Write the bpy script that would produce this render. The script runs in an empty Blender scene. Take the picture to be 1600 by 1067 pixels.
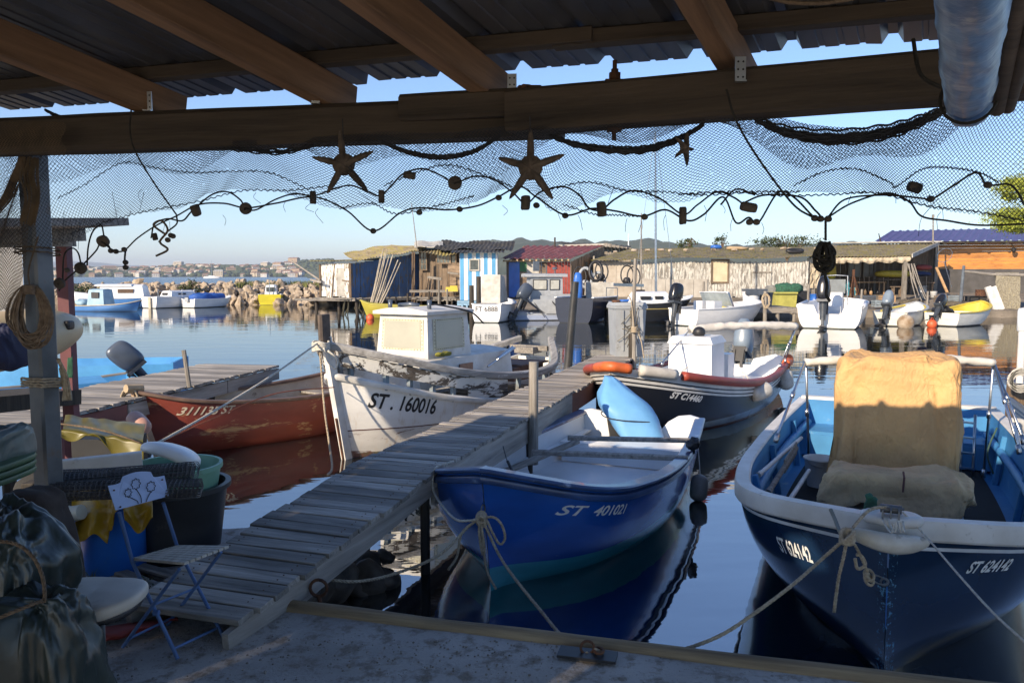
import bpy, bmesh, math, random
import numpy as np
from mathutils import Vector, Matrix, noise
from mathutils.bvhtree import BVHTree
from math import sin, cos, pi, radians, tan, atan, sqrt, atan2
random.seed(7)
scene = bpy.context.scene
COL = scene.collection
# ---------------------------------------------------------------- camera model (water level is z = 0)
F = 1244.0; CX, CY = 800.0, 533.5; PITCH = atan((533.5 - 431.0) / F); CAMZ = 2.15
def ray(px, py):
    a = (px - CX) / F; b = -(py - CY) / F
    return Vector((a, cos(PITCH) + b * sin(PITCH), -sin(PITCH) + b * cos(PITCH)))
def G(px, py, z=0.0):
    "point of the level plane z seen at a photo pixel"
    d = ray(px, py); t = (z - CAMZ) / d.z
    return Vector((d.x * t, d.y * t, z))
def W(px, py, Y):
    "point at distance Y seen at a photo pixel"
    d = ray(px, py); t = Y / d.y
    return Vector((d.x * t, Y, CAMZ + d.z * t))
def hermite(xs, ys, x):
    xs = list(xs); n = len(xs)
    if x <= xs[0]: return ys[0]
    if x >= xs[-1]: return ys[-1]
    i = 0
    while x > xs[i + 1]: i += 1
    def sl(k):
        if k == 0: return (ys[1] - ys[0]) / (xs[1] - xs[0])
        if k == n - 1: return (ys[-1] - ys[-2]) / (xs[-1] - xs[-2])
        return (ys[k + 1] - ys[k - 1]) / (xs[k + 1] - xs[k - 1])
    h = xs[i + 1] - xs[i]; t = (x - xs[i]) / h
    return ((2*t**3 - 3*t*t + 1) * ys[i] + (t**3 - 2*t*t + t) * h * sl(i) + (-2*t**3 + 3*t*t) * ys[i+1] + (t**3 - t*t) * h * sl(i+1))
def spline(pts, n=8):
    "Catmull-Rom through points"
    P = [Vector(p) for p in pts]
    if len(P) < 3:
        return [P[0].lerp(P[1], k / n) for k in range(n + 1)]
    out = []
    for i in range(len(P) - 1):
        p0 = P[i-1] if i > 0 else P[i] * 2 - P[i+1]
        p1, p2 = P[i], P[i+1]
        p3 = P[i+2] if i + 2 < len(P) else P[i+1] * 2 - P[i]
        for k in range(n):
            t = k / n
            out.append(0.5 * ((2*p1) + (p2 - p0) * t + (2*p0 - 5*p1 + 4*p2 - p3) * t*t + (3*p1 - p0 - 3*p2 + p3) * t**3))
    out.append(P[-1]); return out
def sag(a, b, s, n=24):
    a = Vector(a); b = Vector(b)
    return [a.lerp(b, k / n) - Vector((0, 0, s * 4 * (k / n) * (1 - k / n))) for k in range(n + 1)]
# ---------------------------------------------------------------- mesh builder
class MB:
    def __init__(s): s.v = []; s.f = []; s.m = []; s.mi = 0
    def add(s, vs, fs):
        o = len(s.v); s.v.extend([tuple(p) for p in vs])
        for f in fs: s.f.append(tuple(i + o for i in f)); s.m.append(s.mi)
        return s
    def box(s, c, d, rz=0.0, M=None, taper=1.0):
        hx, hy, hz = d[0] / 2, d[1] / 2, d[2] / 2
        R = Matrix.Rotation(rz, 3, 'Z') if M is None else M
        c = Vector(c); vs = []
        for x, y, z in ((-1,-1,-1),(1,-1,-1),(1,1,-1),(-1,1,-1),(-1,-1,1),(1,-1,1),(1,1,1),(-1,1,1)):
            k = taper if z > 0 else 1.0
            vs.append(c + R @ Vector((x * hx * k, y * hy * k, z * hz)))
        return s.add(vs, [(0,3,2,1),(4,5,6,7),(0,1,5,4),(1,2,6,5),(2,3,7,6),(3,0,4,7)])
    def bar(s, a, b, w, h, up=(0, 0, 1), bev=0.0):
        "rectangular bar from a to b; w across, h along up; optional chamfer"
        a = Vector(a); b = Vector(b); d = (b - a).normalized(); up = Vector(up)
        r = d.cross(up)
        if r.length < 1e-6: r = d.cross(Vector((0, 1, 0)))
        r.normalize(); u = r.cross(d).normalized()
        w /= 2; h /= 2
        if bev: pr = [(w-bev,-h),(w,-h+bev),(w,h-bev),(w-bev,h),(-w+bev,h),(-w,h-bev),(-w,-h+bev),(-w+bev,-h)]
        else: pr = [(w,-h),(w,h),(-w,h),(-w,-h)]
        n = len(pr); vs = [p + r * x + u * y for p in (a, b) for x, y in pr]
        fs = [(i, (i+1) % n, n + (i+1) % n, n + i) for i in range(n)] + [tuple(range(n))[::-1], tuple(range(n, 2*n))]
        return s.add(vs, fs)
    def tube(s, pts, r, n=8, caps=True, flat=1.0):
        P = [Vector(p) for p in pts]; m = len(P)
        if m < 2: return s
        T = []
        for i in range(m):
            t = P[min(i+1, m-1)] - P[max(i-1, 0)]
            T.append(t.normalized() if t.length > 1e-9 else Vector((0, 0, 1)))
        ref = Vector((0, 0, 1)) if abs(T[0].z) < 0.9 else Vector((1, 0, 0))
        u = T[0].cross(ref).normalized(); vs = []
        for i in range(m):
            if i:
                u = u - T[i] * u.dot(T[i])
                if u.length < 1e-6: u = T[i].cross(Vector((1, 0, 0)))
                u.normalize()
            w = T[i].cross(u); rr = r[i] if isinstance(r, (list, tuple)) else r
            for k in range(n):
                a = 2 * pi * k / n
                vs.append(P[i] + (u * cos(a) + w * sin(a) * flat) * rr)
        fs = [(i*n + k, i*n + (k+1) % n, (i+1)*n + (k+1) % n, (i+1)*n + k) for i in range(m-1) for k in range(n)]
        if caps: fs += [tuple(range(n))[::-1], tuple(range((m-1)*n, m*n))]
        return s.add(vs, fs)
    def cyl(s, a, b, r0, r1=None, n=12): return s.tube([a, b], [r0, r0 if r1 is None else r1], n)
    def lathe(s, prof, c=(0, 0, 0), n=24, M=None):
        c = Vector(c); vs = []
        for r, z in prof:
            for k in range(n):
                a = 2*pi*k/n; p = Vector((r*cos(a), r*sin(a), z)); vs.append(c + (M @ p if M else p))
        m = len(prof)
        return s.add(vs, [(i*n+k, i*n+(k+1) % n, (i+1)*n+(k+1) % n, (i+1)*n+k) for i in range(m-1) for k in range(n)])
    def grid(s, P, closed=False, flip=False):
        R = len(P); C = len(P[0]); o = [p for row in P for p in row]; fs = []
        for i in range(R-1):
            for j in range(C if closed else C-1):
                q = (i*C+j, i*C+(j+1) % C, (i+1)*C+(j+1) % C, (i+1)*C+j)
                fs.append(q[::-1] if flip else q)
        return s.add(o, fs)
    def sheet(s, P, th=0.01):
        "thick sheet from a grid of points (offset along local normal)"
        R = len(P); C = len(P[0]); Q = []
        for i in range(R):
            row = []
            for j in range(C):
                a = Vector(P[min(i+1, R-1)][j]) - Vector(P[max(i-1, 0)][j]); b = Vector(P[i][min(j+1, C-1)]) - Vector(P[i][max(j-1, 0)])
                nrm = a.cross(b); nrm = nrm.normalized() if nrm.length > 1e-9 else Vector((0, 0, 1))
                row.append(Vector(P[i][j]) - nrm * th)
            Q.append(row)
        s.grid(P); s.grid(Q, flip=True)
        E = [(i, 0) for i in range(R)] + [(R-1, j) for j in range(1, C)] + [(i, C-1) for i in range(R-2, -1, -1)] + [(0, j) for j in range(C-2, 0, -1)]
        ring = [P[i][j] for i, j in E] + [Q[i][j] for i, j in E]; n = len(E)
        return s.add(ring, [(k, (k+1) % n, n+(k+1) % n, n+k) for k in range(n)])
    def poly(s, pts, ext):
        "extrude a planar outline by vector ext"
        n = len(pts); e = Vector(ext); vs = [Vector(p) for p in pts] + [Vector(p) + e for p in pts]
        return s.add(vs, [tuple(range(n))[::-1], tuple(range(n, 2*n))] + [(i, (i+1) % n, n+(i+1) % n, n+i) for i in range(n)])
    def blob(s, c, size, e1=0.5, e2=0.5, amp=0.0, fs=2.0, n=(32, 24), seed=0, M=None, shape=None, fold=0.0):
        "superellipsoid with noise folds: rocks, cushions, covers"
        c = Vector(c); P = []; nu, nv = n; off = Vector((seed * 3.7, seed * 1.3, seed * 7.1))
        def sg(v, e): return math.copysign(abs(v) ** e, v)
        for j in range(nv + 1):
            ph = -pi/2 + pi * j / nv; row = []
            for i in range(nu):
                th = 2 * pi * i / nu
                p = Vector((size[0] * sg(cos(ph), e1) * sg(cos(th), e2), size[1] * sg(cos(ph), e1) * sg(sin(th), e2), size[2] * sg(sin(ph), e1)))
                if shape: p = shape(p)
                d = Vector((p.x / size[0]**2, p.y / size[1]**2, p.z / size[2]**2))
                d = d.normalized() if d.length > 1e-9 else Vector((0, 0, 1))
                if amp: p = p + d * amp * (noise.noise(p * fs + off) + 0.5 * noise.noise(p * fs * 2.3 + off))
                if fold: p = p + d * fold * (1 - 2.2 * abs(noise.noise(p * fs * 1.6 + off * 2)) ** 0.8 - 0.9 * abs(noise.noise(p * fs * 3.7 + off)))
                row.append(c + (M @ p if M else p))
            P.append(row)
        return s.grid(P, closed=True)
    def build(s, name, mats, parent=None, smooth=False, auto=None, loc=None):
        me = bpy.data.meshes.new(name); me.from_pydata(s.v, [], s.f)
        if not isinstance(mats, (list, tuple)): mats = [mats]
        for m in mats: me.materials.append(m)
        if len(mats) > 1: me.polygons.foreach_set('material_index', s.m)
        bm = bmesh.new(); bm.from_mesh(me); bmesh.ops.recalc_face_normals(bm, faces=bm.faces); bm.to_mesh(me); bm.free()
        if smooth or auto:
            me.polygons.foreach_set('use_smooth', [True] * len(me.polygons))
            if auto: me.set_sharp_from_angle(angle=radians(auto))
        me.update()
        o = bpy.data.objects.new(name, me); COL.objects.link(o)
        if parent: o.parent = parent
        if loc is not None: o.location = loc
        return o
def crumple(p, s=5.0):
    "crumpled sheet: facets meeting in sharp creases"
    q = Vector((p.x, p.y, p.z * .6)) * s
    q = q + Vector((noise.noise(q * .7), noise.noise(q * .7 + Vector((9, 0, 0))), noise.noise(q * .7 + Vector((0, 9, 0))))) * .9
    return (noise.noise(q, noise_basis='VORONOI_F1') * .6 + noise.noise(q * 2.3, noise_basis='VORONOI_F1') * .26 + noise.noise(q * 5.1, noise_basis='VORONOI_F1') * .11)
def rope_mb(pts, r, twist=7.0, sides=5, step=None, mb=None):
    "three-strand laid rope"
    P = spline(pts, 6) if len(pts) < 14 else [Vector(p) for p in pts]
    step = step or r * 1.5; Q = [P[0]]; acc = 0
    L = [0]
    for i in range(1, len(P)): L.append(L[-1] + (P[i]-P[i-1]).length)
    tot = L[-1]; n = max(4, int(tot / step)); Q = []; j = 0
    for k in range(n + 1):
        d = tot * k / n
        while j < len(L) - 2 and L[j+1] < d: j += 1
        h = L[j+1] - L[j]; Q.append(P[j].lerp(P[j+1], (d - L[j]) / h if h > 1e-9 else 0))
    mb = mb or MB(); u = None; fr = []
    for i in range(len(Q)):
        t = (Q[min(i+1, len(Q)-1)] - Q[max(i-1, 0)]).normalized()
        if u is None: u = t.cross(Vector((0, 0, 1)) if abs(t.z) < .9 else Vector((1, 0, 0)))
        u = u - t * u.dot(t)
        if u.length < 1e-6: u = t.cross(Vector((1, .2, 0)))
        u.normalize(); fr.append((u.copy(), t.cross(u)))
    for s_ in range(3):
        pts2 = []
        for i, q in enumerate(Q):
            a = 2 * pi * (i * tot / n / (twist * r) + s_ / 3)
            pts2.append(q + (fr[i][0] * cos(a) + fr[i][1] * sin(a)) * r * 0.52)
        mb.tube(pts2, r * 0.56, sides)
    return mb
def tag(o, label=None, cat=None, group=None, kind=None):
    if label: o['label'] = label
    if cat: o['category'] = cat
    if group: o['group'] = group
    if kind: o['kind'] = kind
    return o
def thing(name, label, cat, loc=(0, 0, 0), rz=0.0, group=None):
    o = bpy.data.objects.new(name, None); COL.objects.link(o); o.location = loc; o.rotation_euler = (0, 0, rz); o.empty_display_size = 0.2
    return tag(o, label, cat, group)
def copy_tree(o, parent=None, label=None):
    c = o.copy(); COL.objects.link(c); c.parent = parent
    if label: c['label'] = label
    for ch in list(o.children): copy_tree(ch, c)
    return c
def text_mesh(body, size=1.0, shear=0.0, spacing=1.0, bold=0.0):
    cu = bpy.data.curves.new('lettering', 'FONT'); cu.body = body; cu.size = size; cu.shear = shear; cu.space_character = spacing; cu.offset = bold; cu.align_x = 'CENTER'; cu.align_y = 'CENTER'
    cu.resolution_u = 4
    o = bpy.data.objects.new('lettering', cu); COL.objects.link(o); bpy.context.view_layer.update()
    me = bpy.data.meshes.new_from_object(o.evaluated_get(bpy.context.evaluated_depsgraph_get()))
    bpy.data.objects.remove(o); bpy.data.curves.remove(cu)
    return me
def flat_text(body, size, M, mat, parent, name='lettering', th=0.002, xs=1.0, **k):
    me = text_mesh(body, size, **k)
    for v in me.vertices: v.co = M @ Vector((v.co.x * xs, v.co.y, th))
    me.materials.clear(); me.materials.append(mat)
    o = bpy.data.objects.new(name, me); COL.objects.link(o); o.parent = parent
    return o
# ---------------------------------------------------------------- materials
MATS = {}
def newmat(name):
    m = bpy.data.materials.new(name); m.use_nodes = True; nt = m.node_tree; b = nt.nodes['Principled BSDF']
    return m, nt, b
def N(nt, t, **kw):
    n = nt.nodes.new(t)
    for k, v in kw.items():
        if k.startswith('i_'): n.inputs[k[2:].replace('_', ' ')].default_value = v
        else: setattr(n, k, v)
    return n
def ramp(nt, fac, stops):
    r = nt.nodes.new('ShaderNodeValToRGB'); e = r.color_ramp.elements
    while len(e) < len(stops): e.new(0.5)
    for i, (p, c) in enumerate(stops):
        e[i].position = p; e[i].color = (*c, 1) if len(c) == 3 else c
    nt.links.new(fac, r.inputs[0]); return r.outputs[0]
def mixc(nt, fac, a, b, mode='MIX'):
    n = nt.nodes.new('ShaderNodeMix'); n.data_type = 'RGBA'; n.blend_type = mode
    for s_, v in ((n.inputs[0], fac), (n.inputs[6], a), (n.inputs[7], b)):
        if hasattr(v, 'is_linked'): nt.links.new(v, s_)
        elif isinstance(v, (int, float)): s_.default_value = v
        else: s_.default_value = (*v, 1) if len(v) == 3 else v
    return n.outputs[2]
def coords(nt, scale=(1, 1, 1), rot=(0, 0, 0), src='Object'):
    t = nt.nodes.new('ShaderNodeTexCoord'); m = nt.nodes.new('ShaderNodeMapping')
    m.inputs['Scale'].default_value = scale; m.inputs['Rotation'].default_value = rot
    nt.links.new(t.outputs[src], m.inputs[0]); return m.outputs[0]
def noi(nt, vec, scale, detail=4, rough=0.55, dist=0.0):
    n = nt.nodes.new('ShaderNodeTexNoise'); n.inputs['Scale'].default_value = scale; n.inputs['Detail'].default_value = detail
    n.inputs['Roughness'].default_value = rough; n.inputs['Distortion'].default_value = dist
    nt.links.new(vec, n.inputs['Vector']); return n.outputs['Fac']
def bump(nt, b, h, strength=0.3, dist=0.01):
    n = nt.nodes.new('ShaderNodeBump'); n.inputs['Strength'].default_value = strength; n.inputs['Distance'].default_value = dist
    nt.links.new(h, n.inputs['Height']); nt.links.new(n.outputs[0], b.inputs['Normal'])
def surf(name, c1, c2=None, scale=4.0, rough=0.6, metal=0.0, bmp=0.2, bdist=0.01, stretch=(1, 1, 1), detail=5, lo=0.35, hi=0.65, spots=None, spot=(0.62, 0.7, 8.0), island=0.0, rot=(0, 0, 0), coat=0.0, dist=0.0):
    "general procedural surface: two tones by noise, optional stains of a third colour, optional tone change per loose piece"
    if name in MATS: return MATS[name]
    m, nt, b = newmat(name); v = coords(nt, stretch, rot); n = noi(nt, v, scale, detail, dist=dist)
    if c2 is None: c2 = tuple(x * 0.75 for x in c1)
    c = ramp(nt, n, [(lo, c2), (hi, c1)])
    if spots: 
        n2 = noi(nt, coords(nt, stretch, rot), spot[2], 6, 0.65); msk = ramp(nt, n2, [(spot[0], (0, 0, 0)), (spot[1], (1, 1, 1))])
        c = mixc(nt, msk, c, spots)
    if island:
        g = nt.nodes.new('ShaderNodeNewGeometry'); k = ramp(nt, g.outputs['Random Per Island'], [(0, (1 - island,) * 3), (1, (1 + island * .6,) * 3)])
        c = mixc(nt, 1.0, c, k, 'MULTIPLY')
    nt.links.new(c, b.inputs['Base Color'])
    b.inputs['Roughness'].default_value = rough; b.inputs['Metallic'].default_value = metal; b.inputs['Coat Weight'].default_value = coat
    if bmp: bump(nt, b, n, bmp, bdist)
    MATS[name] = m; return m
def creases(m, s1=9.0, strength=.5, dist=.01, s2=26.0):
    nt = m.node_tree; b = nt.nodes['Principled BSDF']; v = coords(nt, (1, 1, .6)); h = None
    for s_, w in ((s1, 1.0), (s2, .4)):
        n = nt.nodes.new('ShaderNodeTexVoronoi'); n.feature = 'F1'; n.inputs['Scale'].default_value = s_
        wv = nt.nodes.new('ShaderNodeTexNoise'); wv.inputs['Scale'].default_value = s_ * .6; nt.links.new(v, wv.inputs['Vector']); mx = mixc(nt, .18, v, wv.outputs['Color']); nt.links.new(mx, n.inputs['Vector'])
        k = N(nt, 'ShaderNodeMath', operation='MULTIPLY'); nt.links.new(n.outputs['Distance'], k.inputs[0]); k.inputs[1].default_value = w
        if h is None: h = k.outputs[0]
        else: a = N(nt, 'ShaderNodeMath', operation='ADD'); nt.links.new(h, a.inputs[0]); nt.links.new(k.outputs[0], a.inputs[1]); h = a.outputs[0]
    bump(nt, b, h, strength, dist); return m
def wood(name, c1, c2, axis='X', scale=6.0, rough=0.8, bmp=0.5, island=0.3, peel=None, peel_c=None, cracks=True, bd=0.006):
    "grain along one axis; optional peeling paint (peel = share of bare wood)"
    if name in MATS: return MATS[name]
    m, nt, b = newmat(name); k = 0.06
    st = {'X': (k, 1, 1), 'Y': (1, k, 1), 'Z': (1, 1, k)}[axis]
    v = coords(nt, st); n = noi(nt, v, scale * 6, 8, 0.7, 0.3); n2 = noi(nt, coords(nt), scale * 0.35, 3)
    c = ramp(nt, n, [(0.28, tuple(x * 0.35 for x in c2)), (0.42, c2), (0.66, c1)])
    c = mixc(nt, 0.6, c, ramp(nt, n2, [(0.3, (0.55,) * 3), (0.7, (1.15,) * 3)]), 'MULTIPLY')
    g = nt.nodes.new('ShaderNodeNewGeometry')
    c = mixc(nt, 1.0, c, ramp(nt, g.outputs['Random Per Island'], [(0, (1 - island,) * 3), (1, (1 + island * .5,) * 3)]), 'MULTIPLY')
    if peel is not None:
        n3 = noi(nt, coords(nt, tuple(max(x, .25) for x in st)), scale * 2.2, 8, 0.7, 0.4)
        msk = ramp(nt, n3, [(peel - 0.015, (0, 0, 0)), (peel + 0.015, (1, 1, 1))])
        pc = ramp(nt, n2, [(0.3, tuple(x * .7 for x in peel_c)), (0.65, peel_c)])
        c = mixc(nt, msk, c, pc)
        bump(nt, b, mixc(nt, 0.5, n, msk), bmp, bd)
    else: bump(nt, b, n, bmp, bd)
    nt.links.new(c, b.inputs['Base Color']); b.inputs['Roughness'].default_value = rough
    MATS[name] = m; return m
def hullpaint(name, bands, rough=0.35, wear=0.0, wear_c=(0.3, 0.3, 0.3), wscale=6.0, dirt=0.15, streak=None, wz=None, coat=0.0):
    "paint in horizontal bands by height above the waterline: bands = [(z_from, colour)...] low to high"
    if name in MATS: return MATS[name]
    m, nt, b = newmat(name)
    t = nt.nodes.new('ShaderNodeTexCoord'); s_ = nt.nodes.new('ShaderNodeSeparateXYZ'); nt.links.new(t.outputs['Object'], s_.inputs[0])
    mp = N(nt, 'ShaderNodeMapRange'); mp.inputs['From Min'].default_value = -0.5; mp.inputs['From Max'].default_value = 1.5
    nz = noi(nt, coords(nt), 9, 3); ad = N(nt, 'ShaderNodeMath', operation='MULTIPLY_ADD'); nt.links.new(nz, ad.inputs[0]); ad.inputs[1].default_value = 0.004; nt.links.new(s_.outputs[2], ad.inputs[2])
    nt.links.new(ad.outputs[0], mp.inputs['Value'])
    r = nt.nodes.new('ShaderNodeValToRGB'); r.color_ramp.interpolation = 'CONSTANT'; e = r.color_ramp.elements
    while len(e) < len(bands): e.new(0.9)
    for i, (z, c) in enumerate(bands): e[i].position = max(0, (z + 0.5) / 2); e[i].color = (*c, 1)
    nt.links.new(mp.outputs[0], r.inputs[0]); c = r.outputs[0]
    n1 = noi(nt, coords(nt, (0.5, 0.5, 1.5)), 3.0, 6, 0.6)
    c = mixc(nt, 1.0, c, ramp(nt, n1, [(0.3, (1 - dirt * 1.6,) * 3), (0.65, (1, 1, 1))]), 'MULTIPLY')
    if wear:
        n2 = noi(nt, coords(nt, (0.45, 0.45, 1.6)), wscale, 9, 0.72, 0.5)
        if wz:
            q = N(nt, 'ShaderNodeMapRange'); nt.links.new(s_.outputs[2], q.inputs['Value'])
            q.inputs['From Min'].default_value = wz[0]; q.inputs['From Max'].default_value = wz[1]; q.inputs['To Min'].default_value = 0.13; q.inputs['To Max'].default_value = -0.1
            a2 = N(nt, 'ShaderNodeMath', operation='ADD'); nt.links.new(n2, a2.inputs[0]); nt.links.new(q.outputs[0], a2.inputs[1]); n2 = a2.outputs[0]
        c = mixc(nt, ramp(nt, n2, [(1 - wear - 0.02, (0, 0, 0)), (1 - wear + 0.03, (1, 1, 1))]), c, wear_c)
    if streak:
        n3 = noi(nt, coords(nt, (1, 1, 0.05)), 14, 5, 0.6)
        c = mixc(nt, ramp(nt, n3, [(0.56, (0, 0, 0)), (0.75, (.7, .7, .7))]), c, streak)
    nt.links.new(c, b.inputs['Base Color']); b.inputs['Roughness'].default_value = rough; b.inputs['Coat Weight'].default_value = coat
    bump(nt, b, n1, 0.25, 0.01)
    MATS[name] = m; return m
# ---------------------------------------------------------------- boats: lofted hulls
def sweep(mb, path, prof, caps=True, scale=None):
    "sweep a closed (out, up) profile along a path, 'out' is left of travel in plan"
    P = [Vector(p) for p in path]; m = len(P); n = len(prof); vs = []
    for i in range(m):
        a = (P[i] - P[max(i-1, 0)]); b = (P[min(i+1, m-1)] - P[i])
        a = a if a.length > 1e-9 else b; b = b if b.length > 1e-9 else a
        t = (a.normalized() + b.normalized()); t.z = 0
        t = t.normalized() if t.length > 1e-6 else Vector((0, -1, 0))
        o = Vector((-t.y, t.x, 0)); k = scale[i] if scale else 1
        for x, u in prof: vs.append(P[i] + o * x * k + Vector((0, 0, u * k)))
    fs = [(i*n + k, i*n + (k+1) % n, (i+1)*n + (k+1) % n, (i+1)*n + k) for i in range(m-1) for k in range(n)]
    if caps: fs += [tuple(range(n))[::-1], tuple(range((m-1)*n, m*n))]
    mb.add(vs, fs); return mb
T5 = (0, .25, .5, .75, .9, 1)
class Hull:
    def __init__(s, L, B, hb=(.8, .96, 1, .84, .5, .02), sheer=(.55, .5, .5, .6, .7, .8), keel=(-.15, -.2, -.22, -.2, -.15, -.1), rake=.25, sternrake=0.0,
                 p=(.45, .45, .5, .8, 1.1, 1.3), q=(1.9, 1.9, 1.8, 1.3, 1.1, 1.0), th=.035, floor=.1, N=34, M=16, T=T5):
        s.L, s.B, s.rake, s.th, s.floor, s.N, s.M = L, B, rake, th, floor, N, M; s.sr = sternrake
        s.hb = lambda t: hermite(T, hb, t) * B / 2
        s.sh = lambda t: hermite(T, sheer, t)
        s.kl = lambda t: hermite(T, keel, t)
        s.p = lambda t: hermite(T, p, t); s.q = lambda t: hermite(T, q, t)
        s.ts = [1 - (1 - i / N) ** 1.35 for i in range(N + 1)]
    def pt(s, t, u, inset=0.0, side=1):
        sh, k = s.sh(t), s.kl(t); z = k + (sh - k) * u ** s.q(t)
        zf = (z - k) / (sh - k); hb = max(0.004, s.hb(t) - inset)
        y = hb * sin(u * pi / 2) ** s.p(t)
        x = s.L * t - s.rake * t ** 5 * (1 - zf) - s.sr * (1 - t) ** 5 * zf * -1 * 1.0
        if inset: x = min(x, s.L - s.rake * (1 - zf) - inset * 1.2)
        return Vector((x, side * y, z))
    def sheerpath(s, inset=0.0, dz=0.0, t0=0.0, t1=1.0):
        A = [s.pt(t, 1, inset) for t in s.ts if t0 <= t <= t1]; 
        if t1 < 1: return [p + Vector((0, 0, dz)) for p in A]
        B = [Vector((p.x, -p.y, p.z)) for p in reversed(A[:-1])]
        return [p + Vector((0, 0, dz)) for p in A + B]
    def zline(s, z, off=0.0, t0=0.0, t1=1.0):
        "line on the outer skin at height z(t)"
        out = []
        for t in s.ts:
            if t < t0 or t > t1: continue
            zz = z(t) if callable(z) else z; sh, k = s.sh(t), s.kl(t); u = max(0.0, min(1, (zz - k) / (sh - k))) ** (1 / s.q(t))
            p = s.pt(t, u); p.y += off; out.append(p)
        return out
    def shell(s, root, mh, mi, name='hull', iname='inner_skin', floor=None):
        mb = MB(); g1 = [[s.pt(t, j / s.M) for j in range(s.M + 1)] for t in s.ts]
        g2 = [[Vector((p.x, -p.y, p.z)) for p in r] for r in g1]; mb.grid(g1); mb.grid(g2, flip=True)
        s.mb = mb; ho = mb.build(name, mh, root, auto=40)
        s.bvh = BVHTree.FromPolygons([Vector(v) for v in mb.v], mb.f)
        fl = s.floor if floor is None else floor; mb = MB()
        def inn(t, j, sd):
            p = s.pt(t, j / s.M, s.th); p.z = max(p.z - (0.001 if j == s.M else 0), fl(t) if callable(fl) else fl); p.y *= sd; return p
        g1 = [[inn(t, j, 1) for j in range(s.M + 1)] for t in s.ts]; g2 = [[inn(t, j, -1) for j in range(s.M + 1)] for t in s.ts]
        mb.grid(g1, flip=True); mb.grid(g2)
        mb.build(iname, mi, ho, auto=40)
        # top edge between skins
        return ho
    def rail(s, parent, mat, prof, name='gunwale', inset=0.0, dz=0.0, t0=0.0):
        path = s.sheerpath(inset, dz, t0); mb = MB(); sweep(mb, path, prof); return mb.build(name, mat, parent, auto=35)
    def section(s, t, inset=0.0, n=14, umax=1.0):
        A = [s.pt(t, umax * j / n, inset) for j in range(n + 1)]
        return [Vector((p.x, -p.y, p.z)) for p in reversed(A)] + A[1:]
    def transom(s, parent, mat, th=.045, top=None, name='transom', x=None):
        "top: list of (y, z) from +y to -y above the sheer corners"
        o = s.section(0.0); pts = list(o)
        x0 = pts[0].x
        if top: pts += [Vector((x0, y, z)) for y, z in top]
        mb = MB(); mb.poly([p + Vector((0.002, 0, 0)) for p in pts], (th, 0, 0)); return mb.build(name, mat, parent)
    def text(s, body, size, side, x, z, mat, parent, shear=0.0, rise=0.0, spacing=1.0, xs=1.0, off=0.004, bold=0.0, name='registration_number', zfun=None):
        me = text_mesh(body, size, shear, spacing, bold)
        bm = bmesh.new(); bm.from_mesh(me); bmesh.ops.triangulate(bm, faces=bm.faces)
        for _ in range(3): bmesh.ops.subdivide_edges(bm, edges=[e for e in bm.edges if e.calc_length() > size * .12], cuts=1); bmesh.ops.triangulate(bm, faces=bm.faces)
        for v in bm.verts:
            u, w = v.co.x * xs, v.co.y
            X = x - side * u; Z = z + w + rise * u
            h, nrm, i, d = s.bvh.ray_cast(Vector((X, side * 6, Z)), Vector((0, -side, 0)))
            for q in (.004, -.004, .009, -.013, -.03, -.06):
                if h is None: h, nrm, i, d = s.bvh.ray_cast(Vector((X + q * .3, side * 6, Z + q)), Vector((0, -side, 0)))
            if h is None: h, nrm, i, d = s.bvh.find_nearest(Vector((X, side * s.hb(min(1, max(0, X / s.L))), Z)))
            if nrm.y * side < 0: nrm = -nrm
            v.co = h + nrm * off
        bm.to_mesh(me); bm.free(); me.materials.clear(); me.materials.append(mat)
        o = bpy.data.objects.new(name, me); COL.objects.link(o); o.parent = parent; return o
    def hit(s, root, px, py):
        o = local(root, (0, 0, CAMZ)); d = local(root, Vector((0, 0, CAMZ)) + ray(px, py)) - o
        return s.bvh.ray_cast(o, d.normalized())[0]
    def ptext(s, root, body, p0, p1, hpx, mat, parent, shear=.2, bold=.006):
        "lettering painted between two photo pixels (middle of the first and last letter), hpx = letter height in pixels"
        a, b = s.hit(root, *p0), s.hit(root, *p1)
        if a is None or b is None: print('no hit', body); return
        side = 1 if (a.y + b.y) > 0 else -1; dist = (world(root, a) - Vector((0, 0, CAMZ))).y; size = hpx / F * dist / .72
        me = text_mesh(body, size); w = max(v.co.x for v in me.vertices) - min(v.co.x for v in me.vertices); bpy.data.meshes.remove(me)
        return s.text(body, size, side, (a.x + b.x) / 2, (a.z + b.z) / 2, mat, parent, shear=shear, xs=abs(b.x - a.x) / w, rise=(b.z - a.z) / abs(b.x - a.x), bold=bold)
def place(name, label, cat, stern, bow, group=None, z=0):
    s_ = Vector(stern); b = Vector(bow); a = atan2(b.y - s_.y, b.x - s_.x)
    return thing(name, label, cat, (s_.x, s_.y, z), a, group)
def local(root, p):
    M = Matrix.Translation(root.location) @ Matrix.Rotation(root.rotation_euler.z, 4, 'Z')
    return M.inverted() @ Vector(p)
def world(root, p):
    return Matrix.Translation(root.location) @ Matrix.Rotation(root.rotation_euler.z, 4, 'Z') @ Vector(p)
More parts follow.
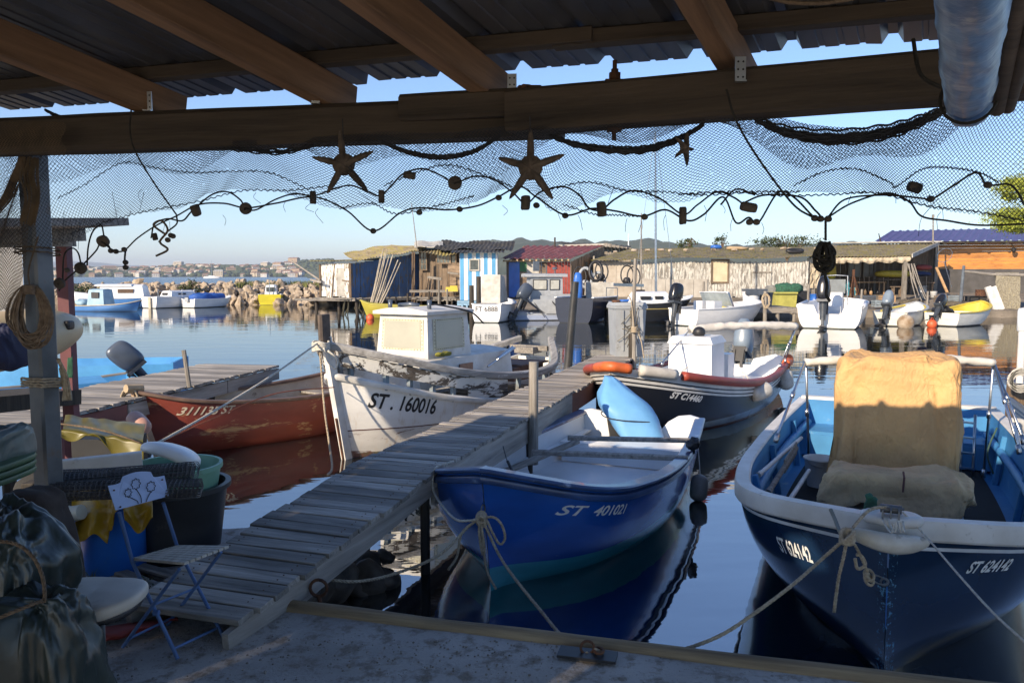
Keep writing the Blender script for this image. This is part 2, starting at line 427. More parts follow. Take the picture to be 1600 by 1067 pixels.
def outboard(parent, at, size=1.0, tilt=0.0, ma=None, name='outboard_motor', cowl='gunmetal', face=0.0):
    "outboard motor: cowl forward at +z, leg hangs down; at = transom top, boat forward is +x"
    o = bpy.data.objects.new(name, None); COL.objects.link(o); o.parent = parent
    o.location = at; o.rotation_euler = (0, tilt, face); o.scale = (size,) * 3
    mc = MATS[cowl]; md = MATS['dark_plastic']; ml = MATS['motor_leg']
    mb = MB(); mb.blob((-.16, 0, .38), (.22, .15, .29), .6, .65, amp=.004, n=(28, 20), shape=lambda p: Vector((p.x + p.z * .12, p.y * (1 - .25 * max(0, p.z / .25)), p.z))); mb.build('cowl', mc, o, smooth=True)
    mb = MB(); mb.box((-.16, 0, .1), (.36, .26, .06)); mb.tube([(-.14, 0, .14), (-.13, 0, -.35)], [.09, .065], 10); mb.bar((-.14, 0, -.3), (-.12, 0, -.62), .05, .14, up=(1, 0, 0)); mb.box((-.2, 0, -.5), (.34, .17, .014))
    mb.tube([(-.0, 0, -.66), (-.1, 0, -.66), (-.25, 0, -.66), (-.32, 0, -.66)], [.012, .05, .05, .025], 10); mb.bar((-.1, 0, -.66), (-.14, 0, -.85), .02, .12, up=(1, 0, 0)); mb.build('leg', ml, o, auto=40)
    mb = MB(); mb.box((-.01, 0, .02), (.07, .2, .26)); mb.box((.03, .07, -.06), (.05, .04, .3)); mb.box((.03, -.07, -.06), (.05, .04, .3)); mb.build('bracket', md, o)
    mb = MB()
    for k in range(3):
        a = k * 2 * pi / 3; M = Matrix.Rotation(a, 3, 'X') @ Matrix.Rotation(.5, 3, 'Z'); mb.blob((-.34, 0, -.66), (.012, .05, .1), .9, .9, n=(10, 8), M=M, shape=lambda p: p + Vector((0, 0, .09)))
    mb.build('propeller', md, o, smooth=True)
    return o
# ---------------------------------------------------------------- camera, light, sky
cam = bpy.data.cameras.new('camera'); co = bpy.data.objects.new('camera', cam); COL.objects.link(co)
cam.sensor_width = 36; cam.lens = 36 * F / 1600; co.location = (0, 0, CAMZ); co.rotation_euler = (pi / 2 - PITCH, 0, 0); cam.clip_start = 0.02; cam.clip_end = 20000
scene.camera = co
SUN_AZ = radians(40); SUN_EL = radians(25)      # sun stands behind the camera on the left; azimuth measured from -Y towards -X
tosun = Vector((-sin(SUN_AZ) * cos(SUN_EL), -cos(SUN_AZ) * cos(SUN_EL), sin(SUN_EL)))
sd = bpy.data.lights.new('sun', 'SUN'); sd.energy = 3.5; sd.angle = radians(0.5); sd.color = (1.0, 0.83, 0.62)
so = bpy.data.objects.new('sun', sd); COL.objects.link(so); so.rotation_euler = tosun.to_track_quat('Z', 'Y').to_euler(); so.location = (0, 0, 30)
wd = bpy.data.worlds.new('World'); scene.world = wd; wd.use_nodes = True; nt = wd.node_tree
sky = nt.nodes.new('ShaderNodeTexSky'); sky.sky_type = 'NISHITA'; sky.sun_disc = False; sky.sun_elevation = SUN_EL
sky.sun_rotation = atan2(tosun.x, tosun.y); sky.air_density = 1.0; sky.dust_density = 0.15; sky.ozone_density = 2.8; sky.altitude = 0
bg = nt.nodes['Background']; bg.inputs['Strength'].default_value = 0.083; tint = mixc(nt, 1.0, sky.outputs[0], (.88, .92, 1.07), 'MULTIPLY'); nt.links.new(tint, bg.inputs['Color'])
scene.view_settings.view_transform = 'Standard'; scene.view_settings.look = 'None'; scene.view_settings.exposure = 1.2; scene.view_settings.gamma = 1
scene.render.engine = 'CYCLES'
scene.cycles.max_bounces = 8; scene.cycles.diffuse_bounces = 4; scene.cycles.glossy_bounces = 4; scene.cycles.volume_bounces = 0
# ---------------------------------------------------------------- shared materials
M_white = surf('white_gelcoat', (.72, .73, .74), (.62, .63, .64), 2.2, .35, bmp=.05, spots=(.45, .42, .36), spot=(.64, .78, 5))
M_white2 = surf('dull_white_paint', (.66, .65, .62), (.48, .46, .42), 3.5, .55, bmp=.15, spots=(.3, .26, .2), spot=(.62, .75, 9))
M_alu = surf('aluminium', (.55, .56, .58), (.4, .41, .43), 8, .3, 1.0, bmp=.05)
M_steel = surf('galvanised_steel', (.17, .175, .18), (.10, .105, .11), 5, .5, .6, bmp=.15, spots=(.16, .12, .09), spot=(.6, .75, 10))
M_gun = surf('gunmetal', (.10, .12, .15), (.07, .085, .11), 3, .28, .2, bmp=.02)
M_blackcowl = surf('black_cowl', (.015, .015, .018), (.01, .01, .012), 3, .22, bmp=.02)
M_greycowl = surf('grey_cowl', (.20, .25, .30), (.15, .19, .24), 3, .3, bmp=.03)
surf('dark_plastic', (.02, .02, .022), (.012, .012, .014), 6, .5, bmp=.1)
surf('motor_leg', (.05, .06, .075), (.03, .036, .045), 8, .45, bmp=.1)
M_dark = MATS['dark_plastic']
M_rope = surf('pale_rope', (.46, .38, .27), (.27, .21, .14), 60, .9, bmp=.5, bdist=.003, spots=(.2, .16, .11), spot=(.6, .7, 12))
M_ropew = surf('white_rope', (.6, .57, .5), (.4, .37, .31), 60, .9, bmp=.5, bdist=.003)
M_ropeb = surf('brown_rope', (.17, .12, .075), (.08, .055, .035), 60, .9, bmp=.5, bdist=.003)
M_ropeg = surf('dark_line', (.03, .028, .022), (.015, .014, .011), 30, .9, bmp=.2, bdist=.002)
M_fender = surf('fender_vinyl', (.55, .54, .5), (.34, .32, .28), 5, .5, bmp=.15, spots=(.2, .17, .12), spot=(.56, .72, 8))
M_greywood = wood('weathered_grey_wood', (.36, .33, .29), (.2, .18, .155), 'X', 5)
M_greywoody = wood('weathered_grey_wood_y', (.36, .33, .29), (.2, .18, .155), 'Y', 5)
M_greywoodz = wood('weathered_grey_wood_z', (.34, .31, .27), (.17, .15, .125), 'Z', 5)
M_brownwoodz = wood('brown_wood_z', (.22, .15, .09), (.11, .07, .04), 'Z', 5)
M_darkwood = wood('dark_wet_wood', (.07, .055, .04), (.03, .024, .018), 'Z', 5)
M_black_text = surf('black_lettering', (.012, .012, .014), (.02, .02, .02), 30, .6, bmp=0)
M_white_text = surf('white_lettering', (.7, .7, .68), (.55, .55, .52), 40, .5, bmp=0)
M_rust = surf('rusty_iron', (.16, .07, .035), (.06, .03, .02), 12, .85, .2, bmp=.6, bdist=.004)
# ---------------------------------------------------------------- water and ground
def water(name, base, rough, waves, ior=1.6):
    m, nt, b = newmat(name); b.inputs['Base Color'].default_value = (*base, 1); b.inputs['Roughness'].default_value = rough; b.inputs['IOR'].default_value = ior
    last = None
    for sc, st, strength, dist in waves:
        n = noi(nt, coords(nt, st), sc, 3, .5, .4); bn = nt.nodes.new('ShaderNodeBump'); bn.inputs['Strength'].default_value = strength; bn.inputs['Distance'].default_value = dist
        nt.links.new(n, bn.inputs['Height'])
        if last: nt.links.new(last, bn.inputs['Normal'])
        last = bn.outputs[0]
    nt.links.new(last, b.inputs['Normal']); return m
M_lagoon = water('lagoon_water', (.006, .010, .012), .01, [(1.1, (.35, 1, 1), .03, .3), (5, (.45, 1, 1), .035, .03)], 4.8)
M_sea = water('open_water', (.008, .02, .045), .2, [(.4, (.3, 1, 1), .5, 1.0), (2.0, (.5, 1, 1), .6, .25)], 1.4)
def plane(name, pts, mat, sub=0):
    mb = MB(); mb.add(pts, [tuple(range(len(pts)))]); o = mb.build(name, mat); o['kind'] = 'structure'; return o
plane('water', [(-90, -12, 0), (120, -12, 0), (120, 64, 0), (-90, 64, 0)], M_lagoon)
plane('open_sea', [(-9000, 64, -.02), (9000, 64, -.02), (9000, 9000, -.02), (-9000, 9000, -.02)], M_sea)
# ---------------------------------------------------------------- far land
M_farveg = surf('far_foliage', (.075, .095, .045), (.03, .045, .022), .08, .95, bmp=0)
M_hill = surf('far_hill', (.10, .115, .07), (.05, .065, .04), .02, .95, bmp=0)
M_land = surf('sandy_ground', (.25, .21, .165), (.13, .11, .085), 1.2, .95, bmp=.5, bdist=.03, spots=(.12, .1, .07), spot=(.6, .7, 2))
def terrain(name, prof, Yw, Yr, zb=-.5, mat=M_hill, rough=1.0, nx=160, ny=14):
    "land rising from the shore at Yw to a ridge at Yr whose skyline is prof [(px, py)...]"
    xs = [p[0] for p in prof]; ys = [p[1] for p in prof]; P = []
    for j in range(ny + 1):
        v = j / ny; row = []
        for i in range(nx + 1):
            px = xs[0] + (xs[-1] - xs[0]) * i / nx; top = W(px, hermite(xs, ys, px), Yr); dx = top.x
            k = v / .7; h = sin(min(k, 1) * pi / 2) ** 1.1 if k <= 1 else cos((k - 1) / .43 * pi / 2) ** .8 if k < 1.42 else 0
            Y = Yw + (Yr - Yw) * k
            x = dx * (Y / Yr if k < 1 else 1)
            z = zb + (top.z - zb) * h * (1 + (.25 * noise.noise(Vector((x, Y, 0)) / (Yr * .02)) * rough if k < .95 else 0))
            row.append((x, Y, z))
        P.append(row)
    mb = MB(); mb.grid(P); o = mb.build(name, mat, smooth=True); o['kind'] = 'structure'; return o
town = [(-500, 424), (-100, 422), (83, 423), (150, 421), (228, 421), (260, 419), (300, 417), (400, 418), (440, 414), (475, 410), (560, 408), (760, 409), (900, 416), (1000, 424)]
terrain('town_hill', town, 1340, 1800, mat=M_hill)
terrain('distant_hills', [(-700, 424), (-200, 414), (20, 413), (60, 411), (114, 408.5), (160, 411), (190, 414), (258, 417), (330, 420), (370, 416), (410, 412), (480, 414), (620, 418)], 6000, 7500, rough=.3)
terrain('near_ridge', [(480, 425), (640, 395), (740, 381), (800, 378), (870, 380), (930, 380), (967, 379), (1003, 377), (1045, 379), (1070, 382), (1180, 384), (1300, 381), (1420, 388), (1700, 400)], 700, 1100, rough=.6)
# far wood and town on it
rnd = random.Random(3)
mb = MB()
def hill_at(px, k):
    top = W(px, hermite([p[0] for p in town], [p[1] for p in town], px), 1800); Y = 1340 + 460 * k
    return Vector((top.x * Y / 1800, Y, (top.z + .5) * sin(k * pi / 2) ** 1.1 - .5))
for i in range(1700):
    px = rnd.uniform(60, 520); k = rnd.uniform(.02, 1.02); p = hill_at(px, min(k, 1)); r = rnd.uniform(3, 7); h = rnd.uniform(3, 7.5)
    mb.blob((p.x, p.y, p.z + h * .35), (r, r, h * .6), 1, 1, amp=.25 * r, fs=.4, n=(7, 5), seed=i)
tag(mb.build('far_trees', M_farveg, smooth=True), kind='stuff')
M_hwall = [surf('far_wall_' + n, tuple(x * .8 for x in c), tuple(x * .7 for x in c), 1, .9, bmp=0) for n, c in (('cream', (.62, .54, .42)), ('white', (.75, .72, .66)), ('ochre', (.52, .38, .25)))]
M_htile = surf('far_roof_tiles', (.34, .2, .14), (.24, .14, .1), .8, .9, bmp=0)
protos = []
for k in range(6):
    w, d, h = [(9, 8, 5), (13, 9, 6), (8, 8, 4), (16, 9, 8), (11, 8, 3.4), (20, 10, 9)][k]
    mb = MB(); mb.box((0, 0, h / 2 - 2), (w, d, h + 4)); mb.mi = 1; r = 1.8; e = .5
    mb.add([(-w/2-e, -d/2-e, h), (w/2+e, -d/2-e, h), (w/2+e, d/2+e, h), (-w/2-e, d/2+e, h), (-w/2+1, 0, h + r), (w/2-1, 0, h + r)], [(0,1,5,4), (1,2,5), (2,3,4,5), (3,0,4), (0,3,2,1)])
    mb.mi = 2
    for q in range(int(w / 3.2)):
        for fl in range(int(h / 2.6)): mb.box((-w/2 + 1.8 + q * 3.1, -d/2 - .03, 1.5 + fl * 2.7), (1.1, .1, 1.3))
    me_o = mb.build('house', [M_hwall[k % 3], M_htile if k != 3 else M_hwall[1], surf('far_window', (.05, .06, .07), None, 1, .3)]); protos.append(me_o)
HL = 'small pale house with tiled roof among the trees of the town across the bay'
used = [False] * 6; n = 0
while n < 170:
    px = rnd.uniform(84, 475); k = rnd.uniform(.01, .95) ** 1.4
    if px > 330 and rnd.random() < .25: continue
    p = hill_at(px, k); j = rnd.choice([0, 0, 1, 2, 2, 4, 4, 3, 5] if k < .8 else [0, 2, 4])
    o = protos[j]
    if used[j]: o = o.copy(); COL.objects.link(o)
    used[j] = True; o.location = (p.x, p.y, p.z + rnd.uniform(0, 2.5)); o.rotation_euler.z = rnd.uniform(-.7, .7); s_ = rnd.uniform(.75, 1.15); o.scale = (s_, s_, s_)
    tag(o, HL, 'house', 'houses of the town across the bay'); n += 1
# yacht in front of the town
t = thing('sailing_yacht', 'tiny white sailing yacht moored in front of the far wooded shore', 'sailboat', (G(331, 434.2)[0] * .8, G(331, 434.2)[1] * .8, 0), .1)
mb = MB(); mb.blob((0, 0, .5), (7, 2, 1.2), .6, 1, n=(16, 8)); mb.build('hull', M_white, t); mb = MB(); mb.cyl((0, 0, 1), (0, 0, 15), .18, .1, 6); mb.bar((0, 0, 2.5), (-5, 0, 2.6), .2, .3); mb.build('mast', M_alu, t); mb = MB(); mb.box((0, 0, 1.8), (5, 1.6, .8)); mb.build('cabin', M_white, t)
# ---------------------------------------------------------------- breakwater
M_rockL = surf('pale_limestone', (.46, .38, .29), (.25, .19, .13), 1.6, .95, bmp=.8, bdist=.06, spots=(.1, .08, .055), spot=(.58, .68, 2.2))
core = MB(); core.grid([[(x, 59.6 + v[0], v[1] + .15 * noise.noise(Vector((x, v[0], 0)))) for x in [-60 + i for i in range(50)]] for v in ((0, -1), (1.5, .3), (3.2, .8), (5, .9), (8, .6), (11, -1))])
core.build('breakwater_core', surf('dark_rubble', (.13, .11, .09), (.05, .04, .03), 2, .95, bmp=.8, bdist=.1))['kind'] = 'structure'
rp = []
for k in range(10):
    mb = MB(); r = random.Random(k); mb.blob((0, 0, 0), (.62 * r.uniform(.7, 1.25), .55 * r.uniform(.7, 1.15), .48 * r.uniform(.7, 1.2)), .9, .9, amp=.2, fs=1.7, n=(16, 11), seed=k + 20); mb.v = [tuple(Vector(v) * (.72 + .62 * noise.noise(Vector(v) * 1.5 + Vector((k * 5, 0, 0)), noise_basis='VORONOI_F1'))) for v in mb.v]; rp.append(mb)
rocks = [m.build('rock', M_rockL, auto=28) for m in rp]; ru = [0] * 10
rnd = random.Random(11)
for row in range(8):
    for i in range(30):
        x = -37 + i * .8 + rnd.uniform(-.25, .25) + (row % 2) * .4; Y = 59.0 + row * .62 + rnd.uniform(-.2, .2); z = [.0, .3, .6, .85, 1.05, 1.2, 1.25, 1.2][row] + rnd.uniform(-.14, .14)
        if x > -13.4: continue
        k = rnd.randrange(10); o = rocks[k]
        if ru[k]: o = o.copy(); COL.objects.link(o)
        ru[k] = 1; o.location = (x, Y, z); o.rotation_euler = (rnd.uniform(-3, 3), rnd.uniform(-3, 3), rnd.uniform(-3, 3)); q = rnd.uniform(.5, 1.15); o.scale = (q, q, q * .9)
        tag(o, 'pale limestone boulder piled in the breakwater', 'rock', 'boulders of the breakwater')
# dry grass along the breakwater top
M_grass = surf('dry_grass', (.16, .17, .05), (.09, .10, .035), 3, .9, bmp=0)
def tuft(mb, c, h, n, spread, r=rnd, w=.012):
    for i in range(n):
        a = r.uniform(0, 2 * pi); q = r.uniform(0, spread); b = Vector(c) + Vector((cos(a) * q, sin(a) * q, 0)); l = Vector((r.uniform(-.4, .4), r.uniform(-.4, .4), 1)) * h * r.uniform(.5, 1)
        s_ = Vector((cos(a + 1), sin(a + 1), 0)) * w
        mb.add([b - s_, b + s_, b + l * .6 + s_ * .6, b + l * .6 - s_ * .6, b + l + Vector((l.x, l.y, 0)) * .5], [(0,1,2,3), (3,2,4)])
mb = MB()
for i in range(70): 
    x = rnd.uniform(-22, -14); tuft(mb, (x, 62.5 + rnd.uniform(-1, 2), 1.25), .6, 22, .5, w=.03)
tag(mb.build('dry_grass', M_grass), kind='stuff')
M_bush = surf('bush_leaves', (.07, .09, .025), (.035, .05, .015), 3, .8, bmp=0, island=.5)
def leafy(mb, c, R, n, leaf, r, flat=1.0, hollow=.35):
    "many small leaf faces in clumps through a crown"
    c = Vector(c); clumps = []
    for i in range(max(5, n // 60)):
        d = Vector((r.gauss(0, 1), r.gauss(0, 1), r.gauss(0, 1))).normalized() * r.uniform(hollow, 1) ** .6
        clumps.append((c + Vector((d.x * R[0], d.y * R[1], d.z * R[2])), r.uniform(.16, .34)))
    for i in range(n):
        q, s_ = r.choice(clumps); p = q + Vector((r.gauss(0, s_ * R[0]), r.gauss(0, s_ * R[1]), r.gauss(0, s_ * R[2] * flat)))
        a = Vector((r.gauss(0, 1), r.gauss(0, 1), r.gauss(0, 1))).normalized(); b = a.cross(Vector((r.gauss(0, 1), r.gauss(0, 1), r.gauss(0, 1)))).normalized(); k = leaf * r.uniform(.6, 1.3)
        mb.add([p - a * k, p - b * k * .5, p + a * k, p + b * k * .5], [(0, 1, 2, 3)])
for px, py, Y, R, lab in ((129, 456, 56, (1.1, .6, .55), 'yellow green bush growing on the rocks behind the moored boats'), (296, 451, 60.5, (.9, .5, .6), 'pale bush on the breakwater between the white boats')):
    p = W(px, py, Y); t = thing('bush', lab, 'bush', (p.x, p.y, 1.0)); mb = MB(); leafy(mb, (0, 0, p.z - 1), R, 900, .08, rnd); mb.build('foliage', M_bush, t)
    mb = MB(); [mb.cyl((0, 0, -.2), (rnd.uniform(-.5, .5), 0, .5), .03, .01, 5) for _ in range(5)]; mb.build('stems', M_brownwoodz, t)
# ---------------------------------------------------------------- land under the shacks
P = []
for j, (Y, z) in enumerate(((41.0, -.8), (41.02, .38), (43, .5), (46, .85), (48, 1.0), (56, 1.05), (64, 1.1), (90, 1.2), (200, 2), (700, 4))):
    P.append([(x, Y + (.35 * noise.noise(Vector((x * .3, 0, 3))) if j < 3 else 0), z + (.07 * noise.noise(Vector((x * .5, Y * .5, 0))) if 0 < j < 8 else 0)) for x in [-1.8 + i * .7 if i < 100 else -1.8 + 70 + (i - 100) * 8 for i in range(116)]])
mb = MB(); mb.grid(P); mb.build('shore_ground', M_land)['kind'] = 'structure'
plane('shore_ground_left', [(-15, 58, .3), (-1.8, 47, .9), (-1.8, 700, 3), (-60, 700, 1)], M_land)
# ---------------------------------------------------------------- fishermen's shacks on the far bank
rs = random.Random(5)
def planks(mb, a, b, z0, z1, w=.16, gap=.008, th=.025, jit=.05, top=None, horiz=False):
    "board wall from a to b (ground points), each board its own loose piece; top(k) gives the height at fraction k"
    a = Vector((a[0], a[1], 0)); b = Vector((b[0], b[1], 0)); L = (b - a).length; d = (b - a).normalized(); nn = Vector((-d.y, d.x, 0))
    if horiz:
        z = z0
        while z < z1:
            h = min(w, z1 - z); o = nn * rs.uniform(-.006, .006); mb.bar(a + o + Vector((0, 0, z + h/2)), b + o + Vector((0, 0, z + h/2)), th, h - gap); z += w
        return
    n = max(1, int(L / w)); w = L / n
    for i in range(n):
        k = (i + .5) / n; p = a + d * (i + .5) * w + nn * rs.uniform(-.012, .012); zt = (top(k) if top else z1) + rs.uniform(-jit, jit) * .4; zb = z0 + rs.uniform(-jit, jit)
        ww = w - gap - rs.uniform(0, .02); vs = []
        mb.bar(p + Vector((0, 0, zb)), p + Vector((0, 0, zt)), ww, th, up=nn)
def corr(mb, A, B, C, D, wave=.18, amp=.03, rows=6, th=.006, sheets=0, warp=.03, trap=False):
    "corrugated sheet: A-B eave (left-right), D-C top (left-right)"
    A, B, C, D = map(Vector, (A, B, C, D)); L = (B - A).length; n = max(2, int(L / wave)) * 6; nrm = (B - A).cross(D - A).normalized()
    if nrm.z < 0: nrm = -nrm
    P = []
    for j in range(rows + 1):
        v = j / rows; row = []
        for i in range(n + 1):
            u = i / n; p = A.lerp(B, u).lerp(D.lerp(C, u), v); ph = u * n / 6
            a_ = sin(ph * 2 * pi) if not trap else (1 if (ph % 1) < .22 else -.3)
            p = p + nrm * (a_ * amp + warp * noise.noise(p * .9)); 
            if j == 0: p = p + (A - D).normalized() * (.10 * noise.noise(Vector((math.floor(u * L / .9) * 3.1, 0, 7)) )+.03)
            row.append(p)
        P.append(row)
    mb.sheet(P, th)
M_wpaint = wood('white_peeling_boards', (.3, .25, .19), (.16, .13, .1), 'Z', 5, peel=.46, peel_c=(.72, .7, .66), island=.15)
M_bluepaint = wood('blue_peeling_boards', (.2, .16, .12), (.1, .08, .06), 'Z', 4, peel=.45, peel_c=(.06, .13, .27), island=.3)
M_shack = wood('old_grey_boards', (.44, .40, .34), (.2, .17, .14), 'Z', 4, island=.35)
M_shackb = wood('brown_shack_boards', (.24, .175, .12), (.12, .085, .055), 'Z', 4, island=.45)
M_shackh = wood('brown_shack_boards_flat', (.3, .22, .15), (.15, .105, .07), 'X', 4, island=.45)
M_shedw = wood('pale_peeling_boards', (.42, .39, .34), (.28, .255, .22), 'Z', 4, peel=.5, peel_c=(.60, .58, .52), island=.3, bmp=.3)
M_stripe = None
def stripes():
    m, nt, b = newmat('blue_white_stripes'); g = nt.nodes.new('ShaderNodeTexCoord'); s_ = nt.nodes.new('ShaderNodeSeparateXYZ'); nt.links.new(g.outputs['Object'], s_.inputs[0])
    a = N(nt, 'ShaderNodeMath', operation='FRACT'); k = N(nt, 'ShaderNodeMath', operation='MULTIPLY'); nt.links.new(s_.outputs[0], k.inputs[0]); k.inputs[1].default_value = 1 / .44; nt.links.new(k.outputs[0], a.inputs[0])
    g2 = N(nt, 'ShaderNodeMath', operation='GREATER_THAN'); nt.links.new(a.outputs[0], g2.inputs[0]); g2.inputs[1].default_value = .5
    n = noi(nt, coords(nt, (1, 1, .15)), 6, 5); c = mixc(nt, g2.outputs[0], (.1, .34, .6), (.74, .74, .72)); c = mixc(nt, 1, c, ramp(nt, n, [(.3, (.75,) * 3), (.6, (1,) * 3)]), 'MULTIPLY')
    nt.links.new(c, b.inputs['Base Color']); b.inputs['Roughness'].default_value = .7; return m
M_stripe = stripes()
M_moss = surf('mossy_fibre_cement', (.30, .25, .17), (.13, .105, .07), 2.5, .95, bmp=.5, bdist=.03, spots=(.25, .21, .06), spot=(.46, .58, 3.0))
M_redroof = surf('red_rusty_sheet', (.3, .075, .06), (.17, .06, .05), 2.5, .6, bmp=.2, spots=(.42, .36, .32), spot=(.58, .7, 5))
M_darkroof = surf('dark_roof_felt', (.05, .048, .045), (.025, .024, .023), 3, .85, bmp=.4, bdist=.02, spots=(.14, .12, .1), spot=(.58, .7, 4))
M_canvas = surf('grey_canvas', (.5, .48, .43), (.34, .32, .28), 3, .85, bmp=.3, bdist=.02)
M_glass = surf('dusty_glass', (.10, .12, .12), (.06, .07, .07), 4, .12, bmp=.02)
M_purple = surf('purple_roof_sheet', (.085, .06, .17), (.06, .045, .13), 2, .4, bmp=.05)
M_orangew = wood('orange_varnished_boards', (.62, .27, .06), (.48, .19, .04), 'X', 1.2, rough=.5, bmp=.1, island=.22)
M_red = surf('red_painted_boards', (.33, .06, .045), (.22, .04, .03), 4, .7, bmp=.2)
M_interior = surf('dim_interior', (.07, .055, .04), (.03, .025, .02), 2, .95, bmp=.2)
M_yellow = surf('yellow_plastic', (.62, .48, .05), (.45, .34, .04), 3, .5, bmp=.1)
M_green = surf('green_net_heap', (.03, .12, .07), (.015, .05, .035), 12, .9, bmp=.6, bdist=.03)
M_bluep = surf('blue_plastic', (.03, .14, .5), (.025, .11, .4), 3, .4, bmp=.05, coat=.1)
def window(parent, c, w, h, d, frame=M_shackb, glass=M_glass, bars=(0, 0), fw=.07, nrm=None):
    "window on a wall: c centre, d wall direction"
    d = Vector((d[0], d[1], 0)).normalized(); n = Vector((d.y, -d.x, 0)) if nrm is None else nrm; c = Vector(c) + n * .03
    mb = MB()
    for s_ in (-1, 1):
        mb.bar(c + d * s_ * w/2 - Vector((0, 0, h/2)), c + d * s_ * w/2 + Vector((0, 0, h/2)), fw, .06, up=n); mb.bar(c - d * (w/2 - fw/2) + Vector((0, 0, s_ * (h - fw)/2)), c + d * (w/2 - fw/2) + Vector((0, 0, s_ * (h - fw)/2)), .05, fw)
    for i in range(bars[0]): q = c + d * w * ((i + 1) / (bars[0] + 1) - .5); mb.bar(q - Vector((0, 0, h/2 - fw)), q + Vector((0, 0, h/2 - fw)), .035, .04, up=n)
    for i in range(bars[1]): q = c + Vector((0, 0, h * ((i + 1) / (bars[1] + 1) - .5))); mb.bar(q - d * (w/2 - fw/2), q + d * (w/2 - fw/2), .036, .035)
    f = mb.build('window', frame, parent); mb = MB(); mb.bar(c - d * (w/2 - .03) - n * .0, c + d * (w/2 - .03), .012, h - .06); mb.build('pane', glass, f); return f
def V2(p): return Vector((p.x, p.y, 0))
# --- 1. white and blue hut on stilts
zf = .95
C0 = V2(W(549, 460, 44.0)); CL = V2(W(501, 460, 44.9)); CR = V2(W(668, 460, 48.2)); CB = CL + (CR - C0)
t = thing('stilt_hut', 'white and faded blue board hut on stilts at the left end of the bank', 'hut')
mb = MB(); planks(mb, CL, C0, zf, 2.85, .42, top=lambda k: 2.78 + .05 * k, jit=.08); planks(mb, CB, CL, zf, 2.8, .4); o = mb.build('wall', M_wpaint, t)
mb = MB(); planks(mb, C0, CR, zf, 2.8, .3, top=lambda k: 2.8 + .75 * k, jit=.05); mb.build('wall', M_bluepaint, t)['label'] = 'faded blue side wall of the hut'
mb = MB(); mb.bar(C0 + Vector((-.04, -.05, zf)), C0 + Vector((-.04, -.05, 2.85)), .12, .12, up=(0, 1, 0)); mb.bar(CL + Vector((0, -.04, zf)), CL + Vector((0, -.04, 2.8)), .1, .1, up=(0, 1, 0))
q = CL.lerp(C0, .42); mb.bar(q + Vector((-.1, -.05, zf)), q + Vector((.1, -.05, 2.8)), .05, .04, up=(0, 1, 0)); mb.bar(q + Vector((.2, -.08, 1.95)), C0 + Vector((-.1, -.08, 1.85)), .05, .06); mb.build('frame_post', M_brownwoodz, t)
q = CL.lerp(C0, .72); mb = MB(); mb.bar(q + Vector((-.28, -.06, zf + .1)), q + Vector((-.28, -.06, 2.6)), .04, .05, up=(0, 1, 0)); mb.box((q.x + .1, q.y - .05, 1.8), (.68, .04, 1.55)); mb.build('door', M_canvas, t)
mb = MB(); ov = Vector((-.55, -.35, 0)); corr(mb, CL + ov + Vector((0, 0, 2.98)), C0 + Vector((.25, -.35, 2.98)), C0 + (CR - C0) * .3 + Vector((.1, .9, 3.15)), CB + Vector((-.5, -1.5, 3.1)), .2, .03); o = mb.build('roof', surf('yellowed_sheet', (.36, .33, .17), (.2, .17, .09), 3, .8, bmp=.2), t)
mb = MB(); A = C0 + Vector((.3, -.25, 2.92)); B = CR + Vector((.3, -.35, 3.85)); 
corr(mb, A, A + (B - A) * 1.0, B + Vector((-2.6, 1.6, .25)), A + Vector((-1.1, 2.2, .5)), .2, .035, warp=.12); mb.build('roof', M_moss, t)['label'] = 'mossy yellow corrugated roof slope'
mb = MB()
for i in range(26): 
    k = i / 25; p = C0.lerp(CR, k * 1.05) + Vector((0, -.5, zf - .05 + rs.uniform(-.03, .03))); mb.bar(p, p + Vector((-.5, 2.8, 0)), .2, .06)
for i in range(10): p = CL.lerp(C0, i / 9) + Vector((-.2, -.55, zf - .04)); mb.bar(p, p + Vector((.3, 2.8, 0)), .19, .06)
mb.bar(CL + Vector((-1.4, -.2, zf - .12)), C0 + Vector((0.3, -.4, zf - .12)), .12, .12); mb.bar(C0 + Vector((0, -.4, zf - .12)), CR + Vector((.4, -.5, zf - .15)), .12, .14); mb.build('deck', M_greywood, t)
for p in (CL + Vector((-.2, -.3, 0)), CL.lerp(C0, .55) + Vector((0, .3, 0)), C0 + Vector((.3, -.2, 0)), C0 + Vector((.75, .3, 0)), C0.lerp(CR, .22), C0.lerp(CR, .4) + Vector((0, .8, 0)), C0.lerp(CR, .62), C0.lerp(CR, .8)):
    mb = MB(); mb.cyl(p + Vector((rs.uniform(-.1, .1), 0, -.6)), p + Vector((0, 0, zf - .1)), .1, .08, 8); mb.build('stilt', M_darkwood, t)
mb = MB()
for i in range(14): p = C0 + Vector((rs.uniform(-.4, 1.0), rs.uniform(-.2, .6), zf - .1)); mb.tube([p, p + Vector((rs.uniform(-.2, .2), 0, -.5)), p + Vector((rs.uniform(-.3, .3), 0, -.95))], .035, 5)
mb.build('hanging_weed', surf('old_net_dark', (.06, .055, .035), None, 8, .95, bmp=.5), t)
mb = MB(); p = W(456, 408, 46); q = W(500, 438, 44.5); mb.cyl(p, q, .04, .06, 6); tag(mb.build('pole', M_greywood), 'thin grey pole slanting up to the left off the stilt hut', 'pole')
mb = MB(); mb.bar(W(486, 437, 44.6), W(503, 441, 44.2), .16, .1); tag(mb.build('plank', M_greywood), 'short grey plank jutting from the left side of the stilt hut', 'plank')
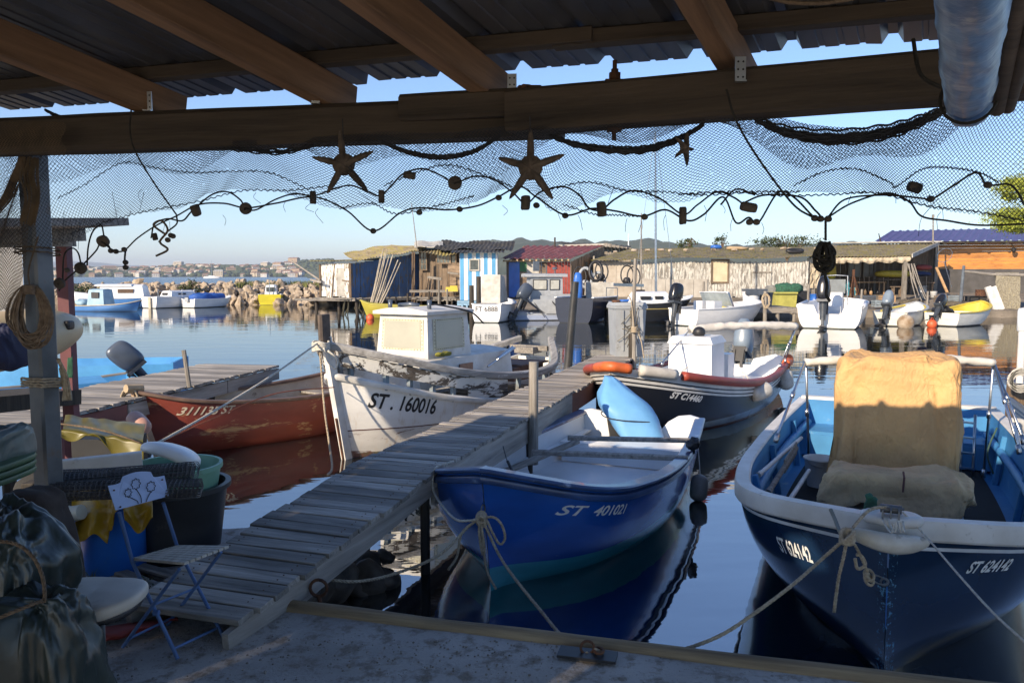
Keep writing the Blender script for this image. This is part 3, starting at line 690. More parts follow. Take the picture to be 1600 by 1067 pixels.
# bundle of poles leaning in the water
PB = G(573, 492, 0)
for i, (dx, dy, h) in enumerate(((0, 0, 0), (.1, .05, .2), (-.08, .1, .35), (.16, 0, .5), (-.05, .05, .9), (.22, .1, .15), (.05, .12, 1.0), (.3, .05, .4), (.36, .12, .7))):
    top = W(600 + [2, 8, -6, 14, -1, 22, 5, 26, 12][i], 394 + [0, 6, 10, 4, -6, 12, -4, 16, 8][i], PB.y + .4)
    mb = MB(); mb.tube([(PB.x + dx, PB.y + dy, -.4), Vector((PB.x + dx, PB.y + dy, -.4)).lerp(top, .5) + Vector((.05, 0, .0)), top], [.05, .04, .025], 6)
    tag(mb.build('pole', wood('bleached_pole', (.5, .45, .37), (.3, .26, .2), 'Z', 5)), 'long bleached pole in the leaning bundle beside the blue hut wall', 'pole', 'bundle of leaning poles')
# --- 2. brown driftwood shack
t = thing('driftwood_shack', 'dark ramshackle shack of brown boards with small paned windows and patched roofs', 'shack')
a = V2(W(655, 460, 47.2)); b = V2(W(724, 460, 46.4)); z1 = 3.6
mb = MB(); planks(mb, a, b, .8, z1, .24); planks(mb, a + Vector((-.3, .3, 0)), V2(W(640, 460, 50)), .8, 3.5, .24); planks(mb, b, b + Vector((.4, 3, 0)), .8, 3.5, .24); mb.build('wall', M_shackb, t)
mb = MB(); planks(mb, W(700, 460, 46.2), W(719, 460, 46.1), 1.2, 2.9, .22, horiz=True); mb.build('board_panel', M_shackh, t)
window(t, W(693, 404, 46.3), .85, .62, b - a, frame=M_shackh, bars=(3, 1)); window(t, W(705, 404, 46.25), .6, .6, b - a, bars=(1, 1)); window(t, W(662, 408, 46.9), .4, 1.1, b - a, bars=(1, 2))
mb = MB(); corr(mb, W(640, 394, 46.2) , W(730, 398, 45.4), W(728, 383, 50), W(650, 384, 50), .2, .03, warp=.2); mb.build('roof', M_moss, t)
mb = MB(); P = [[W(648 + 44 * i / 8, 386.5 - 3 * sin(i) * .3 - j * 4.2 + (1.5 if i in (0, 8) else 0), 46.6 + j) for i in range(9)] for j in range(3)]; mb.sheet(P, .05); mb.build('awning', M_canvas, t)
mb = MB(); corr(mb, W(678, 388, 46), W(800, 392, 45), W(806, 377, 49), W(690, 377, 49), .24, .02, warp=.2); mb.build('roof', M_darkroof, t)['label'] = 'sagging dark felt roof between the shacks'
for px in (644, 647, 658, 700): 
    mb = MB(); p = W(px, 470, 45.6); mb.cyl((p.x, p.y, -.4), (p.x + .05, p.y, 3.5 if px < 650 else 2.3), .06, .045, 7); mb.build('post', M_brownwoodz, t)
mb = MB()
for i in range(34): 
    x = W(655 + i * 1.9, 470, 45.4).x; mb.bar((x, 44.9 + rs.uniform(-.2, .1), .78 + rs.uniform(-.03, .03)), (x + rs.uniform(-.1, .1), 47.3, .82), .12, .05)
mb.bar(W(640, 455, 45), W(735, 455, 45), .1, .14); mb.bar(W(642, 466, 45), W(735, 465, 45), .12, .12); mb.bar(W(668, 433, 45.4), W(690, 436, 45.2), .1, .14); mb.bar(W(700, 426, 45.6), W(716, 428, 45.4), .1, .1); mb.build('deck', M_greywood, t)
for i in range(9):
    p = W(585 + i * 17, 470, 44.8); mb = MB(); mb.cyl((p.x, p.y, -.5), (p.x + rs.uniform(-.1, .1), p.y, .8 + rs.uniform(0, .5)), .07, .06, 7); mb.build('stilt', M_darkwood, t)
mb = MB(); p = W(649, 350, 46); q = W(647, 320, 46); mb.cyl(W(652, 392, 46), W(643, 318, 46), .035, .02, 6); tag(mb.build('mast', M_greywood), 'thin leaning mast rising above the brown driftwood shack roof', 'mast')
# clutter on the landing: posts, yellow crate
mb = MB(); p = W(706, 452, 44.4); mb.box(p, (.7, .35, .25), taper=.9); mb.box(p + Vector((.1, 0, .16)), (.4, .3, .08)); tag(mb.build('crate', M_yellow), 'yellow plastic crate on the landing beside the striped hut', 'crate')
for px, top, lab in ((686, 438, 'slim grey mooring stake in front of the brown shack, left one of two'), (699, 452, 'slim grey mooring stake in front of the brown shack, right one of two'), (748, 432, 'thick dark mooring post standing before the striped hut'), (737, 446, 'stubby grey post just left of the thick dark post by the striped hut')):
    p = W(px, 500, 41.5); r = .14 if 'thick' in lab else .06; zt = W(px, top, 41.5).z; mb = MB(); mb.cyl((p.x, p.y, -.6), (p.x, p.y, zt), r, r * .85, 8); tag(mb.build('mooring_post', M_darkwood if 'dark' in lab else M_greywoodz), lab, 'post')
# --- 3. striped hut
t = thing('striped_hut', 'small hut with vertical blue and white stripes and a square window on the far bank', 'hut', (W(719, 460, 44.3).x, 44.3, 0))
w = W(777, 460, 44.3).x - W(719, 460, 44.3).x; mb = MB()
for i in range(10): mb.box((w * (i + .5) / 10, rs.uniform(-.006, .006), 2.1), (w / 10 - .006, .04, 2.6))
mb.box((w, 1.2, 2.1), (.04, 2.4, 2.6)); mb.box((0, 1.2, 2.1), (.04, 2.4, 2.6)); mb.build('wall', M_stripe, t)
window(t, (w * .385, -.03, 2.75), .5, .66, (1, 0, 0), frame=M_canvas)
mb = MB(); corr(mb, (-.5, -.5, 3.42), (w + .4, -.5, 3.42), (w + .4, 2.6, 3.75), (-.5, 2.6, 3.75), .2, .025); mb.build('roof', M_darkroof, t)
mb = MB(); mb.box((w / 2, -.1, .72), (w + .3, .5, .1)); mb.box((w / 2, -.3, .6), (w + .3, .05, .16)); [mb.box((w * (i + .5) / 8, -.33, .45), (.1, .04, .3)) for i in range(8)]; mb.build('step', surf('pale_blue_paint', (.25, .42, .58), None, 4, .6), t)
for i in range(4): mb = MB(); mb.cyl((w * i / 3, .2, -.5), (w * i / 3, .2, .7), .08, .08, 7); mb.build('stilt', M_darkwood, t)
# --- 4. red roofed hut
t = thing('red_roof_hut', 'wooden hut with rusty red corrugated roof and a red plank section in its front wall', 'hut')
FL = V2(W(792, 460, 46)); FR = V2(W(892, 460, 46)); BR = V2(W(944, 460, 50.5)); BL = V2(W(820, 460, 50.5))
zt = W(800, 409, 46).z
def seg(x0, x1, mat, z0=.95, z1=zt, horiz=False, lab=None, nm='wall', w_=.2, dy=0):
    mb = MB(); planks(mb, (W(x0, 460, 46 - dy).x, 46 - dy), (W(x1, 460, 46 - dy).x, 46 - dy), z0, z1, w_, horiz=horiz); o = mb.build(nm, mat, t)
    if lab: o['label'] = lab
seg(795, 812, M_bluep, lab='lilac blue door', nm='door', w_=.5); seg(812, 823, M_shackh, horiz=True, z1=2.4); seg(812, 823, surf('green_panel', (.06, .2, .08), None, 4, .7), z0=2.42, lab='green panel', nm='panel'); seg(823, 842, M_canvas, w_=1, lab='white panel', nm='panel'); seg(842, 855, M_shackh, horiz=True); seg(855, 891, M_red, lab='red plank wall', w_=.16); seg(791, 795, M_shackb)
mb = MB(); zr = W(940, 384, 50.5).z; planks(mb, FR, BR, .95, zt, .2, top=lambda k: zt + (zr - zt) * k); planks(mb, FL, BL, .95, zt, .25, top=lambda k: zt + (zr - zt) * k); mb.build('wall', wood('tan_boards', (.42, .29, .17), (.25, .16, .09), 'Z', 4, island=.3), t)['label'] = 'tan board gable side'
dd = BR - FR; q = FR.lerp(BR, .42); window(t, (q.x, q.y, 2.75), .5, .6, dd); q = FR.lerp(BR, .68); window(t, (q.x, q.y, 2.85), .5, .5, dd)
mb = MB(); A = W(783, 404.5, 45.5); B = W(893, 403.5, 45.5); C = W(945, 383, 51); D = W(822, 384, 51); corr(mb, A, B, C, D, .32, .045, rows=8, trap=False); mb.build('roof', M_redroof, t)
mb = MB()
for i in range(11): p = A.lerp(B, (i + .5) / 11) + Vector((0, .08, -.1)); mb.box(p, (.09, .3, .09))
mb.bar(A + Vector((.1, .35, -.12)), B + Vector((-.05, .35, -.12)), .06, .08); mb.build('rafter_ends', surf('new_timber', (.5, .36, .2), None, 5, .7), t)
mb = MB(); mb.bar(W(873, 384, 50.8), W(944, 382, 50.8), .2, .1); mb.build('ridge_board', M_canvas, t)
mb = MB(); mb.cyl(W(867, 388, 50), W(867, 371, 50), .06, .05, 8); mb.build('chimney', M_darkwood, t)
# dark shed behind
t = thing('dark_shed', 'low dark grey shed seen between the red roofed hut and the long mossy roof', 'shed')
a = V2(W(943, 460, 52)); b = V2(W(985, 460, 52)); mb = MB(); planks(mb, a, b, 1, W(950, 381, 52).z, .25, top=lambda k: W(950, 379.5 + 8 * k, 52).z); mb.build('wall', M_shack, t)
mb = MB(); corr(mb, W(893, 383, 51.5) , W(986, 389, 51.5), W(986, 384, 56), W(860, 378, 56), .25, .03); mb.build('roof', M_darkroof, t)
# --- 5. long pale shed with mossy roof
t = thing('long_shed', 'long low shed of pale peeling vertical boards under a sagging mossy corrugated roof', 'shed')
YS = 47.0
def yl(px): return YS + (px - 925) / 345 * -1.0
def P5(px): p = W(px, 460, yl(px)); return V2(p)
wall_top = lambda px: W(px, 409 if px > 1000 else 409, yl(px)).z
mb = MB(); planks(mb, P5(996), P5(1262), .9, wall_top(1000), .17, jit=.12); mb.build('wall', M_shedw, t)
mb = MB(); a, b = P5(928), P5(997); planks(mb, a, b, .9, wall_top(930), .9, gap=.01, jit=.02); planks(mb, a, a + Vector((.2, 4, 0)), .9, 3.3, .3); mb.build('wall', surf('stained_render', (.5, .45, .38), (.36, .31, .25), 1.5, .9, bmp=.3), t)['label'] = 'rendered beige wall section'
mb = MB(); planks(mb, P5(996) + Vector((0, -.05, 0)), P5(1105) + Vector((0, -.05, 0)), .9, 1.95, .8, gap=.01, jit=.05); mb.build('wall', surf('grey_boarding', (.45, .42, .37), (.33, .3, .26), 2, .85, bmp=.2), t)['label'] = 'grey sheet boarding along the foot of the wall'
p = W(1125, 424, yl(1125)); window(t, p, .95, 1.42, (1, 0), frame=M_shackb, glass=surf('yellow_blind', (.62, .53, .36), (.5, .42, .28), 2, .8), fw=.11)
p = W(1192, 433, yl(1192)); mb = MB(); d = P5(1174); e = P5(1204); planks(mb, d + Vector((0, -.05, 0)), e + Vector((0, -.05, 0)), .95, wall_top(1190) - .25, .22, gap=.015); o = mb.build('door', M_shedw, t)
mb = MB(); mb.bar(d + Vector((0, -.09, 2.35)), e + Vector((0, -.09, 2.35)), .03, .09); mb.build('door_brace', M_shack, o)
mb = MB(); zE = W(1000, 408, YS - .4).z; A = W(923, 404, YS - .5); B = W(1268, 399, YS - 1.5); C = W(1300, 385, YS + 4.5); D = W(985, 388, YS + 4.5)
def sagroof(mb, A, B, C, D, amp=.028, wave=.18, sagz=.16, rows=8):
    A, B, C, D = map(Vector, (A, B, C, D)); n = int((B - A).length / wave) * 6; P = []
    for j in range(rows + 1):
        row = []
        for i in range(n + 1):
            u = i / n; v = j / rows; p = A.lerp(B, u).lerp(D.lerp(C, u), v); sh = math.floor(u * (B - A).length / .95)
            p.z += amp * sin(i / 6 * 2 * pi) - sagz * (sin(u * 9 + 1) * .5 + .5) * (1 - v * .6) * .8 + .03 * noise.noise(Vector((sh * 5.1, math.floor(v * 2.99) * 2.3, 0)))
            p.y -= .1 * noise.noise(Vector((sh * 2.1, 3, 0))) * (1 - v)
            row.append(p)
        P.append(row)
    mb.sheet(P, .012)
sagroof(mb, A, B, C, D); mb.build('roof', M_moss, t)
mb = MB()
for i in range(16): 
    p = A.lerp(D, .5).lerp(B.lerp(C, .5), (i + .5) / 16) + Vector((0, rs.uniform(-1.5, 1.5), .12)); mb = MB(); mb.blob(p, (.16 * rs.uniform(.6, 1.3), .14, .08), .8, .8, amp=.04, fs=5, n=(8, 6), seed=i); mb.build('roof_stone', M_rockL, t)
# fig shoot and bush behind the roofs, blue bundle on the roof
for px, py, Y, R, n, lab in ((1073, 385, 51.5, (.55, .4, .32), 500, 'small green shrub growing up behind the ridge of the long shed'), (1128, 379, 60, (.6, .5, .5), 350, 'pale thin bush behind the ridge between the shrub and the tree')):
    p = W(px, py, Y); t = thing('bush', lab, 'bush', p); mb = MB(); leafy(mb, (0, 0, .1), R, n, .075, rs); mb.build('foliage', M_bush, t); mb = MB(); [mb.cyl((0, 0, -.6), (rs.uniform(-.4, .4), 0, .4), .03, .01, 5) for _ in range(6)]; mb.build('stems', M_brownwoodz, t)
t = thing('tree', 'round airy tree showing above the ridge between the long shed and the open shed', 'tree', (W(1230, 400, 58).x, 58, 1.1))
mb = MB(); leafy(mb, (0, 0, W(1230, 378, 58).z - 1.1), (2.0, 1.3, .62), 1500, .085, rs); mb.build('crown', M_bush, t)
mb = MB(); mb.cyl((0, 0, -.2), (0, 0, 2.4), .14, .08, 8)
for i in range(16): a = rs.uniform(0, 6.28); mb.tube([(0, 0, 2.2), (cos(a) * .7, sin(a) * .5, 3.1), (cos(a) * rs.uniform(1, 2.0), sin(a) * .9, W(1230, 378, 58).z - 1.1 + rs.uniform(-.2, .6))], [.05, .03, .012], 5)
mb.build('trunk', M_brownwoodz, t)
mb = MB(); mb.blob(W(1119, 386, 50.5), (.35, .3, .14), .8, .8, amp=.06, fs=3, n=(14, 10)); tag(mb.build('bundle', M_bluep, smooth=True), 'small blue tarpaulin bundle lying on the mossy ridge', 'bundle')
mb = MB(); mb.blob(W(1152, 388, 50), (.7, .3, .12), .8, .8, amp=.06, fs=3, n=(14, 10)); tag(mb.build('sack', surf('tan_sack', (.45, .33, .2), None, 5, .9), smooth=True), 'flat tan sack lying on the mossy ridge right of the blue bundle', 'sack')
mb = MB(); Mx = Matrix.Rotation(.2, 3, 'X'); mb.tube([W(1242, 392, 47) + Vector((.45 * cos(a), .12 * sin(a), .07 * sin(a))) for a in [i * pi / 8 for i in range(17)]], .1, 8, caps=False); tag(mb.build('tyre', M_dark, smooth=True), 'black tyre lying on the mossy roof by the open shed', 'tyre')
mb = MB(); p = W(1080, 380, 52); mb.tube([p + Vector((0, 0, -.6)), p + Vector((0, 0, .35))], .04, 6); mb.tube([p + Vector((-.2, 0, -.1)), p + Vector((-.05, 0, .1)), p + Vector((0, 0, .3)), p + Vector((.2, 0, .15)), p + Vector((.3, 0, -.1))], .04, 6); tag(mb.build('roof_ornament', M_rust), 'small rusty anchor shape on a rod above the long shed', 'ornament')
# --- 6. open shed
t = thing('open_shed', 'open fronted work shed with mossy roof, ragged canvas valance and dark interior', 'shed')
A = W(1262, 402, 46.2); B = W(1424, 399, 44.6); C = W(1466, 380.5, 50.5); D = W(1300, 382.5, 50.5)
mb = MB(); sagroof(mb, A, B, C, D, sagz=.05); mb.build('roof', M_moss, t)
mb = MB(); mb.bar(D + Vector((0, -.3, .1)), C + Vector((0, -.3, .1)), .3, .07); mb.bar(B + Vector((.05, 0, -.02)), C + Vector((.05, 0, -.0)), .06, .22); mb.build('fascia', M_canvas, t)
mb = MB(); P = []
for j in range(7):
    row = []
    for i in range(121):
        u = i / 120; p = A.lerp(B, u) + Vector((0, .12, -.06)); dep = (.24 + .12 * abs(sin(u * 21 + 1)) + .1 * noise.noise(Vector((u * 14, 0, 0)))) * j / 6
        row.append(p + Vector((0, -.05 * sin(u * 90) * j / 6 - .08 * sin(pi * j / 6), -dep)))
    P.append(row)
mb.sheet(P, .01); p0 = A + Vector((.2, .05, -.1)); P = [[p0 + Vector((.8 * i / 8 - .05 * j + .06 * sin(j * 2 + i), .08 * sin(i * 2.2 + j), -.24 * j)) for i in range(9)] for j in range(8 - 0)]; mb.sheet(P, .015); mb.build('valance', surf('ragged_canvas', (.52, .45, .34), (.3, .25, .18), 4, .95, bmp=.5, bdist=.03), t)
for k, (px, Y) in enumerate(((1412, 44.9), (1460, 50.2), (1270, 46.4), (1302, 50.2), (1365, 50.2))):
    p = W(px, 460, Y); mb = MB(); mb.bar((p.x, p.y, .8), (p.x, p.y, (B.z if k in (0, 2) else C.z) - .12), .2 if k != 4 else .1, .2, up=(0, 1, 0)); mb.build('post', M_greywoodz, t)
mb = MB(); bl = V2(W(1282, 460, 50.6)); br = V2(W(1462, 460, 50.6)); planks(mb, bl, br, .95, C.z - .1, .3); planks(mb, V2(A) + Vector((.4, .3, 0)), bl, .95, 3.5, .3); mb.build('wall', M_shackb, t)
for px in (1335, 1358): window(t, W(px, 421, 50.5), .75, 1.0, (1, 0), frame=M_shack, glass=surf('curtained_glass', (.3, .3, .28), None, 3, .4), bars=(1, 0))
def table(name, lab, px, py, Y, L, D_, h, mat, rz=0, cat='table'):
    p = W(px, py, Y); z0 = .98; t = thing(name, lab, cat, (p.x, Y, z0), rz); mb = MB(); [mb.box((0, D_ * (k - 1.5) / 4, h), (L, D_ / 4 - .01, .05)) for k in range(4)]; mb.build('tabletop', mat, t)
    for sx in (-1, 1):
        for sy in (-1, 1): mb = MB(); mb.bar((sx * (L/2 - .1), sy * (D_/2 - .08), 0), (sx * (L/2 - .1), sy * (D_/2 - .08), h - .03), .07, .07, up=(0, 1, 0)); mb.build('leg', mat, t)
M_tan = surf('tan_timber', (.48, .3, .15), (.32, .2, .1), 5, .7, bmp=.1)
table('table', 'long tan trestle table standing in the open shed', 1356, 440, 48.5, 1.9, .8, .78, M_tan); table('table', 'darker table farther back at the right of the shed', 1440, 440, 49, 1.3, .7, .75, M_shackh)
table('stool', 'small wooden stool in front of the middle post', 1401, 450, 45.3, .6, .35, .55, M_shackh, cat='stool')
mb = MB(); p = W(1397, 428, 49.5); mb.blob(p, (1.2, .4, .22), .7, .9, amp=.02, n=(24, 12)); tag(mb.build('dinghy', M_yellow, smooth=True), 'upturned yellow boat stored under the open shed roof', 'boat')
mb = MB(); mb.box(W(1397, 437, 49.5), (2.2, .5, .08)); [mb.bar(W(x, 437, 49.5), W(x, 437, 49.5) - Vector((0, 0, .75)), .07, .07, up=(0, 1, 0)) for x in (1373, 1421)]; tag(mb.build('rack', M_shackb), 'timber rack carrying the upturned yellow boat', 'rack')
for px, py, Y, s_, m_, lab in ((1442, 418, 49.3, (.5, .3, .16), M_red, 'red cloth bundle heaped at the right of the open shed'), (1440, 428, 49.2, (.55, .35, .13), surf('navy_cloth', (.03, .05, .14), None, 4, .9), 'navy cloth bundle under the red one in the open shed'), (1298, 424, 48, (.3, .3, .5), M_yellow, 'yellow jacket hanging in the dark of the open shed'), (1305, 452, 47.5, (.5, .4, .35), M_green, 'green heap on the floor of the open shed')):
    mb = MB(); mb.blob(W(px, py, Y), s_, .8, .8, amp=.07, fs=3, n=(18, 12), seed=px); tag(mb.build('bundle', m_, smooth=True), lab, 'bundle')
for i, (px, m_, lab) in enumerate(((1352, M_shackb, 'brown bottle under the table'), (1361, M_tan, 'amber bottle under the table, right of the brown one'), (1371, M_dark, 'black flask standing under the right end of the table'))):
    p = W(px, 455, 48.3); mb = MB(); mb.lathe([(0, 0), (.09, 0), (.09, .22), (.03, .32), (.03, .42), (0, .42)], (p.x, 48.3, .99), 10); tag(mb.build('bottle', m_, smooth=True), lab, 'bottle')
p = W(1459, 455, 46.5); mb = MB(); mb.lathe([(0, 0), (.17, 0), (.2, .36), (.21, .37), (.18, .36), (.15, .04), (0, .04)], (p.x, 46.5, .88), 14); o = mb.build('bucket', M_white, smooth=True); tag(o, 'white bucket on the ground right of the open shed post', 'bucket'); mb = MB(); mb.tube([(p.x + .2 * cos(a), 46.5, 1.24 + .2 * sin(a)) for a in [i * pi / 8 for i in range(9)]], .01, 5); mb.build('handle', M_dark, o)
t = thing('chair', 'light blue metal chair left of the trestle table in the shed', 'chair', (W(1329, 455, 47.8).x, 47.8, .98))
M_cyan = surf('cyan_paint', (.1, .4, .5), None, 4, .5); mb = MB(); mb.box((0, 0, .45), (.42, .4, .03)); mb.build('seat', M_cyan, t); mb = MB(); mb.box((-.2, 0, .75), (.03, .4, .2)); [mb.bar((-.2, s_, .45), (-.22, s_, .9), .03, .03, up=(0, 1, 0)) for s_ in (-.19, .19)]; mb.build('backrest', M_cyan, t)
for sx in (-1, 1):
    for sy in (-1, 1): mb = MB(); mb.bar((sx * .2, sy * .19, 0), (sx * .17, sy * .17, .44), .03, .03, up=(0, 1, 0)); mb.build('leg', M_cyan, t)
mb = MB(); p = W(1336, 450, 45.8); mb.bar(p + Vector((-.15, 0, -.9)), W(1334, 421, 45.8), .1, .12, up=(0, 1, 0)); [mb.bar(W(1334, 428, 45.8), W(x, 468, 45.2 + k * .3), .04, .04, up=(0, 1, 0)) for k, x in enumerate((1326, 1341, 1345))]; tag(mb.build('prop_post', M_rust), 'rusty brown post with slanting struts before the open shed', 'post')
for i, (x0, x1) in enumerate(((1418, 1440), (1424, 1446), (1420, 1431), (1428, 1447), (1424, 1436))):
    mb = MB(); mb.tube([W(x0, 412, 44.5), W((x0 + x1) / 2 - 1, 440, 44.2), W(x1, 470 - i * 2, 43.5)], [.035, .03, .025], 6); tag(mb.build('pole', M_greywood), 'thin pale pole leaning in the bunch at the right post of the open shed', 'pole', 'poles leaning on the shed post')
mb = MB(); mb.bar(W(1463, 418, 48), W(1480, 457, 47), .14, .06, up=(0, 1, 0)); tag(mb.build('board', M_tan), 'tan board leaning on the right end of the open shed', 'board')
# landing net
mb = MB(); c = W(1476, 399, 46); mb.tube([c + Vector((.42 * cos(a) + .1 * sin(a), 0, .4 * sin(a))) for a in [i * pi / 10 for i in range(21)]], .015, 5); mb.cyl(c + Vector((0, 0, -.4)), W(1487, 450, 46), .02, .015, 5)
for i in range(-3, 4): mb.tube([c + Vector((i * .11, 0, .36 - abs(i) * .06)), c + Vector((i * .07, .1, -.3))], .004, 3)
tag(mb.build('landing_net', M_alu), 'round landing net with a long handle leaning between shed and orange building', 'net')
# --- 7. orange timber building
t = thing('orange_building', 'long varnished orange timber building with a purple ribbed metal roof', 'building')
YO = 53.0; a = W(1462, 460, YO); b = W(1800, 460, YO - 3)
mb = MB(); zt = W(1500, 377, YO).z; z = W(1500, 423, YO).z; k = 0
planks(mb, a, b, z, zt, .21, gap=.012, horiz=True); planks(mb, a, a + Vector((.5, 6, 0)), z, zt, .21, gap=.012, horiz=True); mb.build('wall', M_orangew, t)
mb = MB(); mb.bar((a.x, a.y + .1, .55 + z / 2), (b.x, b.y + .1, .55 + z / 2), .4, z - .9); mb.build('foundation', surf('grey_blockwork', (.09, .085, .085), (.06, .058, .056), 2, .9, bmp=.3), t)
mb = MB(); A = W(1367, 378, YO - .6); B = W(1830, 374, YO - 3.6); C = W(1800, 352, YO + 3); D = W(1394, 361, YO + 3.5); corr(mb, A, B, C, D, .5, .05, rows=3, warp=.0, trap=True); mb.build('roof', M_purple, t)
mb = MB(); [mb.box(A.lerp(B, (i + .5) / 14) + Vector((0, .3, -.14)), (.14, .5, .14)) for i in range(14)]; mb.bar(A + Vector((.2, .05, -.07)), B + Vector((0, .05, -.07)), .05, .12); mb.build('rafter_ends', M_darkwood, t)
mb = MB(); p = W(1578, 388, YO - 1.2); mb.bar(p + Vector((0, -.1, .3)), p + Vector((0, -.35, .1)), .04, .04); mb.lathe([(0, .05), (.16, 0), (.13, -.2), (.05, -.3), (0, -.3)], p + Vector((0, -.4, 0)), 10); mb.build('wall_lamp', M_dark, t)
mb = MB(); mb.cyl(W(1458, 381, 50), W(1458, 337, 50), .05, .04, 6); mb.box(W(1458, 338, 50), (.12, .12, .2)); tag(mb.build('mast', M_greywood), 'thin pole rising above the right end of the open shed roof', 'mast')
mb = MB(); mb.cyl(W(1376, 378, 51), W(1373, 365, 51), .04, .03, 6); tag(mb.build('stub_pole', M_darkwood), 'short crooked pole above the open shed ridge', 'pole')
# hanging nets on a horizontal pole
t = thing('net_rack', 'long horizontal pole on posts with grey fishing nets hung over it', 'net rack'); YN = 42.2
mb = MB(); mb.tube([W(1506, 424, YN), W(1550, 429, YN), W(1640, 430, YN - 1)], [.07, .08, .07], 8); mb.build('pole', M_greywood, t)
for px, z0, zt in ((1504, 0, 415), (1640, 0, 420)): p = W(px, 460, YN); mb = MB(); mb.cyl((p.x - .15, YN, -.4), (p.x, YN, W(px, zt, YN).z), .09, .07, 8); mb.build('post', surf('blue_grey_post', (.12, .15, .18), (.07, .08, .1), 4, .8), t)
mb = MB()
for i in range(30):
    u = i / 29; top = W(1556 + 35 * u, 429.5, YN - u * .3); pts = [top + Vector((rs.uniform(-.03, .03), .08 * cos(j * .3) - .18, -.2 * j * (1.1 if i % 3 else .98))) for j in range(0, 10)]; pts = [top + Vector((0, .1, -.1)), top + Vector((0, 0, .1))] + pts; mb.tube(pts, [.03] * 2 + [.05 + rs.uniform(-.015, .02) for _ in pts[2:]], 6)
mb.build('hanging_net', surf('grey_net', (.3, .27, .2), (.17, .15, .11), 14, .95, bmp=.7, bdist=.03, spots=(.35, .3, .14), spot=(.6, .7, 10)), t)
for i, px in enumerate((1551, 1559)): mb = MB(); mb.bar(W(px - 8, 448, 41.8), W(px + 6, 484, 41.6), .3, .12, up=(0, 1, 0)); tag(mb.build('plank', M_white2), 'white plank leaning by the hanging nets', 'plank', 'white planks by the nets')
mb = MB(); p = W(1506, 470, 41.6)
t = thing('cage', 'dark wire cage box on the quay edge left of the hanging nets', 'cage', (W(1525, 460, 43).x, 43, .55)); mb = MB(); [mb.bar((x, y, 0), (x, y, .5), .04, .04, up=(0, 1, 0)) for x in (-.5, 0, .5) for y in (-.3, .3)]; [mb.bar((-.5, y, z_), (.5, y, z_), .04, .04) for y in (-.3, .3) for z_ in (.02, .25, .5)]; mb.build('frame', M_dark, t); mb = MB(); mb.box((0, 0, .27), (.9, .5, .44)); mb.build('mesh_side', surf('dark_mesh', (.04, .04, .04), None, 30, .8), t)
# net heap and lines on the quay by the right
for i, (px, py, Y, s_, lab) in enumerate(((1492, 470, 42.2, (1.0, .5, .16), 'flat dark net heap on the quay behind the right dinghy'), (1345, 468, 42.6, (.4, .3, .15), 'small brown net heap near the rusty post'), (1290, 462, 44, (.8, .5, .2), 'grey heap of gear at the mouth of the open shed'), (1420, 462, 43.6, (.5, .4, .2), 'tangled brown gear at the foot of the shed post'))):
    mb = MB(); p = W(px, py, Y); mb.blob((p.x, Y, .55 + s_[2] * .5), s_, .8, .8, amp=.08, fs=4, n=(26, 14), seed=i, fold=.05); tag(mb.build('net_heap', surf('brown_net_heap', (.15, .12, .08), (.05, .045, .035), 18, .95, bmp=.7, bdist=.03), smooth=True), lab, 'net heap')
# ---------------------------------------------------------------- the open boat shed we stand in
rk = random.Random(21)
ZB = 2.75
bL = G(-60, 218, ZB); bR = G(1700, 104, ZB); bd = (bR - bL).normalized(); bn = Vector((-bd.y, bd.x, 0))      # bn points away over the water
M_beam = wood('dark_beam_wood', (.10, .075, .052), (.05, .038, .027), 'X', 2.5, rough=.85, bmp=.6, island=.12)
M_rafter = wood('warm_rafter_wood', (.34, .20, .11), (.20, .115, .062), 'X', 2.2, rough=.8, bmp=.4, island=.12)
M_sheet = surf('zinc_sheet', (.15, .155, .17), (.08, .085, .095), 3, .42, .5, bmp=.15, stretch=(1, .2, 1), spots=(.10, .075, .055), spot=(.58, .72, 4))
shed = thing('boat_shed', 'open timber boat shed with dark beams and corrugated metal roof framing the view', 'shed', (bL.x, bL.y, .45))
def SL(p): return Vector(p) - shed.location
def bar_obj(a, b, w, h, mat, name, parent, bev=.006, up=(0, 0, 1)):
    "bar with its own frame so that the grain follows it"
    a = Vector(a); b = Vector(b); mb = MB(); L = (b - a).length; n = max(2, int(L / .12)); d = (b - a).normalized(); upv = Vector(up); r = d.cross(upv).normalized(); u = r.cross(d)
    pr = [(w/2-bev,-h/2),(w/2,-h/2+bev),(w/2,h/2-bev),(w/2-bev,h/2),(-w/2+bev,h/2),(-w/2,h/2-bev),(-w/2,-h/2+bev),(-w/2+bev,-h/2)]
    P = []
    for i in range(n + 1):
        k = 1 + .03 * noise.noise(Vector((i * .31, a.x, a.y))); P.append([Vector((L * i / n, x * k + .004 * noise.noise(Vector((i * .4, x * 20, a.x))), z * k)) for x, z in pr])
    mb.grid(P, closed=True); m = len(pr); mb.add(P[0], [tuple(range(m))]); mb.add(P[-1], [tuple(range(m))])
    o = mb.build(name, mat, parent, auto=40); M = Matrix((d, r, u)).transposed().to_4x4(); M.translation = a - (parent.location if parent else Vector()); o.matrix_local = M
    return o
cut = G(1046, 170, ZB); 
bar_obj(bL, G(880, 183, ZB), .145, .15, M_beam, 'beam', shed, .02)
bar_obj(G(632, 172, ZB + .04), G(1047, 150, ZB + .035), .12, .10, M_beam, 'beam_splice', shed, .015)
bar_obj(G(800, 178, ZB) , bR, .14, .15, M_beam, 'beam', shed, .012)
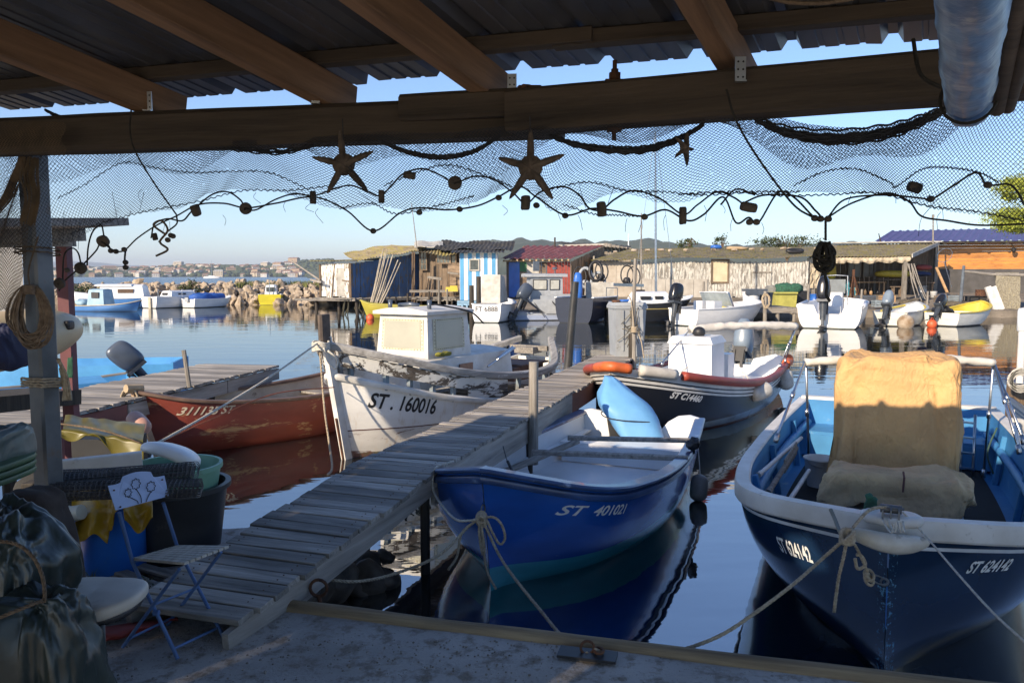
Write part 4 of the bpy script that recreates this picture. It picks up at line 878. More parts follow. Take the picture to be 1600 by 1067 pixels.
# rafters run forward over the beam and slope down to the eave
RH = radians(27.6); RS = .149; rdir = Vector((sin(RH), cos(RH), -RS)).normalized()
raf_px = [(-270, 205), (233, 177), (505, 162), (752, 145), (1152, 131)]
for i, (px, py) in enumerate(raf_px):
    p = G(px, py, ZB + .08) + Vector((0, 0, .058)); bar_obj(p - rdir * 6.4, p + rdir * .16, .075, .125, M_rafter, 'rafter', shed, .004)
# roof sheet: box-profile metal over a purlin
rn = Vector((cos(RH), -sin(RH), 0)); rup = rn.cross(rdir).normalized()
if rup.z < 0: rup = -rup
o0 = G(505, 162, ZB + .08); zoff = .125 + .052
def roofpt(s, t, up=0.0):
    "s along the beam line, t forward along the rafters (0 over the beam)"
    return o0 + Vector((0, 0, zoff)) + bd * s + rdir * t + rup * up
# profile across
def profile(u):
    P_ = .335; k = (u % P_) / P_
    rib = lambda c, w: abs(k - c) < w
    if k < .06: return .035 * k / .06
    if k < .16: return .035
    if k < .22: return .035 * (1 - (k - .16) / .06)
    if rib(.42, .03) or rib(.62, .03) or rib(.82, .03): return .005
    return 0
SMIN, SMAX = -2.75, 3.9
us = []; u = SMIN
ks = [0, .06, .16, .22, .385, .395, .445, .455, .585, .595, .645, .655, .785, .795, .845, .855]
u0 = math.floor(SMIN / .335) * .335
while u0 < SMAX:
    us += [u0 + k * .335 for k in ks if SMIN <= u0 + k * .335 <= SMAX]; u0 += .335
def eave(s): return .27 + .012 * (math.floor(s / 1.005) % 3 - 1)
def sheet_part(s0, s1, t0, t1):
    uu = [x for x in us if s0 <= x <= s1]; P = []
    for j in range(13):
        row = []
        for x in uu:
            e = eave(x) if t1 is None else t1; t = t0 + (e - t0) * j / 12
            row.append(SL(roofpt(x, t, profile(x) + .004 * noise.noise(Vector((x * 3, t * 2, 0))))))
        P.append(row)
    mb.sheet(P, -.003)
GAPS, GAPT = (max(x for x in us if x <= .09), min(x for x in us if x >= .25)), (-5.3, -4.0)      # unseen gap added to throw a streak of sun onto the navy bow
mb = MB(); sheet_part(SMIN, GAPS[0], -6.6, None); sheet_part(GAPS[0], GAPS[1], GAPT[1], None); sheet_part(GAPS[0], GAPS[1], -6.6, GAPT[0]); sheet_part(GAPS[1], SMAX, -6.6, None); mb.build('roof_sheet', M_sheet, shed)
def roof_st(p):
    "where a sun ray reaching p crosses the roof sheet"
    o = roofpt(0, 0); k = (o - p).dot(rup) / tosun.dot(rup); q = p + tosun * k - o; d1 = Vector((bd.x, bd.y, 0)); A_ = Matrix(((d1.x, rdir.x), (d1.y, rdir.y))); r = A_.inverted() @ Vector((q.x, q.y)); return tuple(round(v, 2) for v in r)
# purlin resting on the rafters, one more further in
for t_, s0, s1 in ((-.04, -2.7, 1.1), (-.02, .95, 3.9), (-1.5, -2.7, 3.9), (-3.0, -2.7, 3.9), (-4.6, -2.7, 3.9), (-6.2, -2.7, 3.9)):
    a = roofpt(s0, t_) - rup * .026; b = roofpt(s1, t_) - rup * .026; bar_obj(a, b, .07, .05, M_beam, 'purlin', shed, .004)
# post
pb = G(66, 845, .45); PX, PY = W(64, 500, 3.72).x, 3.72
mb = MB(); pr = [(.048, -.037), (.048, .037), (.037, .048), (-.037, .048), (-.048, .037), (-.048, -.037), (-.037, -.048), (.037, -.048)]
P = [[Vector((x, y, z)) for x, y in pr] for z in [i * .1 for i in range(25)]]; mb.grid(P, closed=True)
post = mb.build('post', M_steel, shed, auto=30); post.location = SL((PX, PY, .45)); post.rotation_euler = (0, 0, radians(-24)); post['label'] = 'grey metal post'
mb = MB(); mb.box((0, 0, .006), (.26, .26, .012)); mb.build('foot_plate', M_steel, post)
# far right post outside the frame and a diagonal prop
bar_obj((2.9, 2.1, .45), (2.9, 2.1, 2.7), .12, .12, M_beam, 'post', shed, up=(0, 1, 0))
# metal angle brackets at the rafters
for px, py in ((231, 158), (493, 146), (800, 132), (1157, 108)):
    Yp = {231: 3.38, 493: 3.20, 800: 3.02, 1157: 2.62}[px]
    p = W(px, py, Yp - .02); o = MB(); o.box((0, 0, 0), (.034, .004, .075)); o.box((0, -.006, -.04), (.034, .02, .004))
    for k in range(6): o.mi = 1; o.cyl((-.008 + .016 * (k % 2), -.003, -.026 + .024 * (k // 2)), (-.008 + .016 * (k % 2), -.0028, -.026 + .024 * (k // 2)), .0035, .0035, 8)
    b = o.build('bracket', [M_alu, M_dark], shed); b.location = SL(p); b.rotation_euler = (0, 0, RH * -1 + (pi/2 if False else .45))
# pipe clamp and bolt on the beam
p = G(828, 180, ZB) - bn * .085; mb = MB(); mb.bar(p + Vector((0, 0, -.055)) , p + Vector((0, 0, -.015)), .07, .02, up=bn); mb.tube([p + bn * .08 + Vector((0, 0, .1)) + bd * .0, p + Vector((0, -.0, .085)), p + Vector((0, 0, .03)), p + Vector((0, 0, -.05))], .011, 8)
for k in range(7): a = pi * k / 6; mb.bar(p + bn * (.02 + .07 * k / 6) + Vector((-.03, 0, .085 + .012 * sin(a))), p + bn * (.02 + .07 * k / 6) + Vector((.05, 0, .085 + .012 * sin(a))), .02, .006)
for v in range(len(mb.v)): mb.v[v] = tuple(SL(mb.v[v]))
mb.build('clamp', M_rust, shed, auto=40)
p = SL(G(960, 165, ZB)); mb = MB(); mb.cyl(p + Vector((0, 0, -.12)), p + Vector((0, 0, .155)), .008, .008, 8); mb.cyl(p + Vector((0, 0, .09)), p + Vector((0, 0, .112)), .022, .022, 6); mb.cyl(p + Vector((0, 0, .112)), p + Vector((0, 0, .125)), .014, .014, 6); mb.box(p + Vector((0, 0, .083)), (.07, .05, .006)); mb.box(p + Vector((0, 0, -.085)), (.05, .04, .01)); mb.build('bolt', M_rust, shed, auto=40)
# tie wires and cord hanging from the beam
def line(pts, r, mat, name, lab, cat, n=6, group=None, parent=None, m=10):
    mb = MB(); mb.tube(spline(pts, m), r, n); o = mb.build(name, mat, parent, auto=60)
    if parent is None: tag(o, lab, cat, group)
    return o
def BP(px, py, off=.11):
    "point of the vertical plane that hangs 'off' beyond the beam"
    d = ray(px, py); c = Vector((0, 0, CAMZ)); q = bL + bn * off; t = (q - c).dot(bn) / d.dot(bn); return c + d * t
line([BP(205, 172, -.09), BP(203, 205, -.09), BP(212, 238, -.08), BP(240, 285, .02), BP(276, 336, .09)], .0032, M_ropeg, 'cord', 'thin black cord slanting from the beam down to the left float line', 'cord')
line([BP(1135, 140, -.085), BP(1150, 188, -.08), BP(1185, 248, .0), BP(1238, 318, .09), BP(1272, 341, .1)], .0036, M_ropeg, 'cord', 'thin black cord slanting from the fourth rafter down to the float line', 'cord')
line([W(1427, 62, 2.35), W(1434, 105, 2.3), W(1446, 124, 2.28), W(1475, 138, 2.26), W(1496, 142, 2.25)], .006, M_ropeg, 'wire', 'bent black wire hooked between the eave and the blue tarpaulin roll', 'wire')
line([W(1200, -4, 2.0), W(1235, 4, 2.0), W(1285, 5, 2.0), W(1335, -2, 2.0)], .006, M_ropeb, 'cord', 'tan cord sagging under the roof at the very top of the picture', 'cord')
# blue tarpaulin roll and poles hung under the roof on the right
def RR(px, py, Y): return W(px, py, Y)
e0 = W(1513, 168, 2.05); e1 = e0 - Vector((sin(RH) * .35, cos(RH), -.1)) * 1.5
e1 = W(1523, -60, 1.1)
mb = MB(); P = []
dd = (e1 - e0); L = dd.length; d = dd.normalized(); r_ = d.cross(Vector((0, 0, 1))).normalized(); u_ = r_.cross(d)
for i in range(70):
    t = i / 69; row = []
    for k in range(40):
        a = 2 * pi * k / 40; rad = (.052 if i else .03) * (1 + .0 * t) * (1 + .09 * noise.noise(Vector((cos(a) * 1.5, sin(a) * 1.5, t * 9))) + .05 * noise.noise(Vector((cos(a) * 3 + 5, sin(a) * 3, t * 30))) - (.12 if abs(t - .12) < .015 else 0))
        row.append(e0 + dd * t + (r_ * cos(a) + u_ * sin(a)) * rad)
    P.append(row)
mb.grid(P, closed=True); mb.add(P[0], [tuple(range(40))]); mb.add(P[-1], [tuple(range(40))])
M_bluetarp = surf('blue_tarpaulin', (.10, .2, .36), (.045, .10, .22), 9, .38, bmp=.7, bdist=.01, stretch=(1, 1, .3), spots=(.3, .36, .42), spot=(.6, .75, 14))
tag(mb.build('tarpaulin_roll', M_bluetarp, smooth=True), 'rolled blue tarpaulin slung under the roof at the top right', 'tarpaulin')
for i, (x0, y0, x1, Y0, r) in enumerate(((1546, 172, 1580, 2.03, .014), (1558, 170, 1600, 2.03, .02), (1575, 168, 1640, 2.03, .017), (1496, 165, 1487, 2.14, .02))):
    mb = MB(); a = W(x0, y0, Y0); b = W(x1, -60, 1.25); mb.tube([a, a.lerp(b, .5) + Vector((0, 0, .005)), b], r, 10); tag(mb.build('pole', M_beam, auto=50), ['thin dark pole hung right beside the blue tarpaulin roll', 'thicker dark pole second to the right of the blue tarpaulin roll', 'dark pole outermost right of the blue tarpaulin roll', 'dark pole just left of the blue tarpaulin roll'][i], 'pole')
mb = MB(); c = e0 + dd * .12; mb.tube([c + (r_ * cos(a) + u_ * sin(a)) * .06 + r_ * (0 if cos(a) > 0 else 0) for a in [k * pi / 12 for k in range(25)]], .004, 5)
mb.tube(spline([c + r_ * -.06, c + Vector((-.03, .03, -.0)), W(1490, 150, 2.2)], 5), .004, 5); mb.tube(spline([W(1490, 138, 2.0), W(1530, 158, 1.93), W(1565, 160, 1.95), W(1585, 140, 2.0), W(1600, 110, 2.0)], 6), .004, 5)
tag(mb.build('tie_cord', M_ropeg), 'dark cord tied round the blue tarpaulin roll and the poles', 'cord')
# unseen boards behind the viewer and at the left, added to block the sun
mb = MB(); a = SL((-10, -2.7, 0)); b = SL((5.5, -2.7, 0)); planks(mb, a, b, 2.65, 4.3, .2); mb.build('rear_shade_boards', M_shackb, shed)
bw = thing('left_shade_wall', 'unseen plank wall added left of the viewer to block the sun', 'wall', (0, 0, .45)); a = roofpt(SMIN + .06, -.85); b = roofpt(SMIN + .06, -6.4)
mb = MB(); planks(mb, b, a, 0, 2.5, .25, top=lambda k: b.z - .55 + (a.z - b.z) * k, jit=.01); mb.build('boards', M_shackb, bw)
# ---------------------------------------------------------------- decorative net with corks and starfish
M_net = surf('net_twine', (.035, .038, .045), (.02, .022, .028), 20, .9, bmp=0)
M_netb = surf('brown_net_twine', (.13, .09, .05), (.07, .05, .03), 20, .9, bmp=0)
M_cork = surf('old_cork', (.10, .08, .06), (.04, .033, .027), 14, .95, bmp=.6, bdist=.003)
M_star = surf('dried_starfish', (.13, .10, .075), (.06, .047, .036), 30, .9, bmp=.6, bdist=.003)
topc = [(-40, 205), (60, 212), (160, 222), (270, 228), (380, 226), (500, 220), (600, 212), (700, 214), (760, 206), (830, 200), (920, 202), (1030, 196), (1100, 190), (1180, 182), (1260, 200), (1350, 205), (1420, 192), (1500, 160), (1560, 150), (1640, 145)]
botc = [(-40, 400), (0, 395), (60, 385), (120, 362), (160, 352), (210, 335), (300, 325), (360, 302), (440, 298), (520, 326), (570, 322), (640, 331), (700, 320), (760, 308), (810, 295), (850, 298), (880, 330), (935, 320), (985, 302), (1050, 318), (1110, 300), (1180, 305), (1240, 300), (1330, 303), (1400, 303), (1470, 322), (1540, 335), (1640, 345)]
net = thing('fishing_net', 'dark fishing net draped along the beam with a looping float line of corks', 'fishing net', BP(800, 200))
def NL(p): return Vector(p) - net.location
def offs(px, v): return .10 + .05 * sin(px * .021) * v + .035 * noise.noise(Vector((px * .012, v * 2.0, 3))) * 2
def NP(px, v):
    t = hermite([p[0] for p in topc], [p[1] for p in topc], px); b = hermite([p[0] for p in botc], [p[1] for p in botc], px)
    b += 4 * noise.noise(Vector((px * .05, 1, 0)))
    py = t - 6 + (b - t + 6) * v
    # the meshes drift sideways so the diamonds bend like hung netting
    q = px + 26 * sin(px * .011 + 1) * v + 14 * noise.noise(Vector((px * .01, v * 2.5, 9)))
    return BP(q, py, offs(px, v))
def netting(x0, x1, cols, rows, r, fn, mb, tear=.0):
    nodes = {}
    for j in range(rows + 1):
        for i in range(cols + 1):
            if (i + j) % 2 == 0: nodes[i, j] = fn(x0 + (x1 - x0) * i / cols, j / rows)
    for (i, j), p in nodes.items():
        for di in (-1, 1):
            q = nodes.get((i + di, j + 1))
            if q is not None and rk.random() > tear:
                # twine: thin three sided strand
                d = (q - p).normalized(); a = d.cross(bn).normalized() * r; b = bn * r
                mb.add([p + a - b * .5, p - a - b * .5, p + b, q + a - b * .5, q - a - b * .5, q + b], [(0, 1, 4, 3), (1, 2, 5, 4), (2, 0, 3, 5)])
    return nodes
mb = MB(); netting(-40, 1640, 560, 52, .0009, lambda px, v: NL(NP(px, v)), mb, .004); nm = mb.build('netting', M_net, net)
# second layer hangs partly behind (doubles the mesh near the beam)
top2 = lambda px: hermite([p[0] for p in topc], [p[1] for p in topc], px)
mb = MB()
def NP2(px, v):
    t = top2(px) - 6; b = t + (38 + 26 * sin(px * .0105 + .4) + 18 * sin(px * .027)) ; return NL(BP(px + 10 * v, t + (b - t) * v, .16 + .03 * sin(px * .03)))
netting(-40, 1640, 520, 18, .0009, NP2, mb, .0); mb.build('netting', M_net, net)
# selvedge lines (knotted edge cords)
def edge(pts, off=.12, r=.0022, wig=1.6):
    P = []; 
    Q = spline([Vector((x, y, 0)) for x, y in pts], 22)
    for i, q in enumerate(Q): P.append(NL(BP(q.x, q.y + wig * sin(i * 1.9) , off)))
    mb.tube(P, r, 4)
mb = MB()
edge([(90, 310), (130, 290), (190, 255), (240, 262), (300, 270), (360, 268), (420, 270), (480, 295)]); edge([(110, 365), (170, 345), (230, 330), (310, 315), (380, 298), (450, 298), (520, 290)])
edge([(600, 290), (650, 270), (700, 258), (760, 275), (800, 292)]); edge([(860, 295), (920, 285), (980, 298), (1040, 300), (1100, 305), (1180, 300), (1250, 300)]); edge([(1240, 290), (1290, 268), (1340, 265), (1390, 285), (1400, 292), (1440, 265), (1480, 262), (1530, 270), (1560, 285)])
edge([(1060, 304), (1140, 300), (1220, 306), (1300, 304), (1370, 302), (1450, 322), (1520, 330), (1600, 345)]); edge([(530, 326), (580, 318), (620, 334), (690, 320), (740, 306)]); edge([(880, 320), (930, 335), (960, 336), (1000, 338)])
mb.build('edge_cord', M_net, net)
# gathered swags of net along the beam
def swag(pts, r, n, off=.13):
    Q = spline([Vector((x, y, 0)) for x, y in pts], 14); m = len(Q)
    mb = MB()
    for s_ in range(n):
        ph = rk.uniform(0, 6); dx = rk.gauss(0, r); dy = rk.gauss(0, r); P = []
        for i, q in enumerate(Q):
            k = sin(pi * i / (m - 1)) * .8 + .3
            P.append(NL(BP(q.x, q.y, off) + Vector((0, dx * k, dy * k)) + Vector((0, 0, .003 * sin(i * .9 + ph)))))
        mb.tube(P, .0035, 4)
    mb.build('gathered_edge', M_net, net, smooth=True)
swag([(596, 222), (640, 238), (690, 245), (740, 236), (782, 212)], .004, 16); swag([(858, 212), (905, 228), (960, 235), (1010, 234), (1060, 218), (1100, 195)], .005, 18); swag([(1180, 188), (1230, 208), (1300, 218), (1380, 210), (1440, 190), (1490, 165)], .009, 34); swag([(330, 228), (380, 234), (440, 238), (490, 228)], .004, 10); swag([(70, 172), (85, 180), (110, 188)], .003, 8)

# the looping float lines
lines = [
 [(92, 455), (100, 440), (125, 418), (150, 392), (158, 378), (175, 390), (193, 392), (215, 372), (245, 352), (275, 338), (310, 320), (350, 318), (385, 325), (430, 318), (490, 308), (540, 328), (583, 361), (625, 333), (655, 325), (700, 328), (745, 322), (778, 308), (812, 292), (838, 308), (883, 336), (925, 326), (962, 330), (1004, 338), (1040, 328), (1075, 345), (1100, 335), (1130, 308), (1150, 348), (1170, 340), (1185, 348), (1215, 302), (1240, 308), (1275, 342), (1291, 341), (1330, 318), (1385, 302), (1420, 315), (1440, 338), (1480, 345), (1530, 352), (1600, 350)],
 [(98, 440), (100, 400), (112, 388), (122, 395), (127, 415)], [(136, 415), (138, 385), (145, 362), (158, 352), (163, 370), (172, 388)],
 [(236, 372), (242, 350), (262, 342), (285, 345), (300, 330), (330, 305), (355, 300), (375, 312), (384, 325), (400, 328), (430, 312), (460, 303), (490, 306), (520, 296), (548, 290), (575, 300), (594, 306), (612, 290), (630, 272), (660, 264), (690, 275), (710, 286), (740, 276), (770, 280), (800, 300), (822, 318), (845, 300), (880, 292), (905, 305), (920, 325), (940, 328), (960, 312), (990, 298), (1030, 310), (1067, 335), (1090, 320), (1120, 300), (1145, 308), (1160, 318)],
 [(1160, 318), (1195, 305), (1250, 308), (1275, 330), (1291, 341), (1320, 312), (1380, 305), (1440, 310), (1455, 312), (1490, 290), (1525, 270), (1543, 289), (1575, 288), (1590, 300), (1600, 320)],
 [(276, 338), (276, 350), (262, 362), (248, 378)], [(1126, 320), (1150, 296), (1180, 305)]]
mb = MB()
for k, L_ in enumerate(lines):
    Q = spline([Vector((x, y, 0)) for x, y in L_], 9); P = [NL(BP(q.x, q.y, .10 + .02 * sin(i * .11 + k))) for i, q in enumerate(Q)]; mb.tube(P, .0034, 6)
mb.build('float_line', M_ropeg, net, smooth=True)
def disc(px, py, r, th, ax=0.0, name='cork_float', off=.09, tilt=0.3):
    p = NL(BP(px, py, off)); M = Matrix.Rotation(ax, 3, 'Y') @ Matrix.Rotation(pi / 2 + tilt, 3, 'X'); mb = MB(); prof = [(.004, -th/2), (r * .75, -th/2), (r, -th * .3), (r * 1.02, 0), (r, th * .3), (r * .75, th/2), (.004, th/2)]
    mb.lathe(prof, p, 16, M); 
    for i in range(len(mb.v)): v = Vector(mb.v[i]); mb.v[i] = tuple(v + (v - p) * .08 * noise.noise(v * 60))
    mb.build(name, M_cork, net, auto=50)
def roll(px, py, r, L, a, name='cork_float'):
    p = NL(BP(px, py, .09)); M = Matrix.Rotation(-a, 3, 'Y'); mb = MB(); mb.lathe([(.002, -L/2), (r * .8, -L/2), (r, -L * .4), (r * 1.03, 0), (r, L * .4), (r * .8, L/2), (.002, L/2)], p, 14, M)
    for i in range(len(mb.v)): v = Vector(mb.v[i]); mb.v[i] = tuple(v + (v - p) * .1 * noise.noise(v * 50))
    mb.build(name, M_cork, net, auto=50)
for px, py, r in ((161, 377, .026), (126, 419, .026), (93, 443, .024), (384, 326, .024), (711, 286, .026)): disc(px, py, r, .022)
for px, py, r, L, a in ((306, 329, .019, .045, .3), (489, 309, .013, .05, 0), (596, 307, .012, .05, 0), (821, 317, .017, .05, 0), (940, 327, .017, .05, .1), (1067, 337, .013, .058, .0), (1170, 324, .016, .055, 1.4), (1429, 293, .017, .04, 1.3), (640, 274, .014, .045, 1.4), (242, 370, .011, .03, .2)): roll(px, py, r, L, a)
mb_sp = [(181, 393), (194, 390), (196, 410), (196, 418), (267, 368), (262, 375), (270, 369), (583, 361), (655, 332), (718, 327), (779, 309), (838, 321), (883, 337), (1007, 339), (1171, 347), (1182, 347), (1273, 341), (1282, 342), (1294, 342), (1454, 311), (1543, 289), (105, 422), (173, 392)]
for px, py in mb_sp:
    mb = MB(); mb.blob(NL(BP(px, py, .09)), (.0125, .0125, .011), 1, 1, amp=.002, fs=60, n=(12, 8)); mb.build('lead_weight', M_cork, net, smooth=True)
mb = MB()
for px, py in [(222, 300), (255, 348), (265, 350), (348, 340), (400, 305), (447, 318), (485, 322), (497, 330), (735, 310), (785, 325), (868, 325), (903, 340), (980, 345), (1003, 350), (1040, 340), (1100, 325), (1127, 322), (1145, 345), (1190, 352), (1440, 345), (1467, 322), (1470, 335)]:
    p = NL(BP(px, py - 4, .1)); mb = MB(); mb.tube(spline([p, p + Vector((rk.uniform(-.02, .02), 0, -.02)), p + Vector((rk.uniform(-.02, .02), 0, rk.uniform(-.06, -.03)))], 4), .0010, 3); mb.build('loose_thread', M_net, net)
for a, b in (((205, 330), (193, 350)), ((225, 300), (218, 330)), ((1400, 300), (1400, 318)), ((1466, 310), (1440, 340)), ((1330, 305), (1325, 318)), ((560, 300), (590, 322)), ((905, 290), (915, 325)), ((960, 290), (950, 318)), ((175, 300), (185, 352)), ((100, 330), (98, 385)), ((110, 340), (115, 385)), ((125, 345), (122, 390))): mb = MB(); mb.tube([NL(BP(*a, .1)), NL(BP(*b, .1))], .0012, 3); mb.build('loose_thread', M_net, net)
# knot tail on the left
line([BP(196, 392, .09), BP(195, 405, .09), BP(196, 418, .09)], .004, M_ropeg, 'cord_tail', '', '', parent=None)['label'] = 'short cord with two weights hanging under the left cork'
bpy.data.objects['cord_tail']['category'] = 'cord'
line([BP(258, 366, .08), BP(240, 352, .08), BP(252, 345, .07), BP(262, 360, .08), BP(250, 378, .08), BP(262, 390, .08), BP(244, 400, .08)], .0045, M_ropeb, 'knotted_cord', 'small knotted brown cord loop dangling below the net at left', 'cord')
# starfish
def starfish(name, lab, px, py, r, rots, off=.05, Rm=None, arms=None, hang=None):
    c = BP(px, py, off); t = thing(name, lab, 'starfish', c); mb = MB(); n = 200; P = []
    A = arms or [rots + 2 * pi * k / 5 for k in range(5)]; LN = [1.0, .95, 1, 1.05, .97]
    def rad(a):
        v = .2
        for k, q in enumerate(A):
            d = abs((a - q + pi) % (2 * pi) - pi); v = max(v, LN[k % 5] * (1 / (1 + (d / .20) ** 1.7)) * (1 if d < .6 else .6))
        return max(v, .33)
    for j in range(9):
        s_ = j / 8; row = []
        for i in range(n):
            a = 2 * pi * i / n; q = rad(a) * r * s_
            h = .014 * max(0, 1 - s_) ** .5 * (1.3 - .5 * s_) + .006 * (1 - s_ ** 6) + .0022 * noise.noise(Vector((cos(a) * q * 160, sin(a) * q * 160, 0)))
            row.append(Vector((cos(a) * q, -h, sin(a) * q)))
        P.append(row)
    mb.grid(P, closed=True); mb.grid([[Vector((p.x, .006 * (1 - j / 8), p.z)) for p in row] for j, row in enumerate(P)], closed=True, flip=True)
    mb.build('body', M_star, t, auto=60); t.rotation_euler = (0, 0, atan2(bd.y, bd.x))
    if hang:
        mb = MB(); mb.tube([(0, 0, r * .5), Vector((0, -.01, r * 1.3))], .002, 4); mb.build('hanging_thread', M_net, t)
    return t
starfish('starfish', 'large dried starfish hanging from the clamp in the middle of the beam', 829, 262, .135, pi / 2, hang=1)
s_ = starfish('starfish', 'large dried starfish hanging left of the centre one, tilted sideways', 537, 257, .13, pi / 2 + .1, hang=1); s_.rotation_euler = (0, 0, atan2(bd.y, bd.x) + .35)
s_ = starfish('starfish', 'small thin starfish caught in the net right of the centre', 1068, 232, .06, pi / 2 - .3, off=.08); s_.rotation_euler.z += 1.0
# coil of black rope hanging in the middle right
t = thing('rope_coil', 'tangled coil of black rope hanging from the float line above the far quay', 'rope', BP(1290, 345, .1)); 
mb = MB()
def QL(px, py, o=.1): return BP(px, py, o) - t.location
mb.tube([QL(1290, 343), QL(1290, 376)], .004, 6)
for k in range(13):
    w_ = rk.uniform(5, 16); h_ = rk.uniform(18, 48); cx = 1288 + rk.uniform(-4, 4); P = [QL(cx + w_ * sin(a) * (1 - .3 * cos(a)), 380 + h_ * (1 - cos(a)) / 2, .1 + .015 * sin(a + k) + rk.uniform(-.01, .01)) for a in [i * 2 * pi / 22 for i in range(23)]]; mb.tube(P, .0048, 6)
for k in range(4): mb.tube([QL(1280 + k * 5, 385 - 5, .1), QL(1283 + k * 5, 379, .085), QL(1292 - k * 3, 384, .1)], .006, 6)
mb.tube(spline([QL(1287, 420), QL(1292, 445), QL(1291, 460), QL(1297, 471)], 5), .005, 6); mb.build('coil', M_ropeg, t, smooth=True)
# brown net bunch at the far left, lit by the sun, hanging beside the post
t = thing('net_bunch', 'bunched brown net hanging over the beam end and down the left of the post', 'fishing net', BP(10, 215, -.1))
mb = MB()
def LP(px, py, off): return BP(px, py, off) - t.location
def wrap(px, v):
    return LP(px + 4 * sin(v * 9), 191 + .045 * (px) * 0 + 51 * v, -.088 - .012 * sin(v * pi))
netting(-60, 100, 64, 22, .0012, wrap, mb); 
def hangn(u, v):
    x = 5 + 70 * u; return LP(x * (1 - .5 * v) + 10 * sin(v * 5 + u * 4) - 30 * v, 235 + 260 * v + 12 * sin(u * 7), .16 + .05 * sin(u * 9 + v * 4))
netting(-.6, 1.0, 70, 90, .0012, hangn, mb, .01)
mb.build('netting', M_netb, t); mb = MB()
for k in range(14):
    x = rk.uniform(-2, 14); mb.tube(spline([LP(34 + x * .3, 242, .1), LP(20 + x, 275, .12), LP(4 + x, 310, .14), LP(-25 + x, 345, .15)], 6), .004, 4)
mb.build('gathered_strand', M_netb, t); mb = MB()
for k in range(26):
    x = 52 + rk.uniform(-16, 8); mb.tube(spline([LP(x, 245 + rk.uniform(0, 6), -.03), LP(x - 4 + rk.uniform(-4, 4), 275, -.04 + rk.uniform(-.01, .01)), LP(x + 2, 310, -.05), LP(x - 6, 345 + rk.uniform(0, 10), -.04)], 6), .003, 4)
mb.build('gathered_strand', M_netb, t)
# ---------------------------------------------------------------- quay, piers
rq = random.Random(33)
def wl(root, mb):
    M = (Matrix.Translation(root.location) @ Matrix.Rotation(root.rotation_euler.z, 4, 'Z')).inverted(); mb.v = [tuple(M @ Vector(v)) for v in mb.v]; return mb
def concrete():
    m, nt, b = newmat('quay_concrete'); n1 = noi(nt, coords(nt), 1.3, 6, .6); n2 = noi(nt, coords(nt), 9, 8, .7); n3 = noi(nt, coords(nt), 70, 4, .7)
    c = ramp(nt, n1, [(.3, (.34, .31, .28)), (.7, (.55, .52, .485))]); c = mixc(nt, ramp(nt, n2, [(.5, (0, 0, 0)), (.62, (1, 1, 1))]), c, (.24, .205, .165)); c = mixc(nt, ramp(nt, n3, [(.62, (0, 0, 0)), (.7, (1, 1, 1))]), c, (.09, .07, .05))
    nt.links.new(c, b.inputs['Base Color']); b.inputs['Roughness'].default_value = .92
    h = N(nt, 'ShaderNodeMath', operation='ADD'); nt.links.new(n2, h.inputs[0]); nt.links.new(n3, h.inputs[1]); bump(nt, b, h.outputs[0], .9, .02); return m
M_quay = concrete(); ZQ = .45
e1 = G(418, 951, ZQ); e2 = G(1300, 1060, ZQ); ed = (e2 - e1).normalized(); e3 = e2 + ed * 4
P = []
for j in range(60):
    v = j / 59; row = []
    for i in range(90):
        x = -9 + 15 * (i / 89); 
        ye = e1.y + (x - e1.x) * ed.y / ed.x if x > e1.x else 5.25 + .12 * noise.noise(Vector((x * 2, 0, 0)))
        if e1.x - .25 < x <= e1.x: ye = e1.y + (5.2 - e1.y) * min(1, (e1.x - x) / .25)
        Y = -6 + (ye + 6) * v ** .55; row.append(Vector((x, Y, ZQ + .012 * noise.noise(Vector((x * 2.2, Y * 2.2, 0))) + .004 * noise.noise(Vector((x * 11, Y * 11, 0))))))
    P.append(row)
P.append([Vector((p.x, p.y + .02, -.9)) for p in P[-1]])
mb = MB(); mb.grid(P); mb.build('quay', M_quay, auto=50)['kind'] = 'structure'
plane('bounce_ground', [(-40, -60, ZQ - .01), (40, -60, ZQ - .01), (40, -6, ZQ - .01), (-40, -6, ZQ - .01)], surf('bounce_sand', (.62, .50, .36), (.52, .42, .3), 2, .95))  # unseen pale ground added to bounce warm light under the shed roof
mb = MB(); bed = [[(x, y, -.35 - .25 * max(0, y - 4) + .1 * noise.noise(Vector((x, y, 0)))) for x in [-9 + i * .5 for i in range(31)]] for y in [3 + j * .5 for j in range(12)]]; mb.grid(bed); mb.build('harbour_bed', surf('mud', (.05, .045, .03), None, 4, .9))['kind'] = 'structure'
M_log = wood('edge_log_wood', (.34, .25, .14), (.17, .12, .07), 'X', 3, rough=.85, bmp=.6, island=.05)
def log_obj(a, b, r, name, mat, lab, cat, n=14):
    a = Vector(a); b = Vector(b); L = (b - a).length; m = max(3, int(L / .15)); mb = MB(); P = [Vector((L * i / m, .012 * noise.noise(Vector((i * .2, 1, 0))), .01 * noise.noise(Vector((i * .2, 5, 0))))) for i in range(m + 1)]
    mb.tube(P, [r * (1 + .1 * noise.noise(Vector((i * .3, 9, 0)))) for i in range(m + 1)], n); o = mb.build(name, mat, auto=50); d = (b - a).normalized(); y = Vector((0, 0, 1)).cross(d).normalized(); M = Matrix((d, y, d.cross(y))).transposed().to_4x4(); M.translation = a; o.matrix_world = M; return tag(o, lab, cat)
log_obj(e1 + Vector((-.05, .05, -.01)), e2 + ed * 3.2 + Vector((0, .06, -.01)), .05, 'edge_log', M_log, 'long round timber lying along the edge of the concrete quay', 'timber')
